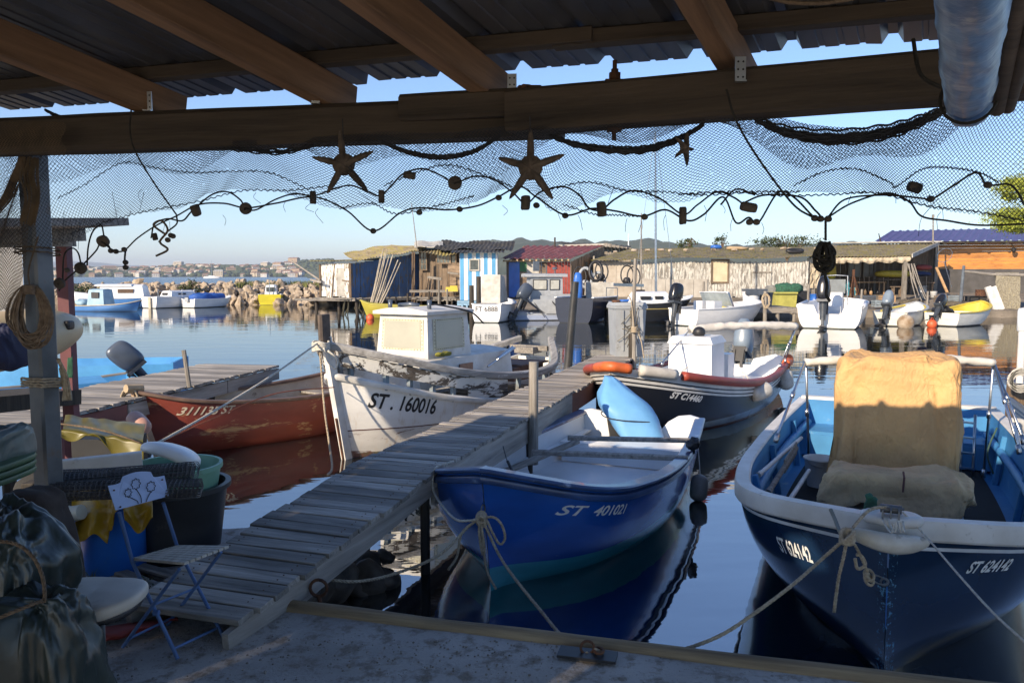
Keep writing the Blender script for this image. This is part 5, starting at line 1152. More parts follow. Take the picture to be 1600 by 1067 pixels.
# rocks under the foot of the gangway
for i in range(26):
    mb = MB(); s_ = rq.uniform(.07, .19); px = rq.uniform(455, 610); u = (px - 455) / 155; p = G(px, 925 - 65 * u + rq.uniform(-18, 25), .12); mb.blob((0, 0, 0), (s_, s_ * .8, s_ * .6), .8, .8, amp=s_ * .3, fs=3 / s_ * .3, n=(14, 10), seed=i + 70)
    o = mb.build('rock', surf('dark_wet_rock', (.16, .12, .08), (.05, .04, .03), 6, .6, bmp=.7, bdist=.02), auto=50); o.location = p + Vector((0, .05, rq.uniform(-.12, .06) - u * .1)); o.rotation_euler = (rq.uniform(0, 3), rq.uniform(0, 3), rq.uniform(0, 3)); tag(o, 'dark wet stone in the heap below the side of the gangway', 'rock', 'stones under the gangway')
# --- gangway pier
M_deck = wood('grey_deck_planks', (.45, .41, .36), (.22, .20, .175), 'Y', 3.2, rough=.85, bmp=.7, island=.42, bd=.004)
M_fascia = wood('grey_fascia_board', (.46, .42, .37), (.28, .25, .22), 'X', 1.8, rough=.85, bmp=.5, island=.15, bd=.004)
R0 = G(372, 976, .55); R1 = G(682, 735, .755); R2 = G(990, 559, .76)
hd = Vector((R2.x - R1.x, R2.y - R1.y, 0)).normalized(); pier = thing('pier', 'narrow grey plank pier with a sloping gangway leading out to the wheeled bin', 'pier', (R0.x, R0.y, ZQ), atan2(hd.y, hd.x)); PW = .66
def PLo(p): return local(pier, p)
mb = MB()
def lay(a, b, w, pw, parent, name='deck_planks', mat=M_deck, seed=0):
    a = PLo(a); b = PLo(b); L = (b - a).length; n = int(L / pw); mb = MB(); nb = MB(); d = (b - a) / L; y = Vector((0, 1, 0)); up = d.cross(y); up = up if up.z > 0 else -up
    for i in range(n):
        o = rq.uniform(-.018, .018); q = a + d * (i + .5) * L / n + Vector((0, 0, rq.uniform(-.003, .003))); g = rq.uniform(.009, .02); k = rq.uniform(-.004, .004)
        mb.bar(q + y * (o - .015) + up * k + d * rq.uniform(-.004, .004), q + y * (w + o) - up * k, L / n - g, .03, up=up, bev=.003)
        for f in (.07, w - .07):
            for e in (-.02, .025): c = q + y * f + d * (e + rq.uniform(-.006, .006)) + up * .0155; nb.cyl(c, c + up * .0025, .0045, .0045, 6)
    nb.build('nail_heads', M_rust, parent)
    return mb.build(name, mat, parent)
# deck lies to the left (+y local) of the right edge
lay(R0, R1, PW, .118, pier); lay(R1, R2 + hd * .25, PW, .105, pier)
def fb(a, b, h, off, name, mat=M_fascia, th=.035):
    a = PLo(a); b = PLo(b); mb = MB(); mb.bar(a + Vector((0, off, -.018 - h / 2)), b + Vector((0, off, -.018 - h / 2)), th, h); return mb.build(name, mat, pier)
fb(R0 + Vector((-.1, -.3, -.02)) * 0 + (R0 - R1).normalized() * .05, R1, .15, .03, 'side_board'); fb(R0, R1, .13, PW - .03, 'side_board')
m1 = R1.lerp(R2, .49); fb(R1, m1, .24, .03, 'side_board'); fb(m1, R2, .24, .031, 'side_board', surf('reddish_board', (.25, .1, .07), (.15, .07, .05), 3, .8, bmp=.3, stretch=(.2, 1, 1)))['label'] = 'side board with faded red paint'; fb(R1, R2, .2, PW - .03, 'side_board')
for k, (f, y_, zt, r, m_) in enumerate(((0.0, .08, -.03, .035, M_darkwood), (0.0, PW - .08, -.03, .045, M_darkwood), (.53, .1, -.02, .045, M_darkwood), (.58, .16, -.02, .04, M_darkwood), (.3, .08, -.03, .05, M_darkwood), (.3, PW - .1, -.03, .05, M_darkwood), (.78, .08, 0, .05, M_darkwood), (.98, .0, .42, .06, M_darkwood), (.98, PW - .1, 0, .05, M_darkwood), (.78, PW - .1, 0, .05, M_darkwood))):
    q = PLo(R1.lerp(R2, f)) + Vector((-.03 if f == 0 else 0, y_, zt)); mb = MB(); mb.tube([(q.x, q.y, -1.4), (q.x, q.y, q.z)], [r, r], 10); mb.build('support_post', m_, pier, auto=40)
q = PLo(G(825, 690, .76)); f = .274; q = PLo(R1.lerp(R2, f)) + Vector((0, -.04, 0)); mb = MB(); mb.tube([(q.x, q.y, -.16), (q.x, q.y, .45), (q.x + .01, q.y, .86)], [.05, .048, .047], 14); mb.build('mooring_post', M_greywoodz, pier, auto=40)
# iron ring and chain at the gangway side
p = G(484, 890, .52); mb = MB(); c = R0.lerp(R1, .30) + Vector((.02, -.05, -.11)); mb.tube([c + Vector((.045 * cos(a), -.02, .045 * sin(a))) for a in [k * pi / 8 for k in range(17)]], .009, 6, caps=False); mb.tube([c + Vector((.0, -.02, -.04)), c + Vector((.01, -.03, -.09))], .012, 6); tag(mb.build('iron_ring', M_rust, smooth=True), 'rusty iron ring bolted to the side of the gangway', 'ring')
# second pier on the left
LP0 = G(-160, 712, .74); LP1 = G(435, 572, .74); lh = Vector((LP1.x - LP0.x, LP1.y - LP0.y, 0)).normalized(); LP0 = LP1 - lh * 7.5
pl = thing('pier', 'wide old plank pier on the left with a reddish side board, behind the red boat', 'pier', (LP1.x, LP1.y, 0), atan2(lh.y, lh.x) + pi)
mb = MB(); n = 60
for i in range(n): mb.bar((7.5 * (i + .5) / n, -1.25 + rq.uniform(-.03, .03), .74 + rq.uniform(-.006, .006)), (7.5 * (i + .5) / n, .02 + rq.uniform(-.03, .03), .74), 7.5 / n - .012, .035, bev=.003)
mb.build('deck_planks', M_deck, pl); mb = MB(); [mb.bar((x0, -.01, .66 - .04), (x1, -.01, .66 - .04), .04, .17) for x0, x1 in ((0, 1.5), (1.52, 3.6))]; mb.build('side_board', M_fascia, pl)
mb = MB(); mb.bar((3.62, -.01, .5), (7.6, -.01, .5), .04, .42); mb.build('side_board', surf('maroon_board', (.20, .075, .065), (.13, .055, .05), 2.5, .8, bmp=.3, spots=(.22, .15, .12), spot=(.6, .7, 5)), pl)['label'] = 'deep side board with dull maroon paint'
for x in (.2, 1.8, 3.5, 5.2, 7):
    for y in (-.08, -1.15): mb = MB(); mb.cyl((x, y, -1), (x, y, .7), .06, .06, 8); mb.build('support_post', M_darkwood, pl)
q = W(291, 590, 8.9); mb = MB(); mb.tube([W(296, 605, 9.6), W(287, 547, 9.6)], .028, 8); tag(mb.build('stake', M_greywoodz), 'short weathered stake standing up beside the left pier', 'stake')
# --- stuff at the pier end: wheeled bin, stake, black pile
BY = 13.7; t = thing('wheeled_bin', 'pale grey wheeled bin with clutter on its lid at the end of the pier', 'bin', (W(980, 545, BY).x, BY + .1, .775), .1)
M_bin = surf('grey_bin_plastic', (.36, .38, .39), (.27, .285, .3), 2, .5, bmp=.1, spots=(.2, .2, .19), spot=(.6, .72, 7))
mb = MB(); mb.box((0, 0, .42), (.47, .5, .84), taper=1.14); mb.box((0, 0, .84), (.58, .6, .05)); mb.bar((-.12, -.26, .1), (-.14, -.3, .8), .025, .02, up=(0, 1, 0)); mb.build('body', M_bin, t); mb = MB(); mb.box((0, .0, .895), (.57, .6, .055), taper=.9); mb.build('lid', M_bin, t)
mb = MB(); mb.tube([(-.2, .3, .86), (.2, .3, .86)], .02, 8); mb.build('handle', M_bin, t)
for i, (x, z, s_, m_, lab) in enumerate(((-.05, .95, (.1, .08, .02), M_bluep, 'small blue plastic lid on top of the grey bin'), (.1, .94, (.12, .1, .03), M_white, 'flat white scrap on top of the grey bin'), (-.2, .94, (.08, .08, .02), M_rust, 'rusty flat tin on top of the grey bin'))):
    mb = MB(); mb.blob(t.location + Vector((x, -.1, z)), s_, .5, .8, n=(14, 8)); tag(mb.build('scrap', m_, smooth=True), lab, 'scrap')
mb = MB(); c0 = t.location
for k in range(26):
    a = c0 + Vector((rq.uniform(0, .16), -.3, rq.uniform(.5, .85))); b = c0 + Vector((rq.uniform(-.22, .2), -.31, rq.uniform(.1, .6))); mb.tube(spline([a, (a + b) / 2 + Vector((rq.uniform(-.06, .06), -.03, -.04)), b], 5), .006, 4)
tag(mb.build('rope_tangle', surf('dirty_line', (.2, .17, .12), (.05, .045, .035), 20, .9), smooth=True), 'tangle of dirty lines hanging down the front of the grey bin', 'rope')
mb = MB(); mb.tube([W(991, 575, 13.25), W(990, 480, 13.25), W(993, 404, 13.25)], [.035, .033, .028], 10); tag(mb.build('stake', M_greywoodz, auto=40), 'tall pale stake lashed at the pier end beside the grey bin', 'stake')
mb = MB(); c = W(991, 513, 13.2); [mb.tube([c + Vector((.045 * cos(a), .045 * sin(a), z)) for a in [k * pi / 6 for k in range(13)]], .011, 5, caps=False) for z in (-.06, -.04, -.02, 0, .02)]; mb.tube(spline([c, W(986, 470, 13.2), W(979, 460, 13.2)], 5), .01, 5); mb.tube(spline([c, W(1001, 530, 13.2), W(1006, 560, 13.1)], 5), .01, 5); tag(mb.build('lashing', M_rope, smooth=True), 'tan rope lashed round the tall pale stake', 'rope')
mb = MB(); p = G(887, 576, 0); mb.tube([p - Vector((.04, 0, 1)), p, W(899, 440, p.y)], [.1, .1, .085], 14); tag(mb.build('mooring_pile', surf('black_pipe', (.04, .038, .035), (.02, .02, .02), 4, .4, bmp=.2, spots=(.14, .12, .1), spot=(.62, .75, 4)), auto=50), 'leaning black mooring pile left of the pier end', 'pile')
p = G(1592, 618, 0); mb = MB(); mb.cyl((p.x, p.y, -1), (p.x, p.y, 1.3), .06, .06, 14); o = mb.build('mooring_pile', M_white2, auto=40); tag(o, 'white capped mooring pile at the right edge of the picture', 'pile'); mb = MB(); mb.lathe([(.062, 0), (.088, .01), (.088, .36), (.07, .41), (.0, .42)], (p.x, p.y, 1.16), 18); mb.build('cap', M_white, o, smooth=True)['label'] = 'white plastic cap'
# ---------------------------------------------------------------- near boats
def cap(o=.03, i=-.05, h=.03, d=.0, r=.008): return [(o - r, d), (o, d + r), (o, d + h - r), (o - r, d + h), (i + r, d + h), (i, d + h - r), (i, d)]
# ===== blue boat ST 401021
BB = place('rowing_boat', 'blue fibreglass boat with white inside and turquoise waterline, numbered ST 401021', 'boat', (1.47, 9.05, 0), (-.20, 5.16, 0))
LB = (Vector((1.47, 9.05)) - Vector((-.20, 5.16))).length
hB = Hull(LB, 1.74, hb=(.80, .93, 1.0, .94, .72, .004), sheer=(.54, .50, .51, .60, .70, .86), keel=(-.12, -.2, -.22, -.2, -.16, -.12), rake=.16, floor=.14, th=.05,
          p=(.38, .38, .42, .62, .95, 1.5), q=(2.0, 2.0, 1.9, 1.4, 1.1, 1.0), N=44, T=(0, .25, .5, .75, .9, 1))
M_bhull = hullpaint('blue_boat_hull', [(-.5, (.008, .012, .018)), (-.0, (.05, .36, .42)), (.17, (.012, .095, .42))], rough=.25, dirt=.2, coat=.3, wear=.31, wear_c=(.16, .26, .42), wscale=16)
M_brail = surf('navy_gunwale', (.035, .075, .19), (.02, .045, .12), 5, .35, bmp=.1, spots=(.3, .36, .48), spot=(.62, .75, 7), coat=.3)
ho = hB.shell(BB, M_bhull, M_white)
hB.rail(BB, M_brail, cap(.045, -.075, .035, .0, .012)); 
mb = MB(); sweep(mb, hB.sheerpath(0, -.075), [(.0, 0), (.028, .008), (.034, .03), (.028, .05), (0, .06)]); mb.build('rubbing_strake', M_brail, ho, auto=50)
# raised bow lip
# transom with two rounded shoulders and a motor well
hb0 = hB.hb(0); zt = .54
top = [(hb0, zt + .03), (hb0 - .1, zt + .05)] + [(hb0 - .28 - .18 * sin(a), zt + .10 - .26 * (1 - cos(a)) * .55) for a in [k * pi / 8 for k in range(5)]] + [(.20, .42), (.17, .36), (-.17, .36), (-.20, .42)]
top = [(hb0, zt + .03), (hb0 - .12, zt + .06), (hb0 - .25, zt + .04), (hb0 - .36, zt - .03), (hb0 - .44, zt - .13), (.2, .4), (.16, .36)]; top = top + [(-y, z) for y, z in reversed(top)]
hB.transom(BB, M_white, .05, top)
# seats, grey bars
mb = MB(); 
def bl(px, py, z): return local(BB, G(px, py, z))
mb.box((.62, 0, .33), (.42, 1.36, .05)); mb.box((.83, 0, .235), (.03, 1.3, .17)); mb.build('stern_bench', M_white, BB, auto=40)
a = bl(885, 686, .53); b = bl(1088, 689, .53)
for (x0, y0), (x1, y1) in (((887, 684), (1078, 688)), ((832, 706), (1075, 716))):
    a = bl(x0, y0, .53); b = bl(x1, y1, .53); mb = MB(); mb.bar(a, b, .075, .04, bev=.006); mb.build('crossbar', M_greywood, BB)
a = bl(770, 745, .40); b = bl(900, 690, .42); mb = MB(); mb.bar(a, b, .09, .03, bev=.005); mb.build('side_plank', M_greywood, BB)
mb = MB(); g = [[Vector((hB.L * t, y * max(0, hB.hb(t) - .06), hB.sh(t) - .03)) for y in (-1, -.5, 0, .5, 1)] for t in (.80, .84, .88, .92, .95, .98)]
# inner side shelf mould
for sd in (1, -1):
    mb = MB(); P = [hB.pt(t, 1, .05, sd) - Vector((0, 0, .2)) for t in hB.ts if t < .86]; Q = [p + Vector((0, -sd * .09, 0)) for p in P]; mb.sheet([P, Q], .02); mb.build('side_shelf', M_white, BB)
mb = MB(); c = bl(1083, 692, .60); mb.blob(c, (.07, .06, .05), .9, .9, amp=.03, fs=14, n=(24, 16), fold=.015); mb.tube([c, c - Vector((0, 0, .1))], .02, 6); tag(mb.build('black_bag', M_dark, BB, smooth=True))
hB.ptext(BB, 'ST  401021', (873, 797), (976, 795), 17, M_white_text, ho, .35, .002)
# bow eye
bw_ = local(BB, G(764, 786, .55)); rootp = hB.pt(1, .74); mb = MB(); mb.tube([rootp + Vector((.0 + .03 * (1 - cos(a)), 0, .035 * sin(a))) for a in [k * pi / 6 - 0 for k in range(13)]], .006, 6, caps=False); mb.build('bow_ring', M_steel, BB, smooth=True)
RINGB = world(BB, rootp + Vector((.05, 0, 0)))
# covered outboard
cy = surf('light_blue_cover', (.15, .37, .64), (.11, .29, .53), 2.5, .55, bmp=.25, bdist=.02)
oc = thing('outboard_cover', 'light blue fabric cover over the tilted outboard of the blue boat', 'motor cover', (1.50, 9.0, .62), BB.rotation_euler.z)
# outline in the picture: (945,580)-(962,572)-(1003,585)-(1035,655)-(1035,680)-(970,680)
pts = [W(941, 600, 9.0), W(958, 573, 8.85), W(987, 577, 9.0), W(1026, 628, 8.9), W(1038, 678, 8.75), W(972, 679, 8.65)]
mb = MB(); cen = sum(pts, Vector()) / 6; rows_ = []
axis0 = W(952, 588, 9.15); axis1 = W(1004, 684, 8.8); nrow = 16
for j in range(nrow + 1):
    v = j / nrow; c = axis0.lerp(axis1, v) ; w_ = hermite((0, .12, .45, .8, 1), (.05, .12, .29, .27, .24), v); dp = hermite((0, .12, .5, 1), (.06, .15, .27, .2), v); row = []
    for k in range(28):
        a = 2 * pi * k / 28; sx = math.copysign(abs(cos(a)) ** .6, cos(a)); sy = math.copysign(abs(sin(a)) ** .6, sin(a))
        n_ = .018 * noise.noise(Vector((sx * 2, sy * 2, v * 5))) + .012 * abs(noise.noise(Vector((sx * 4, sy * 4, v * 9)))); row.append(c + Vector((sx * (w_ + n_), sy * (dp + n_), .12 * sx * (w_) * -1.0 * (1 - v) + (.03 * noise.noise(Vector((a, 0, 2))) if j == nrow else 0))))
    rows_.append(row)
mb.grid(rows_, closed=True); mb.add(rows_[0], [tuple(range(28))]); mb.add(rows_[-1], [tuple(range(28))]); wl(oc, mb).build('fabric', cy, oc, auto=40)
mb = MB(); c = axis0.lerp(axis1, .62); mb.tube([c + Vector((.32 * math.copysign(abs(cos(a)) ** .7, cos(a)), .29 * math.copysign(abs(sin(a)) ** .7, sin(a)), -.03 * cos(a) - .03)) for a in [k * pi / 14 for k in range(29)]], .006, 5); wl(oc, mb).build('tie_cord', M_ropeg, oc)
mb = MB(); a = W(951, 600, 9.25); b = W(944, 652, 9.45); mb.bar(a, b, .07, .12, up=(1, 0, 0)); mb.bar(W(950, 618, 9.35), W(939, 610, 9.4), .02, .2); mb.bar(b, b - Vector((-.02, 0, .15)), .02, .12, up=(1, 0, 0)); wl(oc, mb).build('motor_leg', M_dark, oc)
mb = MB(); a = W(955, 640, 9.25); mb.bar(a, W(965, 690, 9.1), .12, .16, up=(1, 0, 0)); wl(oc, mb).build('motor_bracket', M_dark, oc)
# fender at the blue boat's quarter
def fender(name, lab, top, p0, p1, r, mat=M_fender, rope=M_ropew, cap_=True):
    t = thing(name, lab, 'fender', p0); a = Vector((0, 0, 0)); b = Vector(p1) - Vector(p0); mb = MB(); n = 14; P = [a.lerp(b, i / n) for i in range(n + 1)]; R = [r * max(.12, min(1, sin(pi * (i + .6) / (n + 1.2)) * 1.9)) for i in range(n + 1)]; R = [r * (max(.2, 1 - abs(2 * i / n - 1) ** 6 * .75)) for i in range(n + 1)]
    mb.tube(P, R, 16); mb.build('body', mat, t, smooth=True); mb = MB(); mb.tube(spline([Vector(q) - Vector(p0) for q in top] + [a], 6), .006, 5); mb.build('line', rope, t); return t
fender('fender', 'small round grey fender hanging at the right quarter of the blue boat', [W(1091, 700, 7.75), W(1093, 728, 7.6)], W(1094, 741, 7.55), W(1090, 783, 7.45), .085, surf('grey_fender', (.22, .2, .18), (.13, .12, .11), 6, .5, bmp=.2))
mb = MB(); hl = [W(786, 697, 6.6), W(790, 712, 6.5), W(793, 722, 6.45)]; mb.tube(hl, .004, 5); mb.tube([W(793, 720, 6.45), W(800, 735, 6.4)], .012, 8); tag(mb.build('cord_bundle', M_dark), 'black cord and clip hanging inside the blue boat side', 'cord')
# ===== white wooden boat ST. 160016
WBs = (.34, 13.1, 0); WBb = (-2.12, 8.98, 0)
WB = place('wooden_fishing_boat', 'old white wooden fishing boat with peeling paint and wheelhouse, numbered ST. 160016', 'boat', WBs, WBb); LW = (Vector(WBs) - Vector(WBb)).length
hW = Hull(LW, 1.95, hb=(.30, .9, 1.0, .9, .58, .05), sheer=(1.12, .84, .82, 1.0, 1.20, 1.38), keel=(-.3, -.4, -.45, -.45, -.4, -.3), rake=.42, floor=.25, th=.05,
          p=(.7, .55, .55, .75, 1.0, 1.25), q=(1.5, 1.6, 1.6, 1.35, 1.15, 1.05), N=44, sternrake=-.1, T=(0, .2, .45, .72, .88, 1))
M_whull = hullpaint('white_boat_hull', [(-.5, (.05, .045, .03)), (-.02, (.10, .10, .05)), (.05, (.62, .60, .56)), (.33, (.10, .04, .035)), (.345, (.74, .73, .70))], rough=.5, wear=.40, wear_c=(.13, .06, .045), wscale=4, wz=(.02, .5), dirt=.12, streak=(.52, .42, .3))
zrub = lambda t: hW.sh(t) - .30 - .06 * t
# hull skin up to the strake; above it open bulwark of timber heads, peeling planks and a heavy rail
def whull():
    mb = MB(); M_ = 16; g1 = []
    for t in hW.ts:
        sh, k = hW.sh(t), hW.kl(t); umax = ((zrub(t) - k) / (sh - k)) ** (1 / hW.q(t)); g1.append([hW.pt(t, umax * j / M_) for j in range(M_ + 1)])
    g2 = [[Vector((p.x, -p.y, p.z)) for p in r] for r in g1]; mb.grid(g1); mb.grid(g2, flip=True); hW.bvh = BVHTree.FromPolygons([Vector(v) for v in mb.v], mb.f); ho = mb.build('hull', M_whull, WB, auto=40)
    P = [Vector((p.x, p.y, p.z)) for p in g1[0]]; o = [Vector((p.x, -p.y, p.z)) for p in reversed(P)] + P[1:]; mb = MB(); mb.poly([p + Vector((.003, 0, 0)) for p in o], (.05, 0, 0)); mb.build('sternpost', M_whull, ho)
    mb = MB(); D = [[Vector((p.x - .0, s_ * (p.y - .05), p.z - .015 - .02 * s_ * s_ + .02)) for s_ in (-1, -.6, -.2, .2, .6, 1)] for p in [r[-1] for r in g1]]; mb.grid([r for r, t in zip(D, hW.ts) if t >= .30]); mb.build('deck', surf('worn_grey_deck', (.42, .39, .34), (.25, .23, .2), 4, .8, bmp=.4, spots=(.6, .58, .54), spot=(.5, .6, 4)), WB)
    mb = MB(); D = [[Vector((r[-1].x, s_ * (r[-1].y - .06), .34 + .0)) for s_ in (-1, 0, 1)] for r, t in zip(g1, hW.ts) if t <= .34]; mb.grid(D); [mb.bar(Vector((x, -.7 * hW.hb(x / LW), .36)), Vector((x, .7 * hW.hb(x / LW), .36)), .1, .03) for x in (.35, .5, .65, .8, .95, 1.1, 1.25)]; mb.build('cockpit_floor', M_greywood, WB)
    return ho
ho = whull()
mb = MB(); P = [hW.zline(zrub, .0, 0, 1)]; path = hW.zline(zrub, 0); path = path + [Vector((p.x, -p.y, p.z)) for p in reversed(path[:-1])]; sweep(mb, path, [(-.01, -.05), (.03, -.045), (.045, -.02), (.045, .01), (.02, .03), (-.03, .03)]); mb.build('rubbing_strake', M_white2, ho, auto=50)
M_peel = wood('peeling_bulwark', (.13, .11, .09), (.06, .05, .042), 'X', 4, peel=.5, peel_c=(.66, .65, .61), island=.2)
M_rail = wood('worn_rail', (.42, .41, .39), (.24, .23, .22), 'X', 3, island=.1, peel=.63, peel_c=(.55, .55, .54))
sweep_p = hW.sheerpath(0, 0); mb = MB(); sweep(mb, sweep_p, [(.05, -.055), (.062, -.03), (.06, .02), (.045, .035), (-.04, .035), (-.055, .02), (-.055, -.055)]); mb.build('top_rail', M_rail, WB, auto=40)
for sd in (1, -1):
    mb = MB()
    for (ta, tb, lo, hi) in ((.50, .985, .42, .95), (.28, .70, .08, .40), (.08, .26, .05, .95)):
        tt = [t for t in hW.ts if ta <= t <= tb]; 
        P = [[Vector((q.x, sd * q.y, q.z)) for q in [Vector((hW.zline(lambda t: zrub(t) + (hW.sh(t) - .05 - zrub(t)) * k, -.0, t, t) or [Vector()])[0]) for k in (lo, hi)]] for t in tt]
        if len(P) > 1: mb.sheet(P, .022 * sd)
    mb.build('bulwark_planks', M_peel, WB)
    for i in range(12):
        t = hW.ts[3 + i * 3]; a = hW.zline(lambda t_: zrub(t_) - .05, -.03, t, t)[0]; b = hW.zline(lambda t_: hW.sh(t_) - .02, -.03, t, t)[0]; a.y *= sd; b.y *= sd
        mb = MB(); mb.bar(a, b, .06, .05, up=(0, 1, 0)); mb.build('rib', surf('blue_grey_timber', (.22, .3, .36), (.14, .13, .12), 5, .8, bmp=.3), WB)
# stem and stemhead
k0 = hW.pt(1, 0); k1 = hW.pt(1, 1); mb = MB(); mb.bar(k0 + Vector((.03, 0, 0)), k1 + Vector((.03, 0, .08)), .07, .11, up=(1, 0, 0)); mb.build('stem', M_white2, WB); mb = MB(); mb.bar(k1 + Vector((.05, 0, .02)), k1 + Vector((.06, 0, .34)), .07, .16, up=(1, 0, 0), bev=.02); mb.build('stemhead', surf('dark_stemhead', (.12, .09, .07), (.05, .04, .035), 8, .8, bmp=.4, spots=(.5, .46, .4), spot=(.6, .65, 6)), WB)
mb = MB(); mb.tube([hW.pt(1, 0) + Vector((.09, 0, .0)), hW.pt(1, .5) + Vector((.09, 0, 0))], .014, 6); mb.build('stem_band', M_rust, WB)
# side cheeks of white at bow
# cabin trunk and wheelhouse
tr = MB(); zd = .62
def prism(mb, x0, x1, y0, y1, z0, z1, ins=0.0, crown=0.0):
    P = [[(x0 + ins * k, y0 + ins * k, z0 + (z1 - z0) * k), (x1 - ins * k, y0 + ins * k, z0 + (z1 - z0) * k), (x1 - ins * k, y1 - ins * k, z0 + (z1 - z0) * k), (x0 + ins * k, y1 - ins * k, z0 + (z1 - z0) * k)] for k in (0, 1)]
    mb.grid([[Vector(p) for p in r] for r in P], closed=True); m = 8; T = [[Vector((x0 + ins + (x1 - x0 - 2 * ins) * i / 2, y0 + ins + (y1 - y0 - 2 * ins) * j / m, z1 + crown * sin(pi * j / m))) for j in range(m + 1)] for i in range(3)]; mb.grid(T)
    for i in (0, 2): mb.add(T[i], [tuple(range(m + 1))])
c1 = local(WB, W(692, 541, 10.7)); print('cabin corner', c1)
CXF, CYF = 3.38, .40
prism(tr, 1.55, 3.75, -.54, .54, .74, 1.09, .03, .05); tr.build('cabin_trunk', M_white2, WB, auto=40)
mb = MB(); prism(mb, 2.45, 3.42, -.42, .42, 1.10, 1.66, .04, .0); wh = mb.build('wheelhouse', M_white2, WB, auto=30)
mb = MB(); prism(mb, 2.41, 3.46, -.44, .44, 1.66, 1.70, .0, .05); mb.build('wheelhouse_roof', M_white2, wh, auto=30)
M_fog = surf('fogged_glass', (.42, .41, .33), (.34, .33, .27), 1.5, .3, bmp=.02)
def cabwin(p0, p1, p2, p3, nrm, parent, glass=M_fog):
    Q = [Vector(p) + nrm * .006 for p in (p0, p1, p2, p3)]; mb = MB(); mb.poly(Q, nrm * .006); c = sum(Q, Vector()) / 4; f = mb.build('window', surf('yellowed_gasket', (.6, .57, .42), None, 8, .6), parent); mb = MB(); mb.poly([c + (q - c) * .86 + nrm * .008 for q in Q], nrm * .004); mb.build('pane', glass, f); mb = MB()
    for a, b in ((0, 1), (1, 2), (2, 3), (3, 0)):
        n = int((Q[b] - Q[a]).length / .05)
        for i in range(n): q = c + (Q[a].lerp(Q[b], (i + .5) / n) - c) * .93 + nrm * .009; mb.blob(q, (.006, .006, .006), 1, 1, n=(6, 4))
    mb.build('rivets', M_rust, f)
cabwin((3.405, -.35, 1.2), (3.405, .35, 1.2), (3.385, .33, 1.60), (3.385, -.33, 1.60), Vector((1, 0, .05)).normalized(), wh)
cabwin((3.30, .407, 1.2), (2.6, .407, 1.2), (2.6, .385, 1.6), (3.28, .385, 1.60), Vector((0, 1, .05)).normalized(), wh)
for Q_ in ([(3.1, -.3, 1.76), (3.1, -.1, 1.78), (3.05, .0, 1.76)], [(3.2, .28, 1.70), (3.2, .28, 1.84)], [(3.3, -.28, 1.70), (3.3, -.28, 1.84)]): mb = MB(); mb.tube(Q_, .028, 8); mb.build('roof_fitting', M_gun, wh, smooth=True)
mb = MB(); mb.tube(spline([(3.2, .28, 1.8), (2.9, .42, 1.74), (2.5, .46, 1.66), (2.2, .46, 1.5)], 6), .012, 5); mb.build('cable', M_dark, wh)
mb = MB(); mb.box((2.75, .54, .93), (.3, .02, .14)); mb.build('ventilation_grille', surf('copper_grille', (.3, .18, .13), None, 30, .5, .4), WB)
mb = MB(); mb.box((2.0, 0, .7), (.02, .5, .3)); mb.blob((3.2, .5, 1.16), (.16, .05, .03), .9, .9, amp=.02, fs=20, n=(16, 8)); mb.build('moss_patch', surf('moss', (.2, .19, .03), None, 20, .95, bmp=.8), WB)
mb = MB(); mb.tube([(2.1, .62, 1.0), (1.65, .60, 1.13)], .022, 8); mb.tube([(2.35, .62, .92), (1.62, .62, 1.12)], .014, 8); mb.build('boathook', M_alu, WB)
# brown boards over the stern, gear
mb = MB(); [mb.bar((.55 + i * .17, -.62, .80 + .01 * i), (.55 + i * .17, .55, .82), .15, .03) for i in range(5)]; mb.box((1.0, 0, .7), (.9, 1.0, .2)); mb.build('engine_hatch', wood('reddish_boards', (.25, .13, .09), (.14, .08, .06), 'Y', 4), WB)
mb = MB(); mb.bar((.12, -.35, .98), (.12, .35, .98), .06, .08); mb.box((.15, 0, .95), (.3, .35, .1)); mb.build('stern_board', M_greywood, WB)
hW.ptext(WB, 'ST . 160016', (577, 626), (680, 637), 24, M_black_text, ho, .12, .006)
# ===== red boat 311135 ST
RBb = G(207, 640, .55); RBb.z = 0; RBb = Vector((-4.38, 9.15, 0)); RBs = (-2.15, 12.6, 0)
RB = place('wooden_rowing_boat', 'worn red boat with pale inside moored beside the left pier, numbered 311135 ST', 'boat', RBs, RBb); LR = (Vector(RBs) - RBb).length
hR = Hull(LR, 1.5, hb=(.75, .95, 1, .85, .55, .004), sheer=(.66, .56, .54, .60, .68, .80), keel=(-.1, -.2, -.22, -.2, -.16, -.12), rake=.32, floor=.12, th=.04, p=(.5, .5, .5, .8, 1.05, 1.3), q=(1.8, 1.8, 1.8, 1.3, 1.1, 1))
M_rhull = hullpaint('red_boat_hull', [(-.5, (.1, .03, .02)), (0.0, (.24, .045, .02)), (.22, (.23, .05, .033))], rough=.42, wear=.42, wear_c=(.42, .26, .12), wscale=3.5, dirt=.2)
ho = hR.shell(RB, M_rhull, surf('buff_inside', (.52, .46, .36), (.36, .31, .24), 3, .7, bmp=.2, spots=(.2, .16, .12), spot=(.6, .7, 6))); hR.rail(RB, surf('brown_gunwale', (.16, .10, .07), (.09, .055, .04), 5, .6, bmp=.2, spots=(.4, .3, .2), spot=(.62, .74, 8)), cap(.035, -.06, .045, -.01, .012))
hR.transom(RB, M_rhull, .04, [(hR.hb(0), .66), (0, .7), (-hR.hb(0), .66)])
for x in (.9, 2.1): mb = MB(); mb.box((x, 0, .38), (.22, 1.36, .03)); mb.build('thwart', M_greywood, RB)
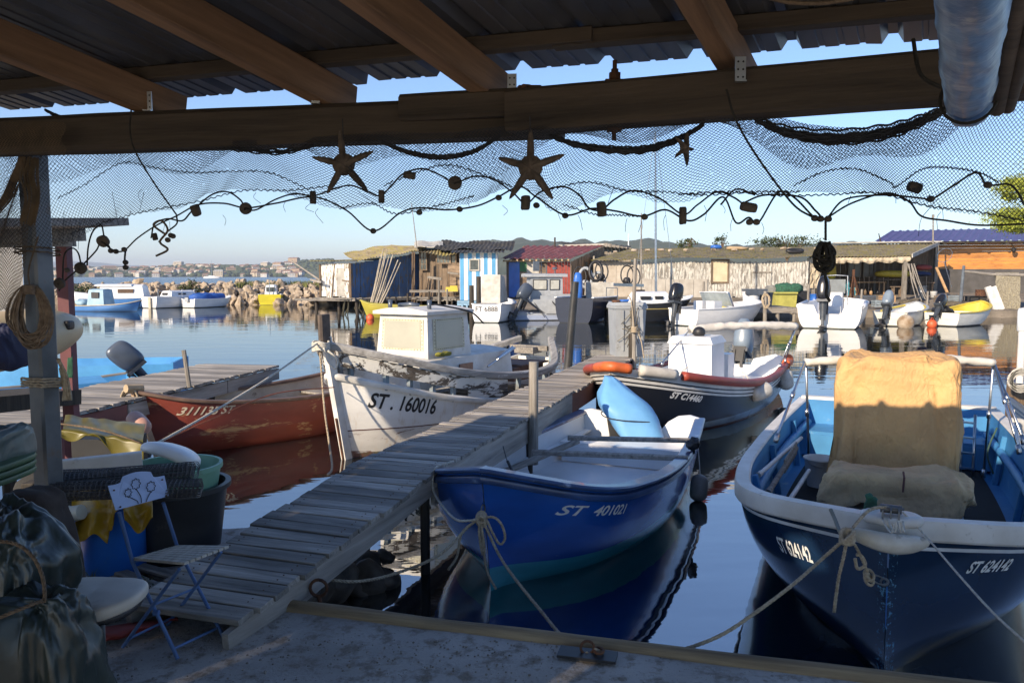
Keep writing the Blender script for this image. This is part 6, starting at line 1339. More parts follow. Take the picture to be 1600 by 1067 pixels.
k0 = hR.pt(1, 0); k1 = hR.pt(1, 1); mb = MB(); mb.bar(k0 + Vector((.02, 0, 0)), k1 + Vector((.02, 0, .05)), .05, .06, up=(1, 0, 0)); mb.build('stem', surf('pale_stem', (.42, .3, .2), (.3, .2, .14), 6, .7), RB); mb = MB(); mb.bar(k0 + Vector((.03, 0, -.05)), k0 + Vector((.03, 0, .16)), .055, .065, up=(1, 0, 0)); mb.build('stem_foot', surf('turquoise_paint', (.2, .45, .47), None, 8, .6), RB)
mb = MB(); mb.tube([(LR - .1, 0, .84), (LR + .1, 0, .86)], .05, 8); mb.build('bow_roller', surf('tan_roller', (.42, .32, .2), None, 9, .7), RB)
hR.ptext(RB, '311135 ST', (276, 643), (362, 640), 13, surf('buff_lettering', (.58, .5, .38), None, 8, .7), ho, .45, .003)
# ===== black boat ST C14460
KBb = Vector((1.22, 9.9, 0)); KBs = (4.25, 14.9, 0)
KB = place('motor_boat', 'black and white motorboat with red fender tube round its gunwale, numbered ST C14460', 'boat', KBs, KBb); LK = (Vector(KBs) - KBb).length
hK = Hull(LK, 2.1, hb=(.84, .97, 1, .86, .52, .004), sheer=(.60, .52, .56, .74, .90, 1.02), keel=(-.2, -.28, -.3, -.28, -.24, -.2), rake=.5, floor=.3, th=.06, p=(.42, .42, .5, .8, 1.1, 1.4), q=(2, 2, 1.8, 1.3, 1.1, 1), N=40)
def khull():
    m, nt, b = newmat('black_boat_hull'); t_ = nt.nodes.new('ShaderNodeTexCoord'); s_ = nt.nodes.new('ShaderNodeSeparateXYZ'); nt.links.new(t_.outputs['Object'], s_.inputs[0])
    # height below the sheer, sheer approximated by a parabola in x
    cf = np.polyfit([hK.L * t for t in hK.ts], [hK.sh(t) for t in hK.ts], 3)
    acc = None
    def M(op, a, b_): 
        n = N(nt, 'ShaderNodeMath', operation=op)
        for i, v in enumerate((a, b_)):
            if isinstance(v, (int, float)): n.inputs[i].default_value = v
            else: nt.links.new(v, n.inputs[i])
        return n.outputs[0]
    x = s_.outputs[0]; acc = M('ADD', M('MULTIPLY', x, float(cf[0])), float(cf[1])); acc = M('ADD', M('MULTIPLY', acc, x), float(cf[2])); acc = M('ADD', M('MULTIPLY', acc, x), float(cf[3]))
    d = M('SUBTRACT', acc, s_.outputs[2]); r = nt.nodes.new('ShaderNodeValToRGB'); r.color_ramp.interpolation = 'CONSTANT'; nt.links.new(d, r.inputs[0]); e = r.color_ramp.elements
    W_, K_ = (.62, .61, .58, 1), (.012, .013, .016, 1); S = [(0, W_), (.10, K_), (.12, W_), (.155, K_), (.172, W_), (.2, K_)]
    while len(e) < len(S): e.new(.9)
    for i, (p, c) in enumerate(S): e[i].position = p; e[i].color = c
    low = M('LESS_THAN', s_.outputs[2], .13); c = mixc(nt, low, r.outputs[0], (.09, .13, .18)); c = mixc(nt, M('LESS_THAN', s_.outputs[2], .02), c, (.12, .03, .02)); n1 = noi(nt, coords(nt), 4, 6); c = mixc(nt, 1, c, ramp(nt, n1, [(.3, (.75,) * 3), (.6, (1,) * 3)]), 'MULTIPLY')
    nt.links.new(c, b.inputs['Base Color']); b.inputs['Roughness'].default_value = .25; return m
ho = hK.shell(KB, khull(), M_white)
M_otube = surf('faded_red_tube', (.33, .055, .03), (.22, .035, .02), 3, .5, bmp=.15); M_btube = surf('bright_orange_tube', (.62, .13, .03), None, 5, .5)
path = hK.sheerpath(-.03, .0); n = len(path)
tp = [p for p in path]; iB = n // 2
def sub(i0, i1, r, mat, nm='fender_tube'): mb = MB(); mb.tube(spline(tp[i0:i1], 2), r, 12); mb.build(nm, mat, KB, smooth=True)
sub(0, iB - 8, .06, M_otube); sub(iB + 4, n, .06, M_otube); sub(iB - 8, iB - 3, .07, surf('pale_wrap', (.5, .47, .42), (.38, .35, .31), 6, .8, bmp=.3), 'wrapped_tube'); sub(iB - 3, iB + 5, .066, M_btube)
mb = MB(); mb.tube(spline(tp[0:3], 3), .085, 12); mb.blob(tp[0] + Vector((-.02, 0, .02)), (.1, .09, .11), .9, .9, n=(14, 10)); mb.build('tube_end', M_btube, KB, smooth=True)
hK.transom(KB, M_white, .05, [(hK.hb(0), .66), (hK.hb(0) - .2, .72), (.3, .62), (.25, .5), (-.25, .5), (-.3, .62), (-hK.hb(0) + .2, .72), (-hK.hb(0), .66)])
mb = MB(); D = [[Vector((hK.L * t - .02, s_ * (hK.hb(t) - .05), hK.sh(t) - .02)) for s_ in (-1, 0, 1)] for t in hK.ts if t > .74]; mb.grid(D); mb.build('foredeck', M_white, KB)
# console placed from the picture
cl = local(KB, W(1128, 596, 12.6)); cx_, cy_ = cl.x, cl.y; print('console', cl)
mb = MB(); prism(mb, cx_ - .35, cx_ + .35, -.36, .36, .3, 1.08, .015, .0); prism(mb, cx_ - .38, cx_ + .37, -.37, .37, 1.082, 1.19, .06, .0); mb.build('console', M_white, KB, auto=30)
mb = MB(); mb.blob((cx_ + .05, .05, 1.25), (.1, .1, .09), 1, 1, n=(16, 10)); mb.build('compass', M_dark, KB, smooth=True); mb = MB(); mb.box((cx_ - .75, 0, .6), (.35, .7, .5)); mb.build('seat_box', M_white, KB); mb = MB(); mb.box((cx_ + .75, .1, .45), (.7, .6, .25)); mb.build('seat_box', M_white, KB)
hK.ptext(KB, 'ST C14460', (1048, 617), (1095, 624), 10, M_white_text, ho, .25, .005)
MATS['mgrey'] = M_greycowl; outboard(KB, (-.05, 0, .66), 1.15, radians(-25), cowl='grey_cowl')
def bimini(root, Lp, Rp, feetL, feetR, name='folded_awning', roll_r=.06, mat=M_canvas, side=.0):
    "rolled canvas between two bow corners with aluminium tubes down to the gunwales"
    Lp, Rp = Vector(Lp), Vector(Rp); mb = MB(); n = 40; P = []
    for i in range(n + 1):
        k = i / n; P.append(Lp.lerp(Rp, k) + Vector((0, 0, .04 * sin(pi * k))))
    mb.tube(P, [roll_r * (1 + .12 * noise.noise(Vector((i * .5, 0, 1)))) for i in range(n + 1)], 14, flat=.8); 
    for i in range(len(mb.v)): v = Vector(mb.v[i]); mb.v[i] = tuple(v + Vector((0, 0, .02 * noise.noise(v * 9))))
    wl(root, mb).build('rolled_awning', mat, root, smooth=True)
    for c, feet in ((Lp, feetL), (Rp, feetR)):
        for k, f in enumerate(feet):
            mb = MB(); o = Vector((.02 * k, .03 * k, 0)); mb.tube([c + o, c.lerp(Vector(f), .5) + o * .5, Vector(f)], .012, 8); mb.tube([Vector(f) - Vector((0, 0, .02)), Vector(f) + (c - Vector(f)).normalized() * .06], .02, 8); q = c.lerp(Vector(f), .45); mb.tube([q - (c - q).normalized() * .03, q + (c - q).normalized() * .03], .019, 8); wl(root, mb).build('awning_tube', M_alu, root, smooth=True)
M_awn = surf('pale_awning', (.62, .59, .53), (.48, .45, .4), 5, .85, bmp=.5, bdist=.01)
bimini(KB, W(1078, 515, 13.0), W(1243, 510, 13.6), [W(1034, 568, 11.8), W(1110, 572, 12.6)], [W(1218, 573, 13.5), W(1226, 566, 13.9)], mat=M_awn, roll_r=.085)
fender('fender', 'pear shaped grey fender on the right side of the black boat', [W(1160, 582, 12.2), W(1168, 600, 12.0)], W(1203, 606, 12.1), W(1172, 618, 11.9), .125)
fender('fender', 'drooping pale fender under the orange tube end of the black boat', [W(1226, 560, 14.0)], W(1226, 577, 13.9), W(1229, 609, 13.8), .13)
line([W(1035, 588, 10.9), W(1060, 583, 10.8), W(1075, 573, 10.9)], .008, M_ropew, 'cord', 'white cord lying over the red tube of the black boat', 'cord')
line([W(1160, 580, 12.3), W(1168, 590, 12.15), W(1172, 606, 12.1)], .008, M_ropew, 'cord', 'thin white cord holding the pear shaped fender', 'cord')
# ===== dark blue boat ST 624142
NBb = Vector((1.94, 4.0, 0)); NBs = (4.05, 8.35, 0)
NB = place('open_fishing_boat', 'dark navy boat with white rail, blue inside and covered console, numbered ST 624142', 'boat', NBs, NBb); LN = (Vector(NBs) - NBb).length
hN = Hull(LN, 2.06, hb=(.90, .98, 1.0, .93, .70, .004), sheer=(.80, .76, .75, .775, .825, .90), keel=(-.2, -.25, -.28, -.26, -.2, -.14), rake=.10, floor=.26, th=.075, p=(.4, .4, .45, .75, 1.1, 1.35), q=(2.0, 2.0, 1.8, 1.35, 1.1, 1.0), N=48)
def nhull():
    m, nt, b = newmat('navy_boat_hull'); t_ = nt.nodes.new('ShaderNodeTexCoord'); s_ = nt.nodes.new('ShaderNodeSeparateXYZ'); nt.links.new(t_.outputs['Object'], s_.inputs[0])
    def M(op, a, b_=0.0):
        n = N(nt, 'ShaderNodeMath', operation=op)
        for i, v in enumerate((a, b_)):
            if isinstance(v, (int, float)): n.inputs[i].default_value = v
            else: nt.links.new(v, n.inputs[i])
        return n.outputs[0]
    cf = np.polyfit([hN.L * t for t in hN.ts], [hN.sh(t) for t in hN.ts], 3); x = s_.outputs[0]; acc = M('ADD', M('MULTIPLY', x, float(cf[0])), float(cf[1])); acc = M('ADD', M('MULTIPLY', acc, x), float(cf[2])); acc = M('ADD', M('MULTIPLY', acc, x), float(cf[3])); d = M('SUBTRACT', acc, s_.outputs[2])
    r = nt.nodes.new('ShaderNodeValToRGB'); r.color_ramp.interpolation = 'CONSTANT'; nt.links.new(d, r.inputs[0]); e = r.color_ramp.elements; Bl = (.007, .022, .055, 1); S = [(0, Bl), (.128, (.6, .62, .64, 1)), (.146, Bl)]
    while len(e) < len(S): e.new(.9)
    for i, (p, c) in enumerate(S): e[i].position = p; e[i].color = c
    c = mixc(nt, M('LESS_THAN', s_.outputs[2], .03), r.outputs[0], (.015, .015, .018))
    # scuffs along the stem
    ay = M('ABSOLUTE', s_.outputs[1]); near = M('LESS_THAN', ay, .045); xs = M('GREATER_THAN', x, LN - .3); nz = noi(nt, coords(nt), 38, 8, .75); sc = M('MULTIPLY', M('MULTIPLY', near, xs), M('GREATER_THAN', nz, .57)); c = mixc(nt, sc, c, (.12, .3, .42))
    nz2 = noi(nt, coords(nt, (.4, .4, 2)), 22, 6, .8); c = mixc(nt, M('GREATER_THAN', nz2, .73), c, (.08, .2, .3))
    n1 = noi(nt, coords(nt), 2.5, 5); c = mixc(nt, 1, c, ramp(nt, n1, [(.3, (.7,) * 3), (.65, (1.1,) * 3)]), 'MULTIPLY')
    nt.links.new(c, b.inputs['Base Color']); b.inputs['Roughness'].default_value = .2; b.inputs['Coat Weight'].default_value = .3; bump(nt, b, n1, .08, .01); return m
M_inblue = surf('sky_blue_inside', (.05, .23, .47), (.035, .17, .36), 2.5, .5, bmp=.15, spots=(.25, .36, .42), spot=(.62, .74, 5))
ho = hN.shell(NB, nhull(), M_inblue)
M_wrail = surf('worn_white_rail', (.64, .62, .58), (.5, .47, .42), 4, .5, bmp=.25, spots=(.18, .13, .09), spot=(.64, .74, 9))
hN.rail(NB, M_wrail, [(.020, -.098), (.030, -.085), (.032, -.01), (.022, .012), (-.06, .012), (-.072, .0), (-.072, -.035), (-.06, -.045), (.008, -.045), (.010, -.098)])
hN.transom(NB, M_inblue, .05, [(hN.hb(0), .80), (-hN.hb(0), .80)])
mb = MB(); mb.bar((-.01, -hN.hb(0), .81), (-.01, hN.hb(0), .81), .12, .04, bev=.01); mb.build('stern_rail', M_wrail, NB)
mb = MB(); P = [[Vector((hN.L * t - .05, y * (hN.hb(t) * .80 - .02), .272)) for y in (-1, -.5, 0, .5, 1)] for t in hN.ts if .04 < t < .86]; mb.grid(P); mb.build('floor_mat', surf('black_rubber_mat', (.016, .015, .015), (.01, .01, .01), 60, .9, bmp=.5, bdist=.003), NB)
for sd in (1, -1):
    mb = MB(); mb.tube([hN.pt(t, 1, .12, sd) - Vector((0, 0, .20)) for t in hN.ts if .05 < t < .92], .035, 10); mb.build('side_stringer', M_inblue, NB, smooth=True)
    for t in (.2, .45, .7): mb = MB(); a = hN.pt(t, 1, .09, sd) - Vector((0, 0, .06)); b_ = hN.pt(t, .62, .10, sd); mb.bar(a, b_, .05, .05, up=(1, 0, 0), bev=.008); mb.build('rib', M_inblue, NB)
mb = MB(); mb.box((.3, 0, .52), (.5, 1.8, .04)); mb.box((.55, 0, .4), (.03, 1.8, .22)); mb.build('stern_bench', M_inblue, NB)
# white engine box under the small cover
def nl(px, py, Y): return local(NB, W(px, py, Y))
ua = NB.rotation_euler.z
lc = nl(1398, 800, 5.15); print('box', lc)
mb = MB(); mb.box((lc.x - .2, 0, .42), (.75, .86, .34)); bx = mb.build('engine_box', M_white, NB); bx_x = lc.x - .2
M_gold = surf('ochre_canvas', (.60, .36, .15), (.44, .26, .11), 3, .75, bmp=.45, bdist=.012, spots=(.5, .33, .12), spot=(.55, .75, 2), detail=8)
def cover(name, lab, cen, size, taper, amp, seed, rz=0, n=64, m=44, fs=3.0, fold=.04, lean=0.0, e1=.22, e2=.28, root_z=None):
    t = thing(name, lab, 'canvas cover', (cen[0], cen[1], cen[2] - size[2]), rz); mb = MB()
    def shp(p):
        k = (p.z / size[2] + 1) / 2; return Vector((p.x * (1 + (taper[0] - 1) * k) + lean * k, p.y * (1 + (taper[1] - 1) * k), p.z))
    off = Vector((seed, seed * 2, 0)); P = []
    def sg(v, e): return math.copysign(abs(v) ** e, v)
    for j in range(m + 1):
        ph = -pi/2 + pi * j / m; row = []
        for i in range(n):
            th = 2 * pi * i / n; p = Vector((size[0] * sg(cos(ph), e1) * sg(cos(th), e2), size[1] * sg(cos(ph), e1) * sg(sin(th), e2), size[2] * sg(sin(ph), e1))); p = shp(p)
            d = Vector((p.x / size[0]**2, p.y / size[1]**2, p.z / size[2]**2)); d = d.normalized() if d.length > 1e-6 else Vector((0, 0, 1))
            q = Vector((p.x, p.y, p.z * .55)) * fs; ridge = 1 - abs(noise.noise(q + off)) * 2.4; ridge2 = 1 - abs(noise.noise(q * 2.1 + off * 1.7)) * 2.4
            low = 1.0 - .5 * p.z / size[2]; p = p + d * (amp * noise.noise(q * .6 + off) + fold * low * (1.6 * crumple(p + off, fs * 1.25) - .9 + .25 * ridge))
            row.append(p + Vector((0, 0, size[2])))
        P.append(row)
    mb.grid(P, closed=True); return t, mb
c0 = W(1402, 640, 6.35)
t, mb = cover('console_cover', 'tall ochre canvas cover draped over the console of the navy boat', (c0.x, c0.y, .27 + .62), (.40, .53, .655), (.72, .90), .05, 4.0, ua, n=150, m=110, fs=2.8, fold=.10, lean=-.02, e1=.14, e2=.22)
mb.build('fabric', M_gold, t, smooth=True)
mb = MB(); P = [Vector((.41, y * .1, z)) for y, z in ()]; 
t2c = W(1398, 752, 5.3)
t, mb = cover('engine_cover', 'low rumpled ochre canvas cover on the white box in front of the tall one', (t2c.x + .02, t2c.y, .59 + .125), (.30, .50, .15), (.92, .92), .05, 9.0, ua, n=130, m=60, fs=3.4, fold=.07, e1=.35, e2=.3); mb.build('fabric', surf('faded_ochre_canvas', (.54, .37, .19), (.38, .25, .13), 3, .8, bmp=.45, bdist=.012, spots=(.42, .29, .14), spot=(.55, .72, 2.5)), t, smooth=True)
mb = MB(); mb.tube([(.30, .03, .2), (.27, .035, .29), (.2, .03, .31)], .007, 5); mb.build('seam_tear', surf('maroon_tear', (.09, .03, .025), None, 9, .8), t)
# ladder, bucket, oars
t = thing('ladder', 'short aluminium boarding ladder standing at the stern of the navy boat', 'ladder', W(1520, 700, 7.4), ua)
def wl_obj(t, mb, name, mat, **k): return wl(t, mb).build(name, mat, t, **k)
for x in (1504, 1524): mb = MB(); mb.tube([W(x - 4, 745, 7.35), W(x, 648 if x > 1510 else 655, 7.55)], .014, 8); wl_obj(t, mb, 'rail', M_alu, smooth=True)
for k in range(4): y = 733 - 24 * k; mb = MB(); mb.bar(W(1496, y - 3, 7.35 + .05 * k), W(1521, y, 7.35 + .05 * k), .045, .018); wl_obj(t, mb, 'rung', M_alu)
p = W(1282, 738, 7.0); mb = MB(); t = thing('bucket', 'white plastic bucket on the floor at the left stern of the navy boat', 'bucket', (p.x, p.y, .275)); mb.lathe([(0, .005), (.11, .005), (.14, .24), (.152, .25), (.15, .26), (.135, .25), (.105, .015), (0, .015)], n=20); mb.build('body', M_white2, t, auto=50); mb = MB(); mb.tube([(.14 * cos(a), -.03 * 1 - .1 * sin(a), .24 - .05 * sin(a)) for a in [k * pi / 10 for k in range(11)]], .004, 5); mb.build('handle', M_alu, t)
for (a, b, r, lab, bl_) in (((1185, 742, 5.75), (1252, 684, 7.0), .016, 'long white pole lashed along the left side inside the navy boat', 0), ((1200, 770, 5.6), (1244, 700, 6.6), .02, 'grey oar lying below the white pole inside the navy boat', 1), ((1228, 790, 5.55), (1264, 735, 6.7), .018, 'pale oar shaft lying on the floor mat of the navy boat', 0)):
    mb = MB(); A = W(*a); B = W(*b); mb.tube([A, B], r, 10); mb.tube([A.lerp(B, .0), A.lerp(B, .05)], r * 1.3, 10); 
    if bl_: mb.bar(A.lerp(B, .55), B, .015, .11, bev=.005)
    tag(mb.build('oar', M_greywood if bl_ else M_white2, auto=50), lab, 'oar')
# awning bar
bimini(NB, W(1258, 566, 6.9), W(1552, 567, 6.9), [W(1212, 686, 6.1), W(1264, 735, 7.3)], [W(1593, 705, 6.2), W(1537, 742, 7.2), W(1600, 690, 6.3)], mat=M_awn, roll_r=.045)
# bow fitting: roller block with green rag, white sausage fender, hook
tip = hN.pt(1, 1); mb = MB(); 
for y in (-.05, .0, .05): mb.poly([tip + Vector((x, y * .75 - .004, z)) for x, z in ((-.06, .0), (.045, .0), (.04, .06), (.015, .085), (-.015, .08), (-.045, .035))], (0, .008, 0))
mb.cyl(tip + Vector((.0, -.05, .06)), tip + Vector((.0, .05, .06)), .022, .022, 10); mb.cyl(tip + Vector((.02, -.06, .07)), tip + Vector((.02, .06, .07)), .007, .007, 8); mb.build('bow_roller', M_steel, NB, auto=40)
mb = MB(); mb.blob(tip + Vector((-.14, -.1, .04)), (.03, .03, .05), .8, .8, amp=.02, fs=30, n=(12, 10)); mb.build('green_rag', M_green, NB, smooth=True)
mb = MB(); mb.blob(tip + Vector((-.05, .0, .0)), (.10, .15, .03), .6, .8, amp=.01, fs=9, n=(20, 10)); mb.build('bow_pad', M_wrail, NB, smooth=True)
tw = world(NB, tip); fL = W(1322, 828, tw.y - .06); fR = W(1452, 845, tw.y - .12)
ft = thing('fender', 'long white sausage fender tied across the bow of the navy boat', 'fender', fL.lerp(fR, .5)); mb = MB(); n = 20; P = [fL.lerp(fR, i / n) + Vector((0, -.05 * sin(pi * i / n), -.025 * sin(pi * i / n))) for i in range(n + 1)]; mb.tube(P, [.010 + .040 * (sin(pi * min(1, max(0, (i / n)))) ** .55) for i in range(n + 1)], 16); wl_obj(ft, mb, 'body', surf('dirty_white_vinyl', (.6, .57, .5), (.42, .36, .26), 5, .45, bmp=.15, spots=(.2, .15, .08), spot=(.58, .7, 9)), smooth=True)
mb = MB(); [mb.tube(spline([tw + Vector((x, -.02, .02)), fL.lerp(fR, .5) + Vector((x * .6, -.11, .05)), fL.lerp(fR, .5) + Vector((x * .3, -.10, .1))], 4), .004, 5) for x in (-.06, -.03, .02, .05)]; wl_obj(ft, mb, 'line', M_ropew)
hN.ptext(NB, 'ST 624142', (1512, 887), (1577, 882), 20, M_white_text, ho, .3, .003)
hN.ptext(NB, 'ST 624142', (1217, 850), (1267, 868), 24, M_white_text, ho, .2, .003)
def rope(pts, r, mat, lab, twist=7, name='mooring_rope', parent=None):
    mb = rope_mb(pts, r, twist); o = mb.build(name, mat, parent, smooth=True)
    return tag(o, lab, 'rope') if parent is None else o
# mooring knot on the left of the bow with rope to the quay ring
K0 = W(1324, 838, tw.y - .16); RG = G(918, 1021, .475); 
rope([K0, W(1290, 868, 3.95), W(1240, 912, 3.8), W(1180, 957, 3.65), W(1120, 995, 3.55), W(1040, 1022, 3.5), W(980, 1029, 3.5), RG + Vector((.03, 0, .02))], .0095, M_rope, 'pale mooring rope from the navy boat bow to the ring on the quay edge')
rope([tw + Vector((.0, .0, .07)), W(1362, 795, tw.y - .03), W(1340, 815, tw.y - .1), K0], .009, M_rope, 'short pale rope from the bow roller to the knot on the navy boat')
rope([K0, W(1318, 870, tw.y - .15), W(1310, 905, tw.y - .13), W(1303, 956, tw.y - .1)], .009, M_rope, 'loose rope end hanging straight down from the knot on the navy boat')
rope([K0, W(1338, 855, tw.y - .12), W(1352, 885, tw.y - .08), W(1358, 900, tw.y - .06)], .008, M_rope, 'short rope from the knot down to the steel snap hook')
mb = MB(); c = K0; [mb.tube([c + Vector((.03 * cos(a + k), .028 * sin(a * 1.0 + k), .03 * sin(a + 1.3 * k))) for a in [i * pi / 8 for i in range(17)]], .010, 6, caps=False) for k in range(7)]
tag(mb.build('knot', M_rope, smooth=True), 'fat pale knot beside the white sausage fender', 'knot')
c = W(1358, 898, tw.y - .06); mb = MB(); [mb.tube([c + Vector((.022 * cos(a + k), .02 * sin(a + k * 2), .022 * sin(a) - .008 * k)) for a in [i * pi / 8 for i in range(17)]], .008, 6, caps=False) for k in range(4)]
mb.tube(spline([W(1338, 866, tw.y - .1), W(1346, 868, tw.y - .1), W(1352, 882, tw.y - .08), W(1340, 888, tw.y - .1), W(1336, 872, tw.y - .1)], 5), .0085, 6); tag(mb.build('knot', M_rope, smooth=True), 'small looped knot just above the steel snap hook', 'knot')
mb = MB(); mb.tube(spline([W(1362, 896, tw.y - .06), W(1378, 902, tw.y - .05), W(1387, 908, tw.y - .02), W(1380, 913, tw.y - .04), W(1366, 908, tw.y - .06), W(1362, 896, tw.y - .06)], 6), .0045, 6); mb.tube([W(1382, 909, tw.y) + Vector((.02 * cos(a), 0, .02 * sin(a))) for a in [i * pi / 6 for i in range(13)]], .005, 6); tag(mb.build('snap_hook', M_steel, smooth=True), 'steel snap hook and ring on the stem of the navy boat', 'hook')
line([W(1298, 796, tw.y + .1), W(1305, 812, tw.y + .03), W(1312, 830, tw.y - .08), W(1320, 838, tw.y - .13)], .011, surf('grey_hose', (.2, .2, .17), None, 9, .7), 'hose', 'bent grey hose hooked over the bow rail of the navy boat', 'hose')
rope([tw + Vector((.05, -.02, .05)), W(1440, 830, 3.9), W(1500, 900, 3.5), W(1560, 965, 3.2), W(1640, 1035, 2.9)], .0055, M_ropew, 'thin pale line running from the bow roller down to the lower right corner')
# rope on the right rear (neighbour gear)
p = W(1580, 640, 8.6); t = thing('pipe_rack', 'dark pipe rack with coiled ropes at the right edge behind the navy boat', 'rack', (p.x, p.y, 0)); mb = MB(); [mb.tube([W(1578 + 4 * k, 625 + 9 * k, 9.0), W(1680, 700 + 9 * k, 7.4)], .04, 8) for k in range(3)]; wl_obj(t, mb, 'pipe', M_gun)
mb = MB(); mb.bar(W(1590, 600, 9.2) - Vector((0, 0, 1.5)), W(1590, 600, 9.2), .16, .16, up=(0, 1, 0)); wl_obj(t, mb, 'post', M_brownwoodz); mb = MB(); c = W(1590, 598, 9.0)
for k in range(8): mb.tube([c + Vector(((.1 + .02 * (k % 3)) * cos(a), -.05, .10 * sin(a) + .01 * k)) for a in [i * pi / 8 for i in range(17)]], .012, 5, caps=False)
wl_obj(t, mb, 'rope_coil', M_ropew)
fender('fender', 'light blue grey ball fender at the right edge behind the navy boat', [W(1585, 640, 8.5)], W(1584, 655, 8.4), W(1584, 690, 8.3), .16, M_fender)
rope([W(1558, 668, 6.9), W(1548, 690, 6.9), W(1543, 712, 6.8), W(1552, 740, 6.8)], .008, surf('green_rope', (.05, .10, .08), None, 20, .9), 'dark green rope hanging inside the right side of the navy boat')
# ===== mooring lines of the blue boat
RB_ = Vector(RINGB); kn = RB_ + Vector((0, -.05, -.03))
mb = MB(); [mb.tube([kn + Vector((.03 * cos(a + k), .026 * sin(a + k * 1.7), .03 * sin(a * 1.0 + k) - .004 * k)) for a in [i * pi / 8 for i in range(17)]], .011, 6, caps=False) for k in range(8)]; tag(mb.build('knot', M_rope, smooth=True), 'big pale knot on the bow ring of the blue boat', 'knot')
def Wk(px, py, d=0.0): return W(px, py, kn.y + d)
ks = (kn.x - W(765, 800, kn.y).x, kn.z - W(765, 800, kn.y).z)
def Wn(px, py, d=0.0): p = Wk(px, py, d); return p + Vector((ks[0], 0, ks[1]))
rope([kn, Wn(744, 815, .0), Wn(700, 858, -.3), G(620, 895, .35), G(560, 908, .4), G(500, 904, .45)], .010, M_rope, 'pale mooring rope from the blue boat bow to the iron ring on the gangway')
rope([kn, Wn(800, 870, -.2), W(850, 960, 4.2), W(880, 995, 3.85), RG], .010, M_rope, 'pale mooring rope from the blue boat bow down to the ring on the quay')
rope([kn, Wn(735, 823, -.02), Wn(727, 860, -.05), Wn(713, 882, -.05)], .009, M_rope, 'short frayed rope end hanging left of the blue boat knot')
rope([kn, Wn(766, 830, -.03), Wn(769, 855, -.05), Wn(774, 885, -.05), Wn(788, 912, -.1)], .009, M_rope, 'long loose rope end hanging down the stem of the blue boat')
rope([kn, Wn(785, 800, -.04), Wn(797, 812, -.06), Wn(802, 832, -.06), Wn(794, 842, -.06), Wn(783, 825, -.06), Wn(774, 805, -.05)], .009, M_rope, 'rope loop sticking out to the right of the blue boat knot')
rope([kn, Wn(766, 820, -.04), Wn(770, 850, -.05), Wn(767, 858, -.05), Wn(762, 830, -.04), Wn(761, 805, -.03)], .009, M_rope, 'narrow rope loop hanging under the blue boat knot')
g0 = world(BB, hB.pt(.93, 1, 0, -1)); rope([g0 + Vector((.1, .1, .06)), g0 + Vector((-.02, -.03, .04)), g0 + Vector((-.03, -.06, -.12)), Wn(720, 800, .05), Wn(745, 805, .0), kn], .009, M_ropew, 'white rope led from the bow rail round to the knot of the blue boat')
t = thing('quay_ring', 'steel ring with thimble on a black rubber pad at the quay edge', 'ring', (RG.x, RG.y, ZQ)); mb = MB(); mb.box((.0, -.0, .022), (.26, .10, .012), rz=-.25); mb.build('rubber_pad', M_dark, t); mb = MB(); mb.tube([(.03 * cos(a), .01, .05 + .03 * sin(a)) for a in [i * pi / 8 for i in range(17)]], .006, 6, caps=False); mb.tube([(.05 + .02 * cos(a), .028 * sin(a), .04) for a in [i * pi / 8 for i in range(17)]], .007, 6, caps=False); mb.build('ring', M_rust, t, smooth=True)
# white boat and red boat lines
sh_ = world(WB, hW.pt(1, 1) + Vector((.1, 0, .05)))
rope([sh_, W(420, 590, 7.6), W(330, 645, 6.6), W(250, 690, 5.7), W(215, 705, 5.3)], .011, M_ropew, 'white mooring line from the white boat bow across to the quay on the left', 9)
line([world(WB, hW.pt(1, .72) + Vector((.08, .05, 0))), W(430, 615, 7.6), W(330, 655, 6.6), W(240, 695, 5.6)], .006, surf('orange_line', (.5, .13, .05), None, 20, .8), 'mooring_line', 'thin orange line from the white boat bow across the red boat', 'rope')
c = sh_ + Vector((0, -.03, -.02)); mb = MB(); [mb.tube([c + Vector((.09 * cos(a), .09 * sin(a), -.02 * k + .01 * sin(3 * a))) for a in [i * pi / 8 for i in range(17)]], .013, 5, caps=False) for k in range(5)]; mb.tube(spline([c + Vector((.05, -.08, -.05)), c + Vector((.1, -.1, -.2)), c + Vector((.18, -.1, -.28)), c + Vector((.2, -.1, -.18)), c + Vector((.1, -.1, -.08))], 6), .012, 5); tag(mb.build('rope_turns', M_ropew, smooth=True), 'white rope wound round the stemhead of the white boat', 'rope')
rope([c + Vector((.0, -.05, -.1)), c + Vector((.06, -.15, -.7)), W(514, 690, 8.6), W(519, 730, 8.0), W(512, 742, 7.6)], .012, M_rope, 'yellowish rope hanging down the stem of the white boat to the water', 9)
p = world(RB, (LR + .02, 0, .82)); mb = MB(); [mb.tube([p + Vector((-.03 + .1 * cos(a) , -.02 + .03 * k, -.1 + .14 * sin(a) * (1 - .2 * k))) for a in [i * pi / 8 for i in range(17)]], .012, 5, caps=False) for k in range(3)]; tag(mb.build('rope_turns', M_rope, smooth=True), 'loop of tan rope hanging over the bow of the red boat', 'rope')
# ---------------------------------------------------------------- clutter on the quay at the left
rf = random.Random(77)
def rim_tub(name, lab, c, r0, r1, h, mat, cat='tub', lip=.02, th=.012, inside=None, n=36, oval=1.0, rz=0):
    t = thing(name, lab, cat, c, rz); mb = MB(); prof = [(0, 0), (r0 * .94, 0), (r0, .015), (r0 + (r1 - r0) * .9, h * .9), (r1, h - .03), (r1 + lip, h - .028), (r1 + lip, h), (r1 - th, h), (r0 + (r1 - r0) * .5 - th, h * .5), (r0 - th, .03), (0, .03)]
    mb.lathe([(r, z) for r, z in prof], n=n); mb.v = [(x * oval, y, z) for x, y, z in mb.v]; mb.build('body', mat, t, auto=35); return t
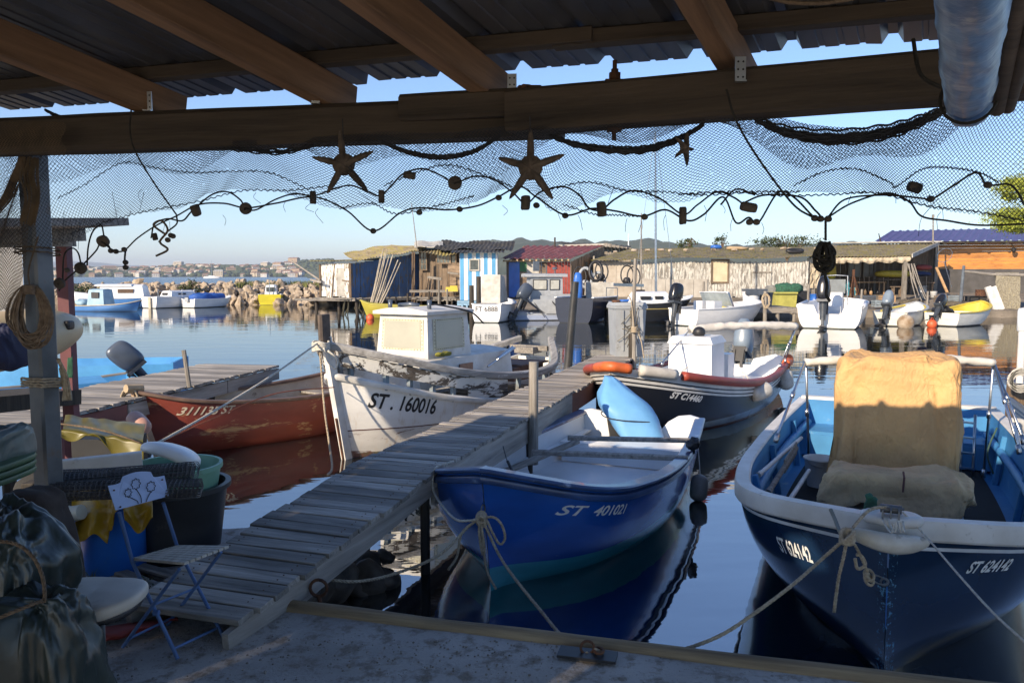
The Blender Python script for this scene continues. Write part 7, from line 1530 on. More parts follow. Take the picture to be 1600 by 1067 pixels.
# big black tub
P = G(277, 868, ZQ); tb = rim_tub('black_tub', 'big black plastic tub beside the gangway holding a green basin', (P.x - .02, P.y + .05, ZQ), .25, .305, .44, surf('black_tub_plastic', (.032, .032, .035), (.02, .02, .022), 5, .45, bmp=.15, spots=(.09, .085, .08), spot=(.62, .75, 6)))
TB = tb.location
t = rim_tub('green_basin', 'pale green basin sitting in the mouth of the black tub', (TB.x + .01, TB.y - .01, ZQ + .36), .235, .265, .20, surf('mint_plastic', (.19, .38, .27), (.14, .3, .21), 3, .5, bmp=.1, spots=(.1, .14, .1), spot=(.62, .75, 8)), 'basin', lip=.008)
mb = MB(); Mx = Matrix.Rotation(-.25, 3, 'X') @ Matrix.Rotation(.30, 3, 'Y'); mb.blob(TB + Vector((-.02, -.02, .60)), (.18, .13, .045), .6, .8, amp=.008, n=(30, 14), M=Mx, shape=lambda p: Vector((p.x, p.y, p.z + .04 * (1 - (p.x / .21) ** 2)))); tag(mb.build('white_float', M_white, smooth=True), 'rounded white plastic piece lying in the green basin', 'float')
# blue buckets
M_bbl = surf('blue_barrel_plastic', (.012, .12, .45), (.01, .09, .34), 2.5, .38, bmp=.05, spots=(.06, .14, .3), spot=(.62, .75, 7))
P = G(165, 902, ZQ); t = rim_tub('blue_barrel', 'bright blue plastic drum under the yellow oilskins', (P.x, P.y + .12, ZQ), .165, .185, .40, M_bbl, 'drum', lip=.008)
P = G(112, 905, ZQ); t = rim_tub('blue_bucket', 'narrow tall blue bucket squeezed between dark cloth and blue drum', (P.x - .02, P.y - .15, ZQ), .07, .125, .40, M_bbl, 'bucket', lip=.006)
mb = MB(); a = W(104, 805, P.y - .1); b = W(140, 796, P.y - .22); mb.lathe([(0, 0), (.045, 0), (.05, .02), (.045, .03), (.04, .1), (.0, .1)], a, 18, Matrix.Rotation(radians(75), 3, 'Y') @ Matrix.Rotation(.2, 3, 'X')); tag(mb.build('white_pot', surf('cream_plastic', (.55, .52, .42), None, 5, .5), auto=40), 'small cream plastic pot lying on the blue bucket', 'pot')
# yellow oilskins draped over the drum
def drape(name, lab, cat, P, mat, th=.006): mb = MB(); mb.sheet(P, th); return tag(mb.build(name, mat, smooth=True), lab, cat)
M_oil = surf('yellow_oilskin', (.46, .27, .015), (.33, .18, .012), 3, .35, bmp=.25, bdist=.01, spots=(.2, .1, .02), spot=(.6, .75, 6))
Pq = []; Yd = G(165, 902, ZQ).y
for j in range(22):
    v = j / 21; row = []
    for i in range(50):
        u = i / 49; px = 112 + 125 * u; topy = 762 - 6 * sin(u * 3); boty = 835 + (6 if u < .45 else -14) * 1 + 14 * sin(u * 17) * (.3 + .7 * u) - (22 if .52 < u < .66 else 0); py = topy + (boty - topy) * v
        Y = Yd + .02 - .16 * sin(v * pi / 2) + .035 * sin(u * 14 + v * 2) * v + .02 * noise.noise(Vector((u * 6, v * 5, 0))); row.append(W(px, py, Y))
    Pq.append(row)
drape('oilskin', 'mustard yellow oilskin clothing hanging over the blue drum', 'clothing', Pq, M_oil)
# rolls of black mesh
M_bmesh = surf('black_plastic_mesh', (.11, .105, .10), (.06, .055, .05), 12, .6, bmp=0)
def meshroll(a, b, r, lab, turns=3, seed=0):
    mb = MB(); cs_ = .021; d = (b - a); L = d.length; d = d / L; u = d.cross(Vector((0, 0, 1))).normalized(); w_ = u.cross(d); nl_ = int(L / cs_) ; nc = int(2 * pi * r / cs_)
    def pt(i, k, rr): a_ = 2 * pi * k / nc; s_ = 1 + .25 * noise.noise(Vector((i * .05, cos(a_) * 1.2, seed + sin(a_) * 1.2))); return a + d * (L * i / nl_ + .01 * noise.noise(Vector((k * .3, i * .1, 0)))) + (u * cos(a_) * 1.25 + w_ * sin(a_) * .62) * rr * s_
    for rr in (r, r * .8, r * .55):
        for i in range(0, nl_ + 1): mb.tube([pt(i, k, rr) for k in range(0, nc + 1, 1)], .0021, 3, caps=False)
        for k in range(0, nc): mb.tube([pt(i, k, rr) for i in range(0, nl_ + 1, 2)], .0023, 3, caps=False)
    return tag(mb.build('mesh_roll', M_bmesh), lab, 'plastic mesh')
Ym = 3.95
meshroll(W(88, 752, Ym - .1), W(305, 735, Ym + .0), .075, 'upper roll of stiff black plastic mesh lying over the drum', seed=1)
meshroll(W(85, 768, Ym - .25), W(312, 762, Ym - .12), .07, 'lower sagging roll of stiff black plastic mesh above the oilskins', seed=2)
# white plank and boxes behind
bar = bar_obj(W(60, 735, 4.3), W(222, 717, 4.5), .05, .09, M_white2, 'white_board', None); tag(bar, 'narrow white painted board lying above the black mesh rolls', 'board')
bar = bar_obj(W(60, 772, 4.6), W(235, 762, 4.6), .3, .2, M_darkwood, 'dark_crate', None); tag(bar, 'dark wooden crate hidden under the white board and mesh', 'crate')
mb = MB(); mb.blob(W(150, 735, 5.0) + Vector((0, 0, -.25)), (.45, .3, .28), .4, .5, amp=.04, fs=4, n=(24, 16)); tag(mb.build('dark_heap', surf('dark_cloth_heap', (.03, .028, .025), None, 8, .9), smooth=True), 'dark heap of gear under the olive yellow tarpaulin', 'heap')
# olive yellow oilskin tarp over the box behind
M_oliv = surf('olive_yellow_tarp', (.15, .125, .01), (.09, .075, .008), 3, .4, bmp=.3, bdist=.01)
Pq = []
for j in range(26):
    v = j / 25; row = []
    for i in range(50):
        u = i / 49
        if v < .45: k = v / .45; px = 98 + 125 * u + 4 * (1 - k); py = 648 + 14 * u + (24 + 4 * u) * k; Y = 5.4 - .42 * k
        else: k = (v - .45) / .55; px = 96 + 128 * u; py = 672 + 18 * u + (10 + 30 * max(0, (u - .45)) * 2.2 - 26 * max(0, .25 - abs(u - .28))) * k + 8 * sin(u * 11) * k; Y = 4.98 - .02 * k + .02 * sin(u * 12) * k
        row.append(W(px, py, Y) + Vector((0, 0, .012 * noise.noise(Vector((u * 7, v * 6, 0))))))
    Pq.append(row)
drape('tarpaulin', 'olive yellow oilskin tarpaulin tied over a box behind the metal post', 'tarpaulin', Pq, M_oliv)
line([W(92, 662, 5.05), W(140, 668, 4.95), W(180, 678, 4.93), W(222, 693, 4.93)], .006, M_ropeb, 'cord', 'grey cord tied over the olive yellow tarpaulin', 'cord')
t = thing('box', 'dark open box under the olive yellow tarpaulin', 'box', W(160, 700, 5.2)); mb = MB(); mb.box((0, .1, -.04), (.40, .22, .2)); mb.build('body', M_dark, t)
fender('fender', 'dirty pink fender hanging from the left pier by the red boat bow', [W(205, 640, 6.9)], W(206, 650, 6.9), W(228, 672, 6.7), .075, surf('pink_fender', (.5, .3, .24), (.35, .2, .16), 5, .5, bmp=.1))
# bistro chair
FC = thing('folding_chair', 'blue metal folding bistro chair with flowered backrest and grey slatted seat', 'chair', G(262, 990, ZQ))
M_cb = surf('chair_blue', (.09, .17, .36), (.06, .12, .27), 6, .45, bmp=.1, spots=(.10, .15, .26), spot=(.62, .75, 12)); M_cl = surf('chair_light_blue', (.36, .46, .70), (.30, .40, .62), 5, .45, bmp=.05)
Y0 = G(262, 1000, ZQ).y
def fy(px, py, Y): return W(px, py, Y)
fl = G(278, 1029, ZQ + .01); fr = G(349, 994, ZQ + .01); bl_ = G(192, 1010, ZQ + .01); br_ = G(262, 975, ZQ + .01); 
ba = W(172, 775, bl_.y - .05); bb = W(263, 762, bl_.y + .22)
# long back members: backrest top -> front feet ; seat members: seat rear -> back feet
sl = W(207, 878, bl_.y + .02); sr = W(278, 857, bl_.y + .30); sf = W(280, 885, fl.y - .00); sg_ = W(352, 858, fr.y + .02)
def strip(mb, pts, w=.022, t_=.008): 
    for a, b in zip(pts, pts[1:]): mb.bar(a, b, t_, w, up=(1, .0, 0))
mb = MB(); mb.tube([W(186, 800, ba.y), sl + Vector((0, 0, .0)), fl], .0085, 8); wl_obj(FC, mb, 'back_leg_frame', M_cb, smooth=False)
mb = MB(); mb.tube([W(255, 785, bb.y), sr, fr], .0085, 8); wl_obj(FC, mb, 'back_leg_frame', M_cb)
mb = MB(); mb.tube([sf + Vector((0, 0, -.01)), bl_], .0085, 8); wl_obj(FC, mb, 'leg', M_cb); mb = MB(); mb.tube([sg_ + Vector((-.02, 0, -.012)), br_], .0085, 8); wl_obj(FC, mb, 'leg', M_cb)
for a, b in ((fl.lerp(sl, .1), fr.lerp(sr, .1)), (bl_.lerp(sf, .1), br_.lerp(sg_, .1)), (sl, sr), (fl.lerp(sl, .55), fr.lerp(sr, .55))): mb = MB(); mb.tube([a, b], .006, 6); wl_obj(FC, mb, 'cross_brace', M_cb)
for f in (0.5,): mb = MB(); mb.cyl(fl.lerp(sl, .47) + Vector((-.012, 0, 0)), fl.lerp(sl, .47) + Vector((.012, 0, 0)), .014, .014, 10); wl_obj(FC, mb, 'pivot', M_cb)
nS = 8
for i in range(nS):
    k0 = i / nS + .012; k1 = (i + 1) / nS - .018; A = [sl.lerp(sr, k0), sl.lerp(sr, k1), sf.lerp(sg_, k1), sf.lerp(sg_, k0)]; A = [a + Vector((0, 0, .008)) for a in A]; mb = MB(); 
    A2 = [A[0] + (A[0] - A[3]).normalized() * .0, A[1], A[2] + (A[2] - A[1]).normalized() * .03, A[3] + (A[3] - A[0]).normalized() * .03]; mb.poly(A2, (0, 0, .012)); wl_obj(FC, mb, 'seat_slat', wood('pale_seat_slats', (.66, .62, .55), (.45, .42, .36), 'Y', 5, island=.15))
# backrest panel: arched sheet
bu = (bb - ba).normalized(); Lb = W(265, 745, bb.y); La = W(169, 762, ba.y); outl = []
p_tl = W(169, 759, ba.y); p_tr = W(257, 743, bb.y); p_bl = W(181, 797, ba.y); p_br = W(264, 776, bb.y)
for i in range(25): u = i / 24; arch = (.022 if .22 < u < .78 else 0) + .018 * sin(pi * min(1, max(0, (u - .15) / .7))); outl.append(p_tl.lerp(p_tr, u) + Vector((0, 0, arch)))
outl += [p_br + Vector((0, 0, .004)), p_bl]; nrm = (p_tr - p_tl).cross(Vector((0, 0, 1))).normalized(); 
mb = MB(); mb.poly(outl, nrm * -.004); bk = wl_obj(FC, mb, 'backrest', M_cl)
def bp(u, v): return p_tl.lerp(p_tr, u).lerp(p_bl.lerp(p_br, u), v) + nrm * .004
for u, v, r_ in ((.28, .42, .017), (.45, .12, .022), (.70, .36, .022)):
    mb = MB(); c = bp(u, v); ex = (p_tr - p_tl).normalized(); pts = [c + ex * (r_ + .0035 * cos(8 * a)) * cos(a) + Vector((0, 0, 1)) * (r_ * 1.05 + .0035 * cos(8 * a)) * sin(a) for a in [i * pi / 32 for i in range(65)]]; mb.tube(pts, .0016, 4); mb.tube(spline([c - Vector((0, 0, r_)), bp(.5 * u + .25, (v + 1.2) / 2), bp(.46 + (u - .45) * .35, .95)], 5), .0018, 4); wl_obj(FC, mb, 'flower_outline', M_black_text)
mb = MB(); [mb.cyl(bp(u, v), bp(u, v) + nrm * .003, .004, .004, 8) for u, v in ((.06, .2), (.93, .15), (.08, .9), (.94, .9))]; wl_obj(FC, mb, 'rivets', M_rust)
# cream seat of an old office chair, with dark star base
OC = thing('office_chair', 'old swivel chair with cream padded seat and black star base beside the tarpaulin heap', 'chair', G(130, 1020, ZQ))
sc = W(148, 932, 2.72); mb = MB(); mb.blob(sc, (.17, .17, .032), .55, .8, amp=.006, fs=5, n=(44, 18), shape=lambda p: Vector((p.x, p.y * (1 - .15 * p.x / .17), p.z + .018 * (p.x / .17) ** 2 - .012))); wl_obj(OC, mb, 'seat', surf('cream_vinyl', (.52, .49, .43), (.42, .39, .33), 4, .5, bmp=.15, spots=(.28, .24, .18), spot=(.62, .75, 6)), smooth=True)
mb = MB(); mb.blob(sc - Vector((0, 0, .035)), (.15, .15, .02), .5, .8, n=(30, 8)); mb.cyl(sc - Vector((0, 0, .05)), (sc.x, sc.y, ZQ + .1), .03, .025, 12); wl_obj(OC, mb, 'column', M_dark, smooth=True)
for k in range(5):
    a = -.35 + k * 2 * pi / 5; c = Vector((sc.x + .02, sc.y - .12, ZQ)); e = c + Vector((cos(a) * .22, sin(a) * .2, .0)); mb = MB(); mb.tube(spline([c + Vector((0, 0, .11)), c.lerp(e, .7) + Vector((0, 0, .105)), e + Vector((0, 0, .085)), e + Vector((0, 0, .05))], 5), .016, 8); wl_obj(OC, mb, 'base_arm', M_dark, smooth=True)
    mb = MB(); mb.cyl(e + Vector((-.014, 0, .027)), e + Vector((.014, 0, .027)), .026, .026, 16); wl_obj(OC, mb, 'caster', M_dark, auto=40)
# dark green tarpaulin heap tied with rope
M_tarp = surf('dark_green_tarpaulin', (.032, .044, .040), (.016, .024, .022), 5, .34, bmp=.9, bdist=.012, stretch=(1, 1, .6), spots=(.05, .06, .055), spot=(.62, .78, 14), detail=9)
TH = thing('tarpaulin_heap', 'big heap wrapped in shiny dark green tarpaulin and tied with rope at the lower left', 'tarpaulin', G(20, 1040, ZQ))
def th_shape(p): k = (p.z / .3 + 1) / 2; return p
def folded(c, size, seed, n=(140, 100), fs=4.6, amp=.03, fold=.030, zs=1.0, e1=.5, e2=.55, shape=None, vert=.5):
    mb = MB(); P = []; off = Vector((seed * 3, seed, 0)); c = Vector(c)
    def sg(v, e): return math.copysign(abs(v) ** e, v)
    for j in range(n[1] + 1):
        ph = -pi/2 + pi * j / n[1]; row = []
        for i in range(n[0]):
            th = 2 * pi * i / n[0]; p = Vector((size[0] * sg(cos(ph), e1) * sg(cos(th), e2), size[1] * sg(cos(ph), e1) * sg(sin(th), e2), size[2] * sg(sin(ph), e1)))
            if shape: p = shape(p)
            d = Vector((p.x / size[0]**2, p.y / size[1]**2, p.z / size[2]**2)); d = d.normalized() if d.length > 1e-6 else Vector((0, 0, 1)); q = Vector((p.x, p.y, p.z * vert)) * fs
            r1 = 1 - abs(noise.noise(q + off)) * 2.6; r2 = 1 - abs(noise.noise(q * 2.3 + off * 2)) * 2.6; r3 = 1 - abs(noise.noise(q * 5 + off * 3)) * 2.6
            row.append(c + p + d * (amp * noise.noise(q * .5 + off) * 2 + fold * (r1 * .55 + 1.7 * crumple(Vector((p.x, p.y, p.z * zs)) + off, fs * 1.3) - .8)))
        P.append(row)
    mb.grid(P, closed=True); return mb
c = G(30, 1010, ZQ); up = W(50, 850, 2.6)
mb = folded((W(72, 985, 2.4).x, 2.42, .66), (.185, .2, .52), 1.0, zs=.22, vert=.2, fold=.05, fs=4.5, e1=.4, e2=.6, shape=lambda p: Vector((p.x * (1 - .2 * max(0, p.z) / .5) - .05 * (p.z / .5), p.y, p.z))); mb.v = mb.v; wl_obj(TH, mb, 'lower_wrap', M_tarp, smooth=True)
mb = folded((W(2, 850, 2.6).x, 2.62, 1.20), (.20, .2, .21), 5.0, zs=.3, vert=.25, fold=.045, fs=4.5, e1=.6, e2=.6, shape=lambda p: Vector((p.x * (1 - .35 * max(0, p.z) / .25) - .10 * max(0, p.z / .25), p.y, p.z))); wl_obj(TH, mb, 'upper_wrap', M_tarp, smooth=True)
mb = rope_mb([W(-30, 845, 2.32), W(20, 848, 2.33), W(50, 868, 2.32), W(66, 900, 2.3), W(70, 935, 2.27), W(66, 940, 2.27)], .006); wl_obj(TH, mb, 'tie_rope', M_ropeb, smooth=True); mb = rope_mb([W(66, 938, 2.26), W(30, 952, 2.2), W(-20, 972, 2.15)], .006); wl_obj(TH, mb, 'tie_rope', M_ropeb, smooth=True)
# brown cloth behind it, green lid and grey tarp on the very left
mb = folded((W(58, 830, 3.0).x, 3.0, .88), (.125, .14, .46), 8.0, fs=3, fold=.03, amp=.03, shape=lambda p: Vector((p.x * (1.1 - .3 * p.z / .46), p.y, p.z)), vert=.3); tag(mb.build('brown_cloth', surf('dark_brown_cloth', (.045, .032, .026), (.03, .022, .018), 12, .95, bmp=.3), smooth=True), 'dark brown cloth thrown over something in front of the metal post', 'cloth')
mb = folded((W(-22, 700, 3.3).x, 3.35, W(10, 700, 3.3).z), (.11, .18, .09), 3.0, fs=4); tag(mb.build('grey_green_tarp', surf('grey_green_tarp', (.10, .13, .12), (.05, .07, .065), 5, .4, bmp=.5), smooth=True), 'grey green crumpled tarpaulin above the green lids at the left edge', 'tarpaulin')
BN = thing('waste_bin', 'dark bin with stacked green plastic lids at the left edge', 'bin')
for k in range(3): 
    mb = MB(); mb.blob((W(-32, 735 + 10 * k, 3.25).x, 3.3, W(5, 727 + 11 * k, 3.25).z), (.14, .2, .016), .4, .6, n=(30, 8)); mb.build('lid', surf('green_bin_lid', (.07, .13, .06), (.05, .09, .045), 5, .5, bmp=.1), BN, auto=50)
mb = MB(); mb.box((W(-36, 800, 3.3).x, 3.3, ZQ + .22), (.26, .3, .46)); mb.build('body', M_dark, BN)
# red tarpaulin on the ground and weeds
Pq = []
for j in range(14):
    v = j / 13; row = []
    for i in range(50):
        u = i / 49; px = 120 + 158 * u; py = 985 - 24 * u + (34 - 26 * u + 6 * noise.noise(Vector((u * 5, 0, 0)))) * v; row.append(G(px, py, ZQ + .02 + .03 * sin(pi * v) + .008 * noise.noise(Vector((u * 9, v * 3, 4)))))
    Pq.append(row)
drape('red_tarpaulin', 'dull red tarpaulin lying flat on the quay under the chair', 'tarpaulin', Pq, surf('dull_red_tarp', (.3, .04, .028), (.2, .03, .022), 5, .6, bmp=.3))
mb = MB(); lf = []
for i in range(260):
    px = rf.uniform(150, 232); py = 968 - (px - 150) * .35 + rf.uniform(-22, 14); b = G(px, py, ZQ + .01); tuft(mb, b, rf.uniform(.03, .09), 3, .02, rf, .0022)
    for q in range(3):
        p = b + Vector((rf.uniform(-.03, .03), rf.uniform(-.03, .03), rf.uniform(.02, .08))); a = Vector((rf.gauss(0, 1), rf.gauss(0, 1), rf.gauss(0, .5))).normalized() * rf.uniform(.006, .013); c2 = a.cross(Vector((rf.gauss(0, 1), rf.gauss(0, 1), rf.gauss(0, 1)))).normalized() * .005; mb.add([p - a, p - c2, p + a, p + c2], [(0, 1, 2, 3)])
tag(mb.build('weeds', surf('weed_green', (.07, .12, .025), (.035, .06, .015), 8, .8, bmp=0, island=.5)), kind='stuff')
mb = MB(); [tuft(mb, G(rf.uniform(118, 150), rf.uniform(900, 915), ZQ), rf.uniform(.05, .16), 4, .02, rf, .002) for _ in range(14)]; tag(mb.build('dry_weeds', M_grass), kind='stuff')
mb = MB()
for i in range(420):
    px = rf.uniform(60, 900); py = 985 + rf.uniform(0, 90) * rf.random() ** .5 - (10 if px < 400 else 0) + px * .02; p = G(px, py, ZQ + .008); s_ = rf.uniform(.002, .007); mb.blob(p, (s_, s_, s_ * .6), .9, .9, n=(5, 4))
tag(mb.build('grit', surf('grit_stones', (.3, .27, .23), (.12, .1, .08), 90, .9, bmp=0), smooth=False), kind='stuff')
# small planks on the left of the gangway
for k, (x0, y0, x1, y1) in enumerate(((185, 893, 262, 925), (170, 905, 240, 935), (200, 880, 290, 905))):
    a = G(x0, y0, ZQ + .03); b = G(x1, y1, ZQ + .03); tag(bar_obj(a, b, .07, .03, M_greywood, 'loose_plank', None), ['front', 'leftmost', 'rearmost'][k] + ' of three loose grey planks lying behind the folding chair', 'plank')
# rope coil on the post
cc = Vector((PX, PY, 0)); 
for _p in ((1235, 848), (1262, 872), (1290, 900), (1315, 930), (1335, 958)):
    _h = hN.hit(NB, *_p)
    if _h: print('gap', _p, roof_st(world(NB, _h)))
t = thing('rope_coil', 'hank of old brown rope hanging on the metal post', 'rope', W(52, 490, PY - .08)); mb = MB()
for k in range(26):
    w_ = rf.uniform(.035, .085); h_ = rf.uniform(.11, .145); ph = rf.uniform(-.25, .25); ox = rf.uniform(-.012, .012); P = []
    for i in range(25):
        a = 2 * pi * i / 24; x = w_ * sin(a) * (1 - .25 * cos(a)); z = -h_ * (1 - cos(a)) + .0; P.append(Vector((x + ox + ph * z * .25, -.01 - .022 * (k / 26) * (1 + cos(a + 2)) + rf.uniform(-.003, .003), z + .13)))
    mb.tube(P, .0042, 5, caps=False)
for i in range(5): mb.tube([(.025 * cos(a), -.02 + .022 * sin(a), .125 - i * .008) for a in [q * pi / 8 for q in range(17)]], .005, 5, caps=False)
mb.build('coil', surf('hank_rope', (.25, .18, .12), (.13, .09, .06), 40, .9, bmp=.4, bdist=.002), t, smooth=True)
mb = MB(); mb.tube(spline([W(60, 370, PY - .07), W(45, 420, PY - .085), W(46, 445, PY - .08)], 5), .004, 5); wl_obj(t, mb, 'hanging_cord', M_ropeb)
R_ = Matrix.Rotation(radians(-24), 3, 'Z')
def wraps(z0, n, r, dz, mat, lab):
    mb = MB(); o = [(.072, -.058), (.072, .058), (-.072, .058), (-.072, -.058)]
    for k in range(n):
        pts = [Vector((.078 * math.copysign(abs(cos(a)) ** .35, cos(a)), .07 * math.copysign(abs(sin(a)) ** .35, sin(a)), 0)) for a in [q * pi / 20 for q in range(41)]]; mb.tube([cc + R_ @ p + Vector((0, 0, z0 + k * dz + rf.uniform(-.002, .002) + .008 * sin(3 + q * .15))) for q, p in enumerate(pts)], r, 6, caps=False)
    tag(mb.build('rope_wrap', mat, smooth=True), lab, 'rope')
wraps(W(57, 603, PY).z, 4, .0055, .012, M_rope, 'four turns of grey rope wound round the middle of the metal post')
wraps(W(57, 396, PY).z, 2, .004, .02, M_ropeb, 'two thin turns of brown cord high on the metal post')
t = thing('rope_loops', 'loose grey rope loops hanging at the right side of the metal post', 'rope', W(98, 575, PY)); mb = MB()
for k in range(7):
    x0 = 92 + rf.uniform(-3, 2); mb.tube(spline([W(x0, 560, PY - .02), W(x0 + 8 + k, 590, PY - .03), W(98 + k * 2.2, 625, PY - .02), W(100 + k * 1.5, 612 - k, PY - .01), W(93, 575, PY)], 6), .004, 5)
wl_obj(t, mb, 'loops', M_rope, smooth=True)
# neighbouring hut corner and cream kayak, blue boats beyond the left pier
t = thing('neighbour_canopy', 'dark plank canopy corner of the next jetty seen left of the metal post', 'canopy', W(40, 400, 6.0)); mb = MB(); Mx = None
for k, (x1, y) in enumerate(((136, 351), (128, 366), (112, 380))): mb.bar(W(-120, y + 2, 5.4), W(x1, y, 6.3 + .1 * k), 1.2 if k == 0 else .1, .055 if k != 1 else .11)
wl_obj(t, mb, 'planks', M_greywood); mb = MB(); mb.bar(W(-120, 351, 5.3), W(136, 346, 6.2), .5, .02); wl_obj(t, mb, 'top_sheet', M_red)
mb = MB(); mb.bar(W(98, 350, 6.5) - Vector((0, 0, 2.6)), W(98, 355, 6.5), .09, .09, up=(0, 1, 0)); wl_obj(t, mb, 'post', surf('maroon_post', (.13, .04, .05), None, 5, .7), )
mb = MB(); mb.bar(W(-90, 440, 6.6), W(36, 440, 6.9), .05, .95); wl_obj(t, mb, 'side_cloth', M_white2)
t = thing('kayak', 'cream coloured kayak hull stored on a rack behind the metal post', 'kayak', W(60, 540, 6.0)); a = W(-170, 562, 5.0); b = W(118, 518, 6.4); mb = MB(); n = 30; P = []; R2 = []
for i in range(n + 1): k = i / n; P.append(a.lerp(b, k) + Vector((0, 0, .0 + .04 * k * k))); R2.append(.25 * (1 - max(0, (k - .5) / .5) ** 3.2 * .62) if k < .985 else .07)
mb.tube(P, R2, 24, flat=.85); 
wl_obj(t, mb, 'hull', surf('cream_polyethylene', (.58, .47, .29), (.46, .36, .22), 2, .4, bmp=.05, spots=(.4, .28, .18), spot=(.6, .75, 3)), smooth=True)
mb = MB(); p = W(107, 508, 6.1); mb.blob(p, (.03, .05, .035), .5, .5, n=(14, 8)); wl_obj(t, mb, 'scupper_hole', M_dark)
mb = MB(); mb.bar(W(-150, 640, 5.4), W(90, 618, 6.6), .5, .12); [mb.bar(W(x, 620, 6.2) - Vector((0, 0, .9)), W(x, 590, 6.2), .08, .08, up=(0, 1, 0)) for x in (-60, 60)]; tag(mb.build('rack', M_darkwood), 'dark rack under the cream kayak', 'rack')
mb = folded(W(-8, 540, 5.6), (.2, .2, .16), 2.0); tag(mb.build('navy_bundle', surf('navy_bag', (.015, .02, .06), None, 5, .7, bmp=.3), smooth=True), 'navy blue bundle lying on the kayak at the left edge', 'bundle')
mb = MB(); [mb.tube([W(108 + k, 540, 6.5), W(106 + k * 1.6, 590, 6.4)], .008, 5) for k in range(5)]; tag(mb.build('green_lines', M_green), 'green and black lines hanging off the maroon post', 'rope')
# light blue punts beyond the left pier
M_lb = surf('light_blue_paint', (.08, .32, .62), (.06, .25, .5), 3, .5, bmp=.1)
for (s_, b_, lab) in (((W(20, 575, 12).x, 9.6, 0), (-3.9 - 3.4, 14.0, 0), 'light blue flat boat behind the left pier with a tilted grey outboard'), ((W(330, 570, 14.5).x, 15.6, 0), (W(250, 570, 14.5).x, 14.2, 0), 'small light blue boat end showing over the end of the left pier')):
    pass
LBt = place('punt', 'light blue flat boat behind the left pier with a tilted grey outboard', 'boat', (-5.65, 11.9, 0), (-9.2, 9.5, 0)); h_ = Hull(4.3, 1.5, hb=(.9, 1, 1, .95, .8, .4), sheer=(.62, .52, .5, .52, .56, .6), keel=(-.1,) * 6, rake=.1, floor=.2, th=.05, p=(.2,) * 6, q=(1.4,) * 6); h_.shell(LBt, M_lb, M_lb); h_.transom(LBt, M_lb, .05, [(h_.hb(0), .62), (-h_.hb(0), .62)]); mb = MB(); mb.box((.7, .1, .45), (.5, .9, .4)); mb.build('seat_box', M_lb, LBt); mb = MB(); mb.box((2.2, .1, .45), (.5, 1.2, .3)); mb.build('seat_box', M_lb, LBt); h_.rail(LBt, M_greywood, cap(.02, -.05, .03))
outboard(LBt, (-.0, -.3, .60), .85, radians(40), cowl='gunmetal')
Lb2 = place('punt', 'second light blue boat showing over the end of the left pier', 'boat', (-6.1, 14.6, 0), (-9.3, 14.0, 0)); h_ = Hull(3.6, 1.4, hb=(.9, 1, 1, .95, .8, .4), sheer=(.6, .6, .6, .62, .66, .7), keel=(-.1,) * 6, rake=.1, floor=.2, th=.05, p=(.3,) * 6, q=(1.4,) * 6); h_.shell(Lb2, M_lb, M_lb); h_.transom(Lb2, M_lb, .05, [(h_.hb(0), .62), (-h_.hb(0), .62)])
creases(M_tarp, 6, .35, .012, 20)
creases(M_gold, 8, .75, .02, 22); creases(MATS['faded_ochre_canvas'], 10, .7, .018, 24)
# ---------------------------------------------------------------- boats and gear in the middle distance
def fboat(name, lab, px, py, L, B, ang, mh, mi, sheer=(.6, .58, .6, .68, .76, .9), rail=None, transom_top=None, hb=(.8, .95, 1, .86, .58, .05), keel=(-.15,) * 6, rake=.4, off=.5, floor=.2, p=(.4, .4, .5, .8, 1.1, 1.3), z=0):
    "ang: heading of the bow in degrees, 0 = +x (right), 90 = away"
    c = G(px, py, 0); a = radians(ang); s_ = Vector((c.x, c.y, z)) - Vector((cos(a), sin(a), 0)) * L * off; t = thing(name, lab, 'boat', s_, a); h = Hull(L, B, hb=hb, sheer=sheer, keel=keel, rake=rake, floor=floor, th=.06, N=22, M=9, p=p); h.shell(t, mh, mi); h.transom(t, mh, .06, transom_top or [(h.hb(0), h.sh(0)), (-h.hb(0), h.sh(0))])
    h.rail(t, rail or M_white, cap(.04, -.08, .05, -.01, .012)); return t, h
M_fwhite = hullpaint('far_white_hull', [(-.5, (.05, .06, .05)), (.04, (.68, .68, .67))], rough=.35, dirt=.1)
M_fblue = hullpaint('far_blue_hull', [(-.5, (.05, .05, .05)), (.02, (.05, .17, .42))], rough=.4)
M_fyel = hullpaint('far_yellow_hull', [(-.5, (.1, .1, .02)), (.02, (.58, .5, .02))], rough=.4)
M_fdark = hullpaint('far_dark_hull', [(-.5, (.02, .02, .02)), (.03, (.015, .02, .04))], rough=.3)
M_lblue = surf('pale_blue_cabin', (.3, .45, .55), (.22, .34, .43), 3, .6)
M_cloth = surf('blue_boat_cover', (.02, .10, .40), (.015, .07, .28), 4, .7, bmp=.4, bdist=.03)
M_fgrey = surf('grey_cabin_paint', (.36, .38, .40), (.27, .29, .31), 3, .5, bmp=.05)
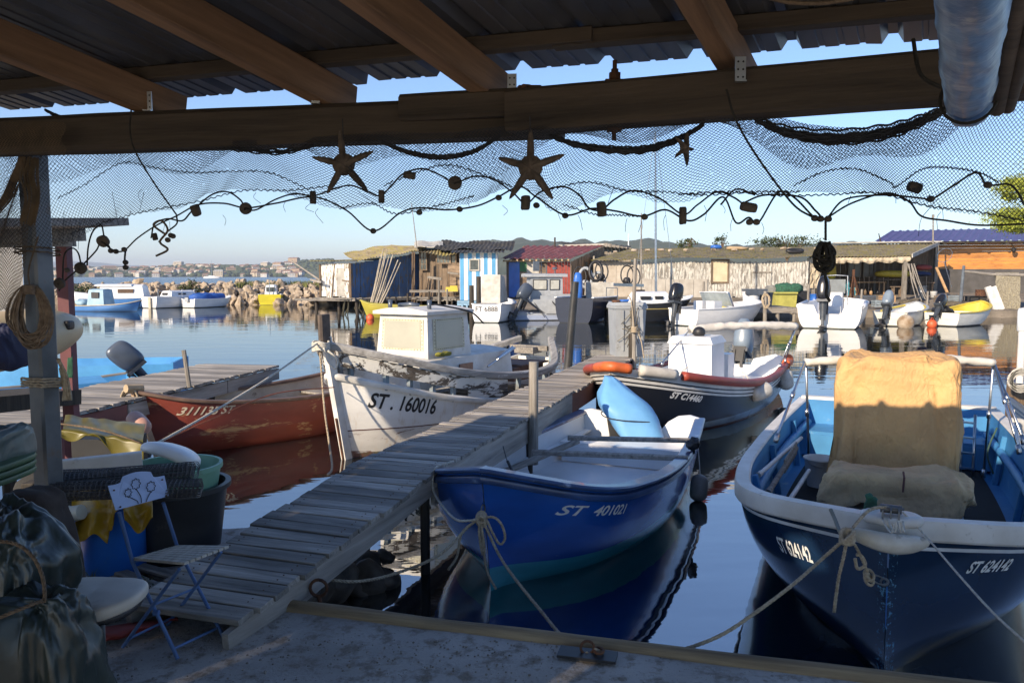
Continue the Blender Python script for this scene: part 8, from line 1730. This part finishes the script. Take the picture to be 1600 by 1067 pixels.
# left group by the breakwater
t, h = fboat('fishing_boat', 'long low blue boat with pale blue wheelhouse in front of the breakwater', 165, 486, 5.0, 1.6, -12, M_fblue, M_canvas, sheer=(.3, .32, .36, .42, .52, .66), rail=surf('beige_rail', (.5, .43, .3), None, 4, .7))
mb = MB(); prism(mb, 1.6, 2.8, -.5, .5, .3, 1.3, .1, .06); mb.build('wheelhouse', M_lblue, t, auto=30); mb = MB(); mb.box((2.2, -.48, .98), (.5, .06, .35)); mb.box((1.62, 0, .85), (.06, .5, .5)); mb.build('window', M_dark, t); mb = MB(); mb.blob((1.1, -.2, .5), (.4, .4, .22), .8, .8, amp=.08, fs=3, n=(16, 10)); mb.build('sheet_bundle', M_lblue, t, smooth=True)
t, h = fboat('cabin_cruiser', 'white cabin cruiser with blue hull moored behind the pale blue wheelhouse', 205, 480, 6.2, 2.0, 8, M_fblue, M_white, sheer=(.62,) * 3 + (.68, .75, .9))
mb = MB(); prism(mb, 1.2, 4.2, -.75, .75, .6, 1.45, .16, .12); mb.build('cabin', M_white, t, auto=30); mb = MB(); mb.box((3.0, -.68, 1.12), (1.0, .08, .26)); mb.build('window', surf('brown_window', (.12, .07, .04), None, 3, .3), t); mb = MB(); prism(mb, 1.0, 3.4, -.7, .7, 1.46, 1.54, .05, .06); mb.build('cabin_roof', M_white, t)
t, h = fboat('sailing_dinghy', 'white boat with low cabin showing its square transom at the breakwater', 262, 480.5, 4.8, 1.9, 62, M_fwhite, M_white, sheer=(.75, .72, .72, .75, .8, .9), off=.3)
mb = MB(); prism(mb, 1.3, 3.4, -.6, .6, .7, 1.08, .12, .08); mb.build('cabin', M_white, t, auto=30); mb = MB(); mb.box((1.34, .1, .92), (.06, .5, .16)); mb.box((2.2, -.54, .92), (.6, .08, .1)); mb.build('window', M_dark, t); mb = MB(); [mb.tube(spline([(x, -.8, .75), (x, -.8, 1.2), (x + .1, -.8, 1.2)], 4), .02, 5) for x in (.1, 1.0, 2.0, 3.0)]; mb.tube([(.0, -.8, 1.16), (3.4, -.7, 1.18)], .015, 5); mb.build('guard_rail', M_alu, t); mb = MB(); mb.bar((-.1, -.2, .0), (-.12, -.2, .72), .22, .06, up=(1, 0, 0)); mb.build('rudder', surf('tan_rudder', (.45, .4, .3), None, 4, .6), t)
t, h = fboat('motor_boat', 'small white boat under a bright blue cover near the rocks', 318, 480, 3.6, 1.6, 62, M_fwhite, M_white, sheer=(.58, .55, .55, .58, .64, .74), off=.35)
mb = MB(); mb.blob((1.6, 0, .66), (1.35, .68, .30), .6, .8, amp=.1, fs=1.8, n=(30, 14), seed=3, fold=.05); mb.build('boat_cover', M_cloth, t, smooth=True); mb = MB(); mb.box((-.1, 0, .55), (.1, .3, .3)); mb.build('motor_bracket', M_fgrey, t)
mb = MB(); mb.blob(W(133, 466, 55) , (1.3, .45, .38), .7, 1, n=(24, 12), amp=.03, M=Matrix.Rotation(.12, 3, 'Y')); tag(mb.build('canoe', M_white, smooth=True), 'white canoe lying half on the rocks at the left end', 'canoe')
mb = MB(); mb.blob(W(116, 458, 56), (.5, .4, .35), .8, .8, n=(20, 12)); tag(mb.build('float_tank', M_white, smooth=True), 'round white tank beside the canoe at the left end', 'tank')
t, h = fboat('fishing_boat', 'yellow hulled boat with white cabin moored alone by the breakwater', 424, 476, 2.9, 1.7, 100, M_fyel, M_white, sheer=(.78, .76, .76, .8, .85, .95), off=.35, hb=(.95, 1, 1, .9, .6, .1))
mb = MB(); prism(mb, .7, 1.9, -.45, .45, .7, 1.45, .1, .06); mb.build('cabin', M_white, t, auto=30); mb = MB(); mb.box((.69, 0, 1.15), (.04, .6, .3)); mb.build('window', M_glass, t); mb = MB(); mb.cyl((.5, .05, .7), (.5, .05, 2.2), .03, .02, 6); mb.build('mast', M_alu, t)
# yellow bow and white boat in front of the shacks
t, h = fboat('rowing_boat', 'dark yellow boat bow poking out beyond the wheelhouse of the white boat', 640, 497, 4.5, 1.5, 182, hullpaint('olive_yellow_hull', [(-.5, (.1, .1, .02)), (.02, (.36, .31, .04))], rough=.5), M_shackb, rail=surf('yellow_rail', (.45, .4, .08), None, 5, .6), off=.45)
t, h = fboat('fishing_boat', 'white boat with canvas shelter and white transom before the striped hut', 770, 502, 4.2, 1.7, 78, M_fwhite, M_white, sheer=(.85, .8, .78, .82, .9, 1.0), off=.3)
mb = MB(); mb.poly([(.2, -.6, .9), (2.4, -.5, .9), (2.0, -.4, 2.1), (.9, -.45, 2.2)], (0, .9, 0)); mb.build('canvas_shelter', M_canvas, t); flat_text('FT 6888', .32, Matrix.Translation((-.02, 0, .62)) @ Matrix(((0, 0, -1, 0), (-1, 0, 0, 0), (0, 1, 0, 0), (0, 0, 0, 1))), M_black_text, t, 'registration_number')
# grey cabin workboat
t = thing('work_boat', 'grey workboat with boxy wheelhouse and big tilted outboard before the red roofed hut', 'boat', (G(815, 501, 0).x, G(815, 501, 0).y, 0), radians(8))
t.scale = (.82, .82, .82); t.location.x += .35; mb = MB(); mb.box((.6, .9, .15), (3.9, 2.0, .55), taper=.96); mb.box((-.6, .85, .45), (1.6, 1.9, .06)); mb.build('pontoon_hull', hullpaint('pontoon_blue', [(-.5, (.03, .03, .03)), (.05, (.28, .33, .45)), (.3, (.34, .37, .42))], rough=.5), t)
mb = MB(); mb.add([(-.1, -.15, 1.25), (2.3, -.15, 1.25), (2.3, -.15, .4), (1.0, -.15, .4), (-.1, 1.6, 1.25), (2.3, 1.6, 1.25), (2.3, 1.6, .4), (1.0, 1.6, .4)], [(0, 1, 2, 3), (4, 7, 6, 5), (0, 3, 7, 4), (1, 5, 6, 2), (0, 4, 5, 1)]); mb.build('engine_well', M_fgrey, t)
mb = MB(); prism(mb, .15, 2.1, .35, 1.9, 1.25, 2.55, .02, .0); mb.build('wheelhouse', M_fgrey, t, auto=30); mb = MB(); prism(mb, -.15, 2.35, .2, 2.0, 2.56, 2.72, .0, .04); mb.build('wheelhouse_roof', M_fgrey, t, auto=30)
for x, w_ in ((.72, .85), (1.6, .6)): f = MB(); f.box((x, .335, 2.1), (w_, .04, .62)); o = f.build('window', M_dark, t); f = MB(); f.box((x, .31, 2.1), (w_ - .1, .02, .52)); f.build('pane', surf('bright_pane', (.5, .5, .45), (.3, .3, .27), 1.5, .2), o)
mb = MB(); mb.box((2.2, .3, 1.1), (1.6, .05, .9)); mb.box((1.5, .12, 1.3), (1.6, .05, .34)); mb.build('splash_guard', M_fgrey, t); mb = MB(); mb.cyl((.9, 1, 2.7), (.9, 1, 3.5), .04, .03, 6); mb.cyl((1.2, .9, 2.7), (1.2, .9, 3.2), .03, .03, 6); mb.lathe([(0, 0), (.16, 0), (.16, .1), (0, .16)], (1.7, .8, 3.0), 12); mb.cyl((1.7, .8, 2.7), (1.7, .8, 3.0), .04, .04, 6); mb.box((.6, 1, 3.2), (.35, .3, .6)); mb.build('antenna', M_gun, t)
mb = MB(); mb.bar((1.3, -.1, 1.2), (2.2, -.3, .15), .07, .07); mb.bar((.2, -.1, 1.2), (.9, -.3, .2), .04, .04); mb.build('strut', M_dark, t); outboard(t, (-.35, -.3, 1.0), 1.75, radians(30), face=radians(25), cowl='gunmetal')
# dark hull and grey tank right of it
t, h = fboat('barge', 'dark blue hull moored between the grey workboat and the bin', 912, 503, 3.6, 2.0, 60, M_fdark, M_dark, sheer=(1.15,) * 6, hb=(.95, 1, 1, .95, .8, .5), off=.3)
mb = MB(); mb.box(W(936, 457, 39.5), (1.35, 1.0, 1.0)); tag(mb.build('white_box', M_canvas), 'off white box tank standing on the dark blue barge', 'tank')
mb = MB(); mb.blob(W(903, 450, 38.5), (.22, .2, .75), .7, .7, amp=.05, fs=3, n=(18, 12)); tag(mb.build('blue_cloth', M_bluep, smooth=True), 'bright blue cloth hanging left of the white box tank', 'cloth')
for i, (px, py) in enumerate(((906, 432), (915, 434), (931, 424), (940, 424), (935, 441), (980, 430), (990, 432))):
    mb = MB(); c = W(px, py, 41.5); mb.tube([c + Vector((.33 * cos(a), .12 * sin(a), .5 * sin(a))) for a in [k * pi / 9 for k in range(19)]], .09 if i in (1, 2, 4) else .04, 6, caps=False); mb.blob(c - Vector((0, -.1, .3)), (.2, .2, .2), .8, .8, n=(10, 8)) if i % 2 else None
    tag(mb.build('gear_hoop', [M_dark, M_fgrey][i in (1, 4)], smooth=True), ['thin dark hoop left of the grey coil before the wall', 'thick grey hose coil left before the beige wall', 'dark coil upper left of the trio by the wall', 'thin dark hoop upper right of the trio by the wall', 'grey coil at the bottom of the trio by the wall', 'left dark hoop above the wheeled bin', 'right dark hoop above the wheeled bin'][i], 'hoop')
# black sloop with mast
t, h = fboat('sailing_boat', 'black hulled sailing boat with white deck and tall mast before the long shed', 1018, 503, 4.3, 1.7, 18, hullpaint('sloop_hull', [(-.5, (.03, .03, .03)), (.03, (.02, .022, .026)), (.62, (.35, .28, .1)), (.66, (.02, .022, .026))], rough=.25), M_white, sheer=(.95, .9, .9, 1.0, 1.08, 1.2), rake=.9, off=.5)
mb = MB(); prism(mb, 1.0, 3.0, -.5, .5, .9, 1.35, .2, .08); mb.build('cabin', M_white, t, auto=30); mb = MB(); mb.box((1.6, -.44, 1.14), (.5, .12, .14)); mb.box((2.3, -.4, 1.14), (.4, .12, .14)); mb.build('window', M_dark, t)
mb = MB(); Yb = G(1018, 503, 0).y; p = local(t, (W(1025, 460, Yb).x, Yb, 1.0)); q = local(t, W(1024, 206, Yb)); mb.cyl(p, q, .06, .04, 8); mb.build('mast', M_alu, t); mb = MB(); mb.bar((1.7, 0, 1.7), (.2, 0, 1.75), .1, .14); mb.build('boom', M_alu, t); mb = MB(); [mb.tube([q, local(t, W(x, 455, Yb))], .012, 4) for x in (990, 1055)]; mb.tube([(.1, -.6, 1.0), (.1, -.6, 1.6), (.1, .6, 1.6), (.1, .6, 1.0)], .02, 5); [mb.tube(spline([(x, -.5, 1.1), (x + .1, -.5, 1.5), (x + .3, -.5, 1.1)], 4), .02, 5) for x in (2.9, 3.2)]; mb.build('rigging', M_gun, t)
mb = MB(); mb.cyl(W(1002, 400, 44), W(1002, 333, 44), .05, .035, 6); mb.cyl(W(1002, 480, 44), W(1002, 400, 44), .05, .05, 6); tag(mb.build('mast', M_greywood), 'shorter brown mast left of the tall sailing mast', 'mast')
mb = MB(); mb.cyl(W(982, 385, 60), W(982, 365, 60), .05, .03, 6); tag(mb.build('mast', M_white), 'tiny white pole tip behind the roofs left of the masts', 'mast')
mb = MB(); p = G(975, 498, 0); mb.box((p.x - 1.0, p.y - .5, .35), (.7, .8, .6)); tag(mb.build('grey_drum_box', M_fgrey), 'grey engine block on the bank left of the black sailing boat', 'engine')
# white motorboat with windscreen
t, h = fboat('motor_boat', 'white motorboat with curved windscreen and black outboard before the long shed', 1110, 507, 5.0, 2.1, 35, M_fwhite, M_white, sheer=(.72, .74, .8, .86, .92, 1.0), off=.35)
mb = MB(); P = [[Vector((2.2 + .5 * cos(a) * 1.2, .78 * sin(a), .8 + .62 * k)) + Vector((-.35 * k, 0, 0)) for a in [-1.5 + i * .3 for i in range(11)]] for k in (0, 1)]; mb.sheet(P, .02); mb.build('windscreen', surf('tinted_screen', (.35, .4, .42), None, 3, .1), t); mb = MB(); mb.tube(P[1], .03, 6); mb.build('screen_frame', M_white, t)
mb = MB(); mb.box((1.5, .3, .75), (.5, .5, .6)); mb.box((1.5, -.4, .75), (.5, .45, .6)); mb.box((.3, 0, .6), (.5, 1.4, .2)); mb.build('seat', M_white, t); outboard(t, (-.05, .25, .85), 1.45, radians(10), cowl='black_cowl', face=0)
mb = MB(); p = W(1130, 497, 35.8); mb.lathe([(0, 0), (.2, .02), (.22, .3), (.2, .75), (0, .8)], (p.x, 35.8, .0), 14); tag(mb.build('buoy', surf('pale_yellow_float', (.55, .45, .15), None, 4, .6), smooth=True), 'pale yellow barrel float beside the white motorboat', 'buoy')
# jetty with tubs
t = thing('jetty', 'low plank jetty carrying white tub, crates and yellow box', 'jetty', (W(1190, 486, 38).x, 38.5, 0)); mb = MB(); [mb.box((-2.0 + i * .25, .8, .62), (.23, 3.2, .06)) for i in range(15)]; mb.build('deck_planks', M_greywood, t); mb = MB(); mb.bar((-2.1, -.8, .5), (1.7, -.8, .5), .1, .2); mb.build('beam', M_greywood, t)
for x in (-1.9, -.6, .7, 1.5): mb = MB(); mb.cyl((x, -.7, -.5), (x, -.7, .6), .09, .09, 8); mb.build('stilt', M_greywoodz, t)
p = W(1175, 480, 38.4); rim_tub('white_tub', 'white plastic tub with a dark crate on top on the jetty', (p.x, 38.6, .65), .36, .42, .75, M_white, lip=.03)
mb = MB(); mb.box(W(1179, 456, 38.5), (.95, .7, .28), taper=1.1); tag(mb.build('crate', M_gun), 'dark grey fish crate sitting on the white tub', 'crate'); p = W(1196, 478, 38.6); rim_tub('grey_tub', 'dark grey tub right beside the white tub', (p.x, 38.9, .65), .38, .44, .7, M_gun, lip=.03)
mb = MB(); mb.box(W(1224, 468, 41.5), (1.05, .8, .75), taper=1.08); mb.box(W(1224, 457.5, 41.4), (1.2, .9, .08)); tag(mb.build('yellow_box', surf('lime_box', (.45, .42, .10), None, 4, .5)), 'lime yellow insulated box with dark things behind the jetty', 'box')
mb = MB(); mb.box(W(1246, 466, 42), (.7, .7, .8), taper=1.08); tag(mb.build('black_box', M_dark), 'black plastic box right of the lime yellow box', 'box')
mb = folded(W(1232, 451, 42), (.75, .5, .3), 4.0, n=(30, 18), fs=2, fold=.08); tag(mb.build('net_heap', M_green, smooth=True), 'dark green net heap on the lime yellow box', 'net heap'); mb = folded(W(1213, 453, 42.3), (.6, .4, .25), 6.0, n=(30, 18), fs=2, fold=.08); tag(mb.build('net_heap', surf('grey_heap', (.2, .2, .19), None, 9, .9), smooth=True), 'pale grey net heap left of the dark green one', 'net heap')
p = G(1195, 506, 0); mb = MB(); mb.cyl((p.x, p.y, -.5), (W(1196, 455, p.y).x, p.y, W(1196, 455, p.y).z), .09, .08, 8); tag(mb.build('mooring_post', M_greywoodz), 'pale mooring post in front of the tubs wrapped with line', 'post')
mb = MB(); c = W(1197, 470, p.y - .12); [mb.tube([c + Vector((.2 * cos(a) * rf.uniform(.5, 1.1), .05 * sin(a), .35 * sin(a) * rf.uniform(.6, 1))) for a in [k * pi / 8 for k in range(17)]], .02, 4, caps=False) for _ in range(6)]; tag(mb.build('rope_tangle', M_rope), 'pale line tangled on the mooring post by the tubs', 'rope')
# white centre console boat
t, h = fboat('motor_boat', 'white centre console boat with steering console and black outboard by the open shed', 1300, 511, 5.6, 2.5, 62, M_fwhite, M_white, sheer=(.95, .92, .95, 1.0, 1.05, 1.1), off=.22, hb=(.98, 1, 1, .9, .65, .1), transom_top=[(1.15, 1.0), (.6, .95), (.45, .6), (-.45, .6), (-.6, .95), (-1.15, 1.0)])
mb = MB(); prism(mb, 1.6, 2.2, -.35, .35, .3, 1.45, .03, .0); mb.box((1.1, 0, .6), (.4, .7, .6)); mb.build('console', M_white, t); mb = MB(); mb.box((2.0, 0, 1.7), (.03, .8, .6)); mb.build('windscreen', surf('grey_screen', (.2, .22, .23), None, 3, .1), t); mb = MB(); [mb.tube([(1.95, s_ * .5, .3), (1.95, s_ * .48, 2.15), (1.95, 0, 2.18)], .025, 6) for s_ in (-1, 1)]; mb.build('hoop', M_alu, t); mb = MB(); mb.tube([(.1, 1.2, .9), (.9, 1.25, .92), (2.5, 1.2, 1.0)], .1, 8); mb.tube([(.1, -1.2, .9), (.9, -1.25, .92), (2.5, -1.2, 1.0)], .1, 8); mb.build('side_tube', M_white, t, smooth=True)
outboard(t, (-.05, .2, .95), 1.75, radians(6), cowl='black_cowl')
# two dinghies
M_din = hullpaint('dinghy_white', [(-.5, (.03, .03, .03)), (.05, (.6, .6, .56))], rough=.45, dirt=.15)
t, h = fboat('dinghy', 'white dinghy with yellow stripe inside and grey outboard, left of the two', 1403, 508, 3.9, 1.7, 48, M_din, M_white, off=.3, sheer=(.6, .6, .62, .72, .8, .95), rail=M_fgrey); mb = MB(); mb.box((1.8, 0, .5), (.3, 1.4, .05)); mb.tube([h.pt(q, 1, .08, 1) for q in (.3, .5, .7, .9)], .05, 6); mb.tube([h.pt(q, 1, .08, -1) for q in (.3, .5, .7, .9)], .05, 6); mb.build('thwart', M_yellow, t); outboard(t, (-.05, .1, .62), 1.35, radians(35), cowl='grey_cowl')
t, h = fboat('dinghy', 'white dinghy painted yellow inside with dark motor gear, right of the two', 1490, 508, 4.0, 1.8, 38, M_din, surf('yellow_inside', (.62, .5, .06), (.5, .4, .05), 3, .6), off=.3, sheer=(.58, .58, .62, .74, .86, 1.0), rail=M_yellow); mb = MB(); mb.box((1.2, 0, .5), (.4, 1.5, .06)); mb.box((2.3, 0, .55), (.3, 1.3, .05)); mb.build('thwart', M_white, t); outboard(t, (-.0, .1, .6), 1.2, radians(45), cowl='black_cowl'); mb = MB(); mb.tube(spline([(.2, -.4, .6), (.6, .2, .9), (1.4, .4, .7)], 6), .05, 6); mb.blob((.5, .2, .65), (.4, .4, .12), .8, .8, amp=.06, fs=4, n=(16, 10)); mb.build('net_gear', M_dark, t)
for px, py, r, m_, lab in ((1415, 512, .34, surf('brown_buoy', (.2, .13, .07), (.45, .4, .33), 2, .8), 'big brown and white mooring buoy floating by the left dinghy'), (1456, 511, .2, surf('orange_buoy', (.6, .1, .03), None, 3, .5), 'small orange red buoy floating left of the right dinghy')):
    p = G(px, py, 0); mb = MB(); mb.blob((p.x, p.y, r * .6), (r, r, r), 1, 1, n=(20, 14)); mb.tube([(p.x + .05 * cos(a), p.y, r * 1.65 + .06 * sin(a)) for a in [k * pi / 6 for k in range(13)]], .015, 5); tag(mb.build('buoy', m_, smooth=True), lab, 'buoy')
p = G(588, 499, 0); mb = MB(); mb.blob((p.x - .3, p.y, .08), (.2, .2, .2), 1, 1, n=(14, 10)); tag(mb.build('buoy', MATS['orange_buoy'], smooth=True), 'faint orange buoy floating at the foot of the pole bundle', 'buoy')
# pine on the right
M_pine = surf('pine_needles', (.38, .42, .05), (.16, .2, .03), 2.5, .8, bmp=0, island=.5)
px = W(1600, 325, 24); t = thing('pine_tree', 'bright green pine crown reaching in at the right edge', 'tree', (px.x + .9, 24, .5)); mb = MB()
for (x, y, R) in ((1592, 295, (.55, .6, .34)), (1588, 340, (.72, .6, .32)), (1600, 352, (.6, .6, .22)), (1640, 320, (1.2, 1, .9)), (1700, 260, (1.6, 1.4, 1.0)), (1720, 350, (1.4, 1.2, .8))): leafy(mb, W(x, y, 24) - t.location, R, 4200, .036, rf, flat=.8)
mb.build('crown', M_pine, t); mb = MB(); q = W(1720, 380, 24) - t.location; mb.tube([(0 + q.x, 0, -.5), (q.x - .1, 0, 2), (q.x - .3, 0, 4.5)], [.22, .17, .08], 10); [mb.tube([(q.x - .2, 0, 3), W(x, y, 24) - t.location], [.07, .02], 6) for x, y in ((1592, 295), (1588, 340), (1640, 320), (1720, 350))]; mb.build('trunk', M_brownwoodz, t)
# odds and ends along the far quay
M_crate = surf('faded_crate', (.25, .3, .33), (.15, .18, .2), 6, .7)
for i, (px, py, Y, kind, m_, lab) in enumerate((
    (1372, 470, 41.6, 'crate', M_crate, 'faded blue grey crate on the quay behind the left dinghy'), (1386, 466, 43, 'crate', M_tan, 'tan crate beside the faded blue grey one on the far quay'),
    (1353, 462, 44, 'crate', M_gun, 'dark fish crate in front of the trestle table'), (1470, 468, 43, 'crate', M_shackb, 'brown box behind the right dinghy on the far quay'),
    (1273, 470, 41.8, 'drum', M_bluep, 'blue drum on the quay behind the centre console boat'), (1532, 462, 43.5, 'drum', M_rust, 'rusty drum beside the wire cage on the far quay'),
    (1440, 462, 45, 'drum', M_gun, 'dark grey drum at the foot of the leaning poles'), (1000, 470, 43, 'drum', M_rust, 'rusty drum against the beige wall near the sailing boat'),
    (1065, 470, 43.5, 'crate', M_crate, 'pale crate against the long shed behind the sailing boat'), (955, 468, 43, 'crate', M_shackb, 'brown crate against the beige wall behind the wheeled bin'),
    (850, 462, 44.5, 'drum', M_bluep, 'blue drum in front of the red plank wall'), (1486, 462, 44, 'crate', M_crate, 'grey crate left of the wire cage on the far quay'))):
    p = W(px, py, Y); z0 = .52 if Y < 43 else .72 if Y < 44.8 else .9; mb = MB()
    if kind == 'crate':
        w_ = .5 + .2 * (i % 3); [mb.box((p.x, Y, z0 + .07 + k * .12), (w_, .5, .09)) for k in range(3)]; [mb.box((p.x + sx * (w_ / 2 - .03), Y - .22, z0 + .19), (.05, .08, .37)) for sx in (-1, 1)]
    else: mb.lathe([(0, 0), (.26, 0), (.27, .02), (.26, .3), (.275, .32), (.26, .34), (.26, .64), (.275, .66), (.25, .68), (0, .67)], (p.x, Y, z0), 16)
    tag(mb.build(kind, m_, auto=40), lab, kind)
for i, (px, top, Y) in enumerate(((1262, 444, 40.6), (1345, 452, 40.7), (1448, 455, 40.6), (1098, 440, 40.8), (865, 446, 41.0))):
    p = W(px, top, Y); mb = MB(); mb.cyl((p.x, Y, -.5), (p.x + .06, Y, p.z), .07, .055, 8); tag(mb.build('mooring_post', M_greywoodz), 'grey mooring post at the far quay edge ' + ['left of the centre console boat', 'right of the centre console boat', 'between the two dinghies', 'behind the white motorboat', 'behind the grey workboat'][i], 'post')
# ---------------------------------------------------------------- sea air
hm = bpy.data.materials.new('haze_air'); hm.use_nodes = True; nt = hm.node_tree; nt.nodes.remove(nt.nodes['Principled BSDF'])
pv = nt.nodes.new('ShaderNodeVolumePrincipled'); pv.inputs['Color'].default_value = (.80, .88, 1, 1); pv.inputs['Density'].default_value = .00018; pv.inputs['Anisotropy'].default_value = .2
nt.links.new(pv.outputs[0], nt.nodes['Material Output'].inputs['Volume'])
mb = MB(); mb.box((0, 4200, 80), (19000, 8800, 168)); hz = mb.build('haze', hm); hz['kind'] = 'stuff'
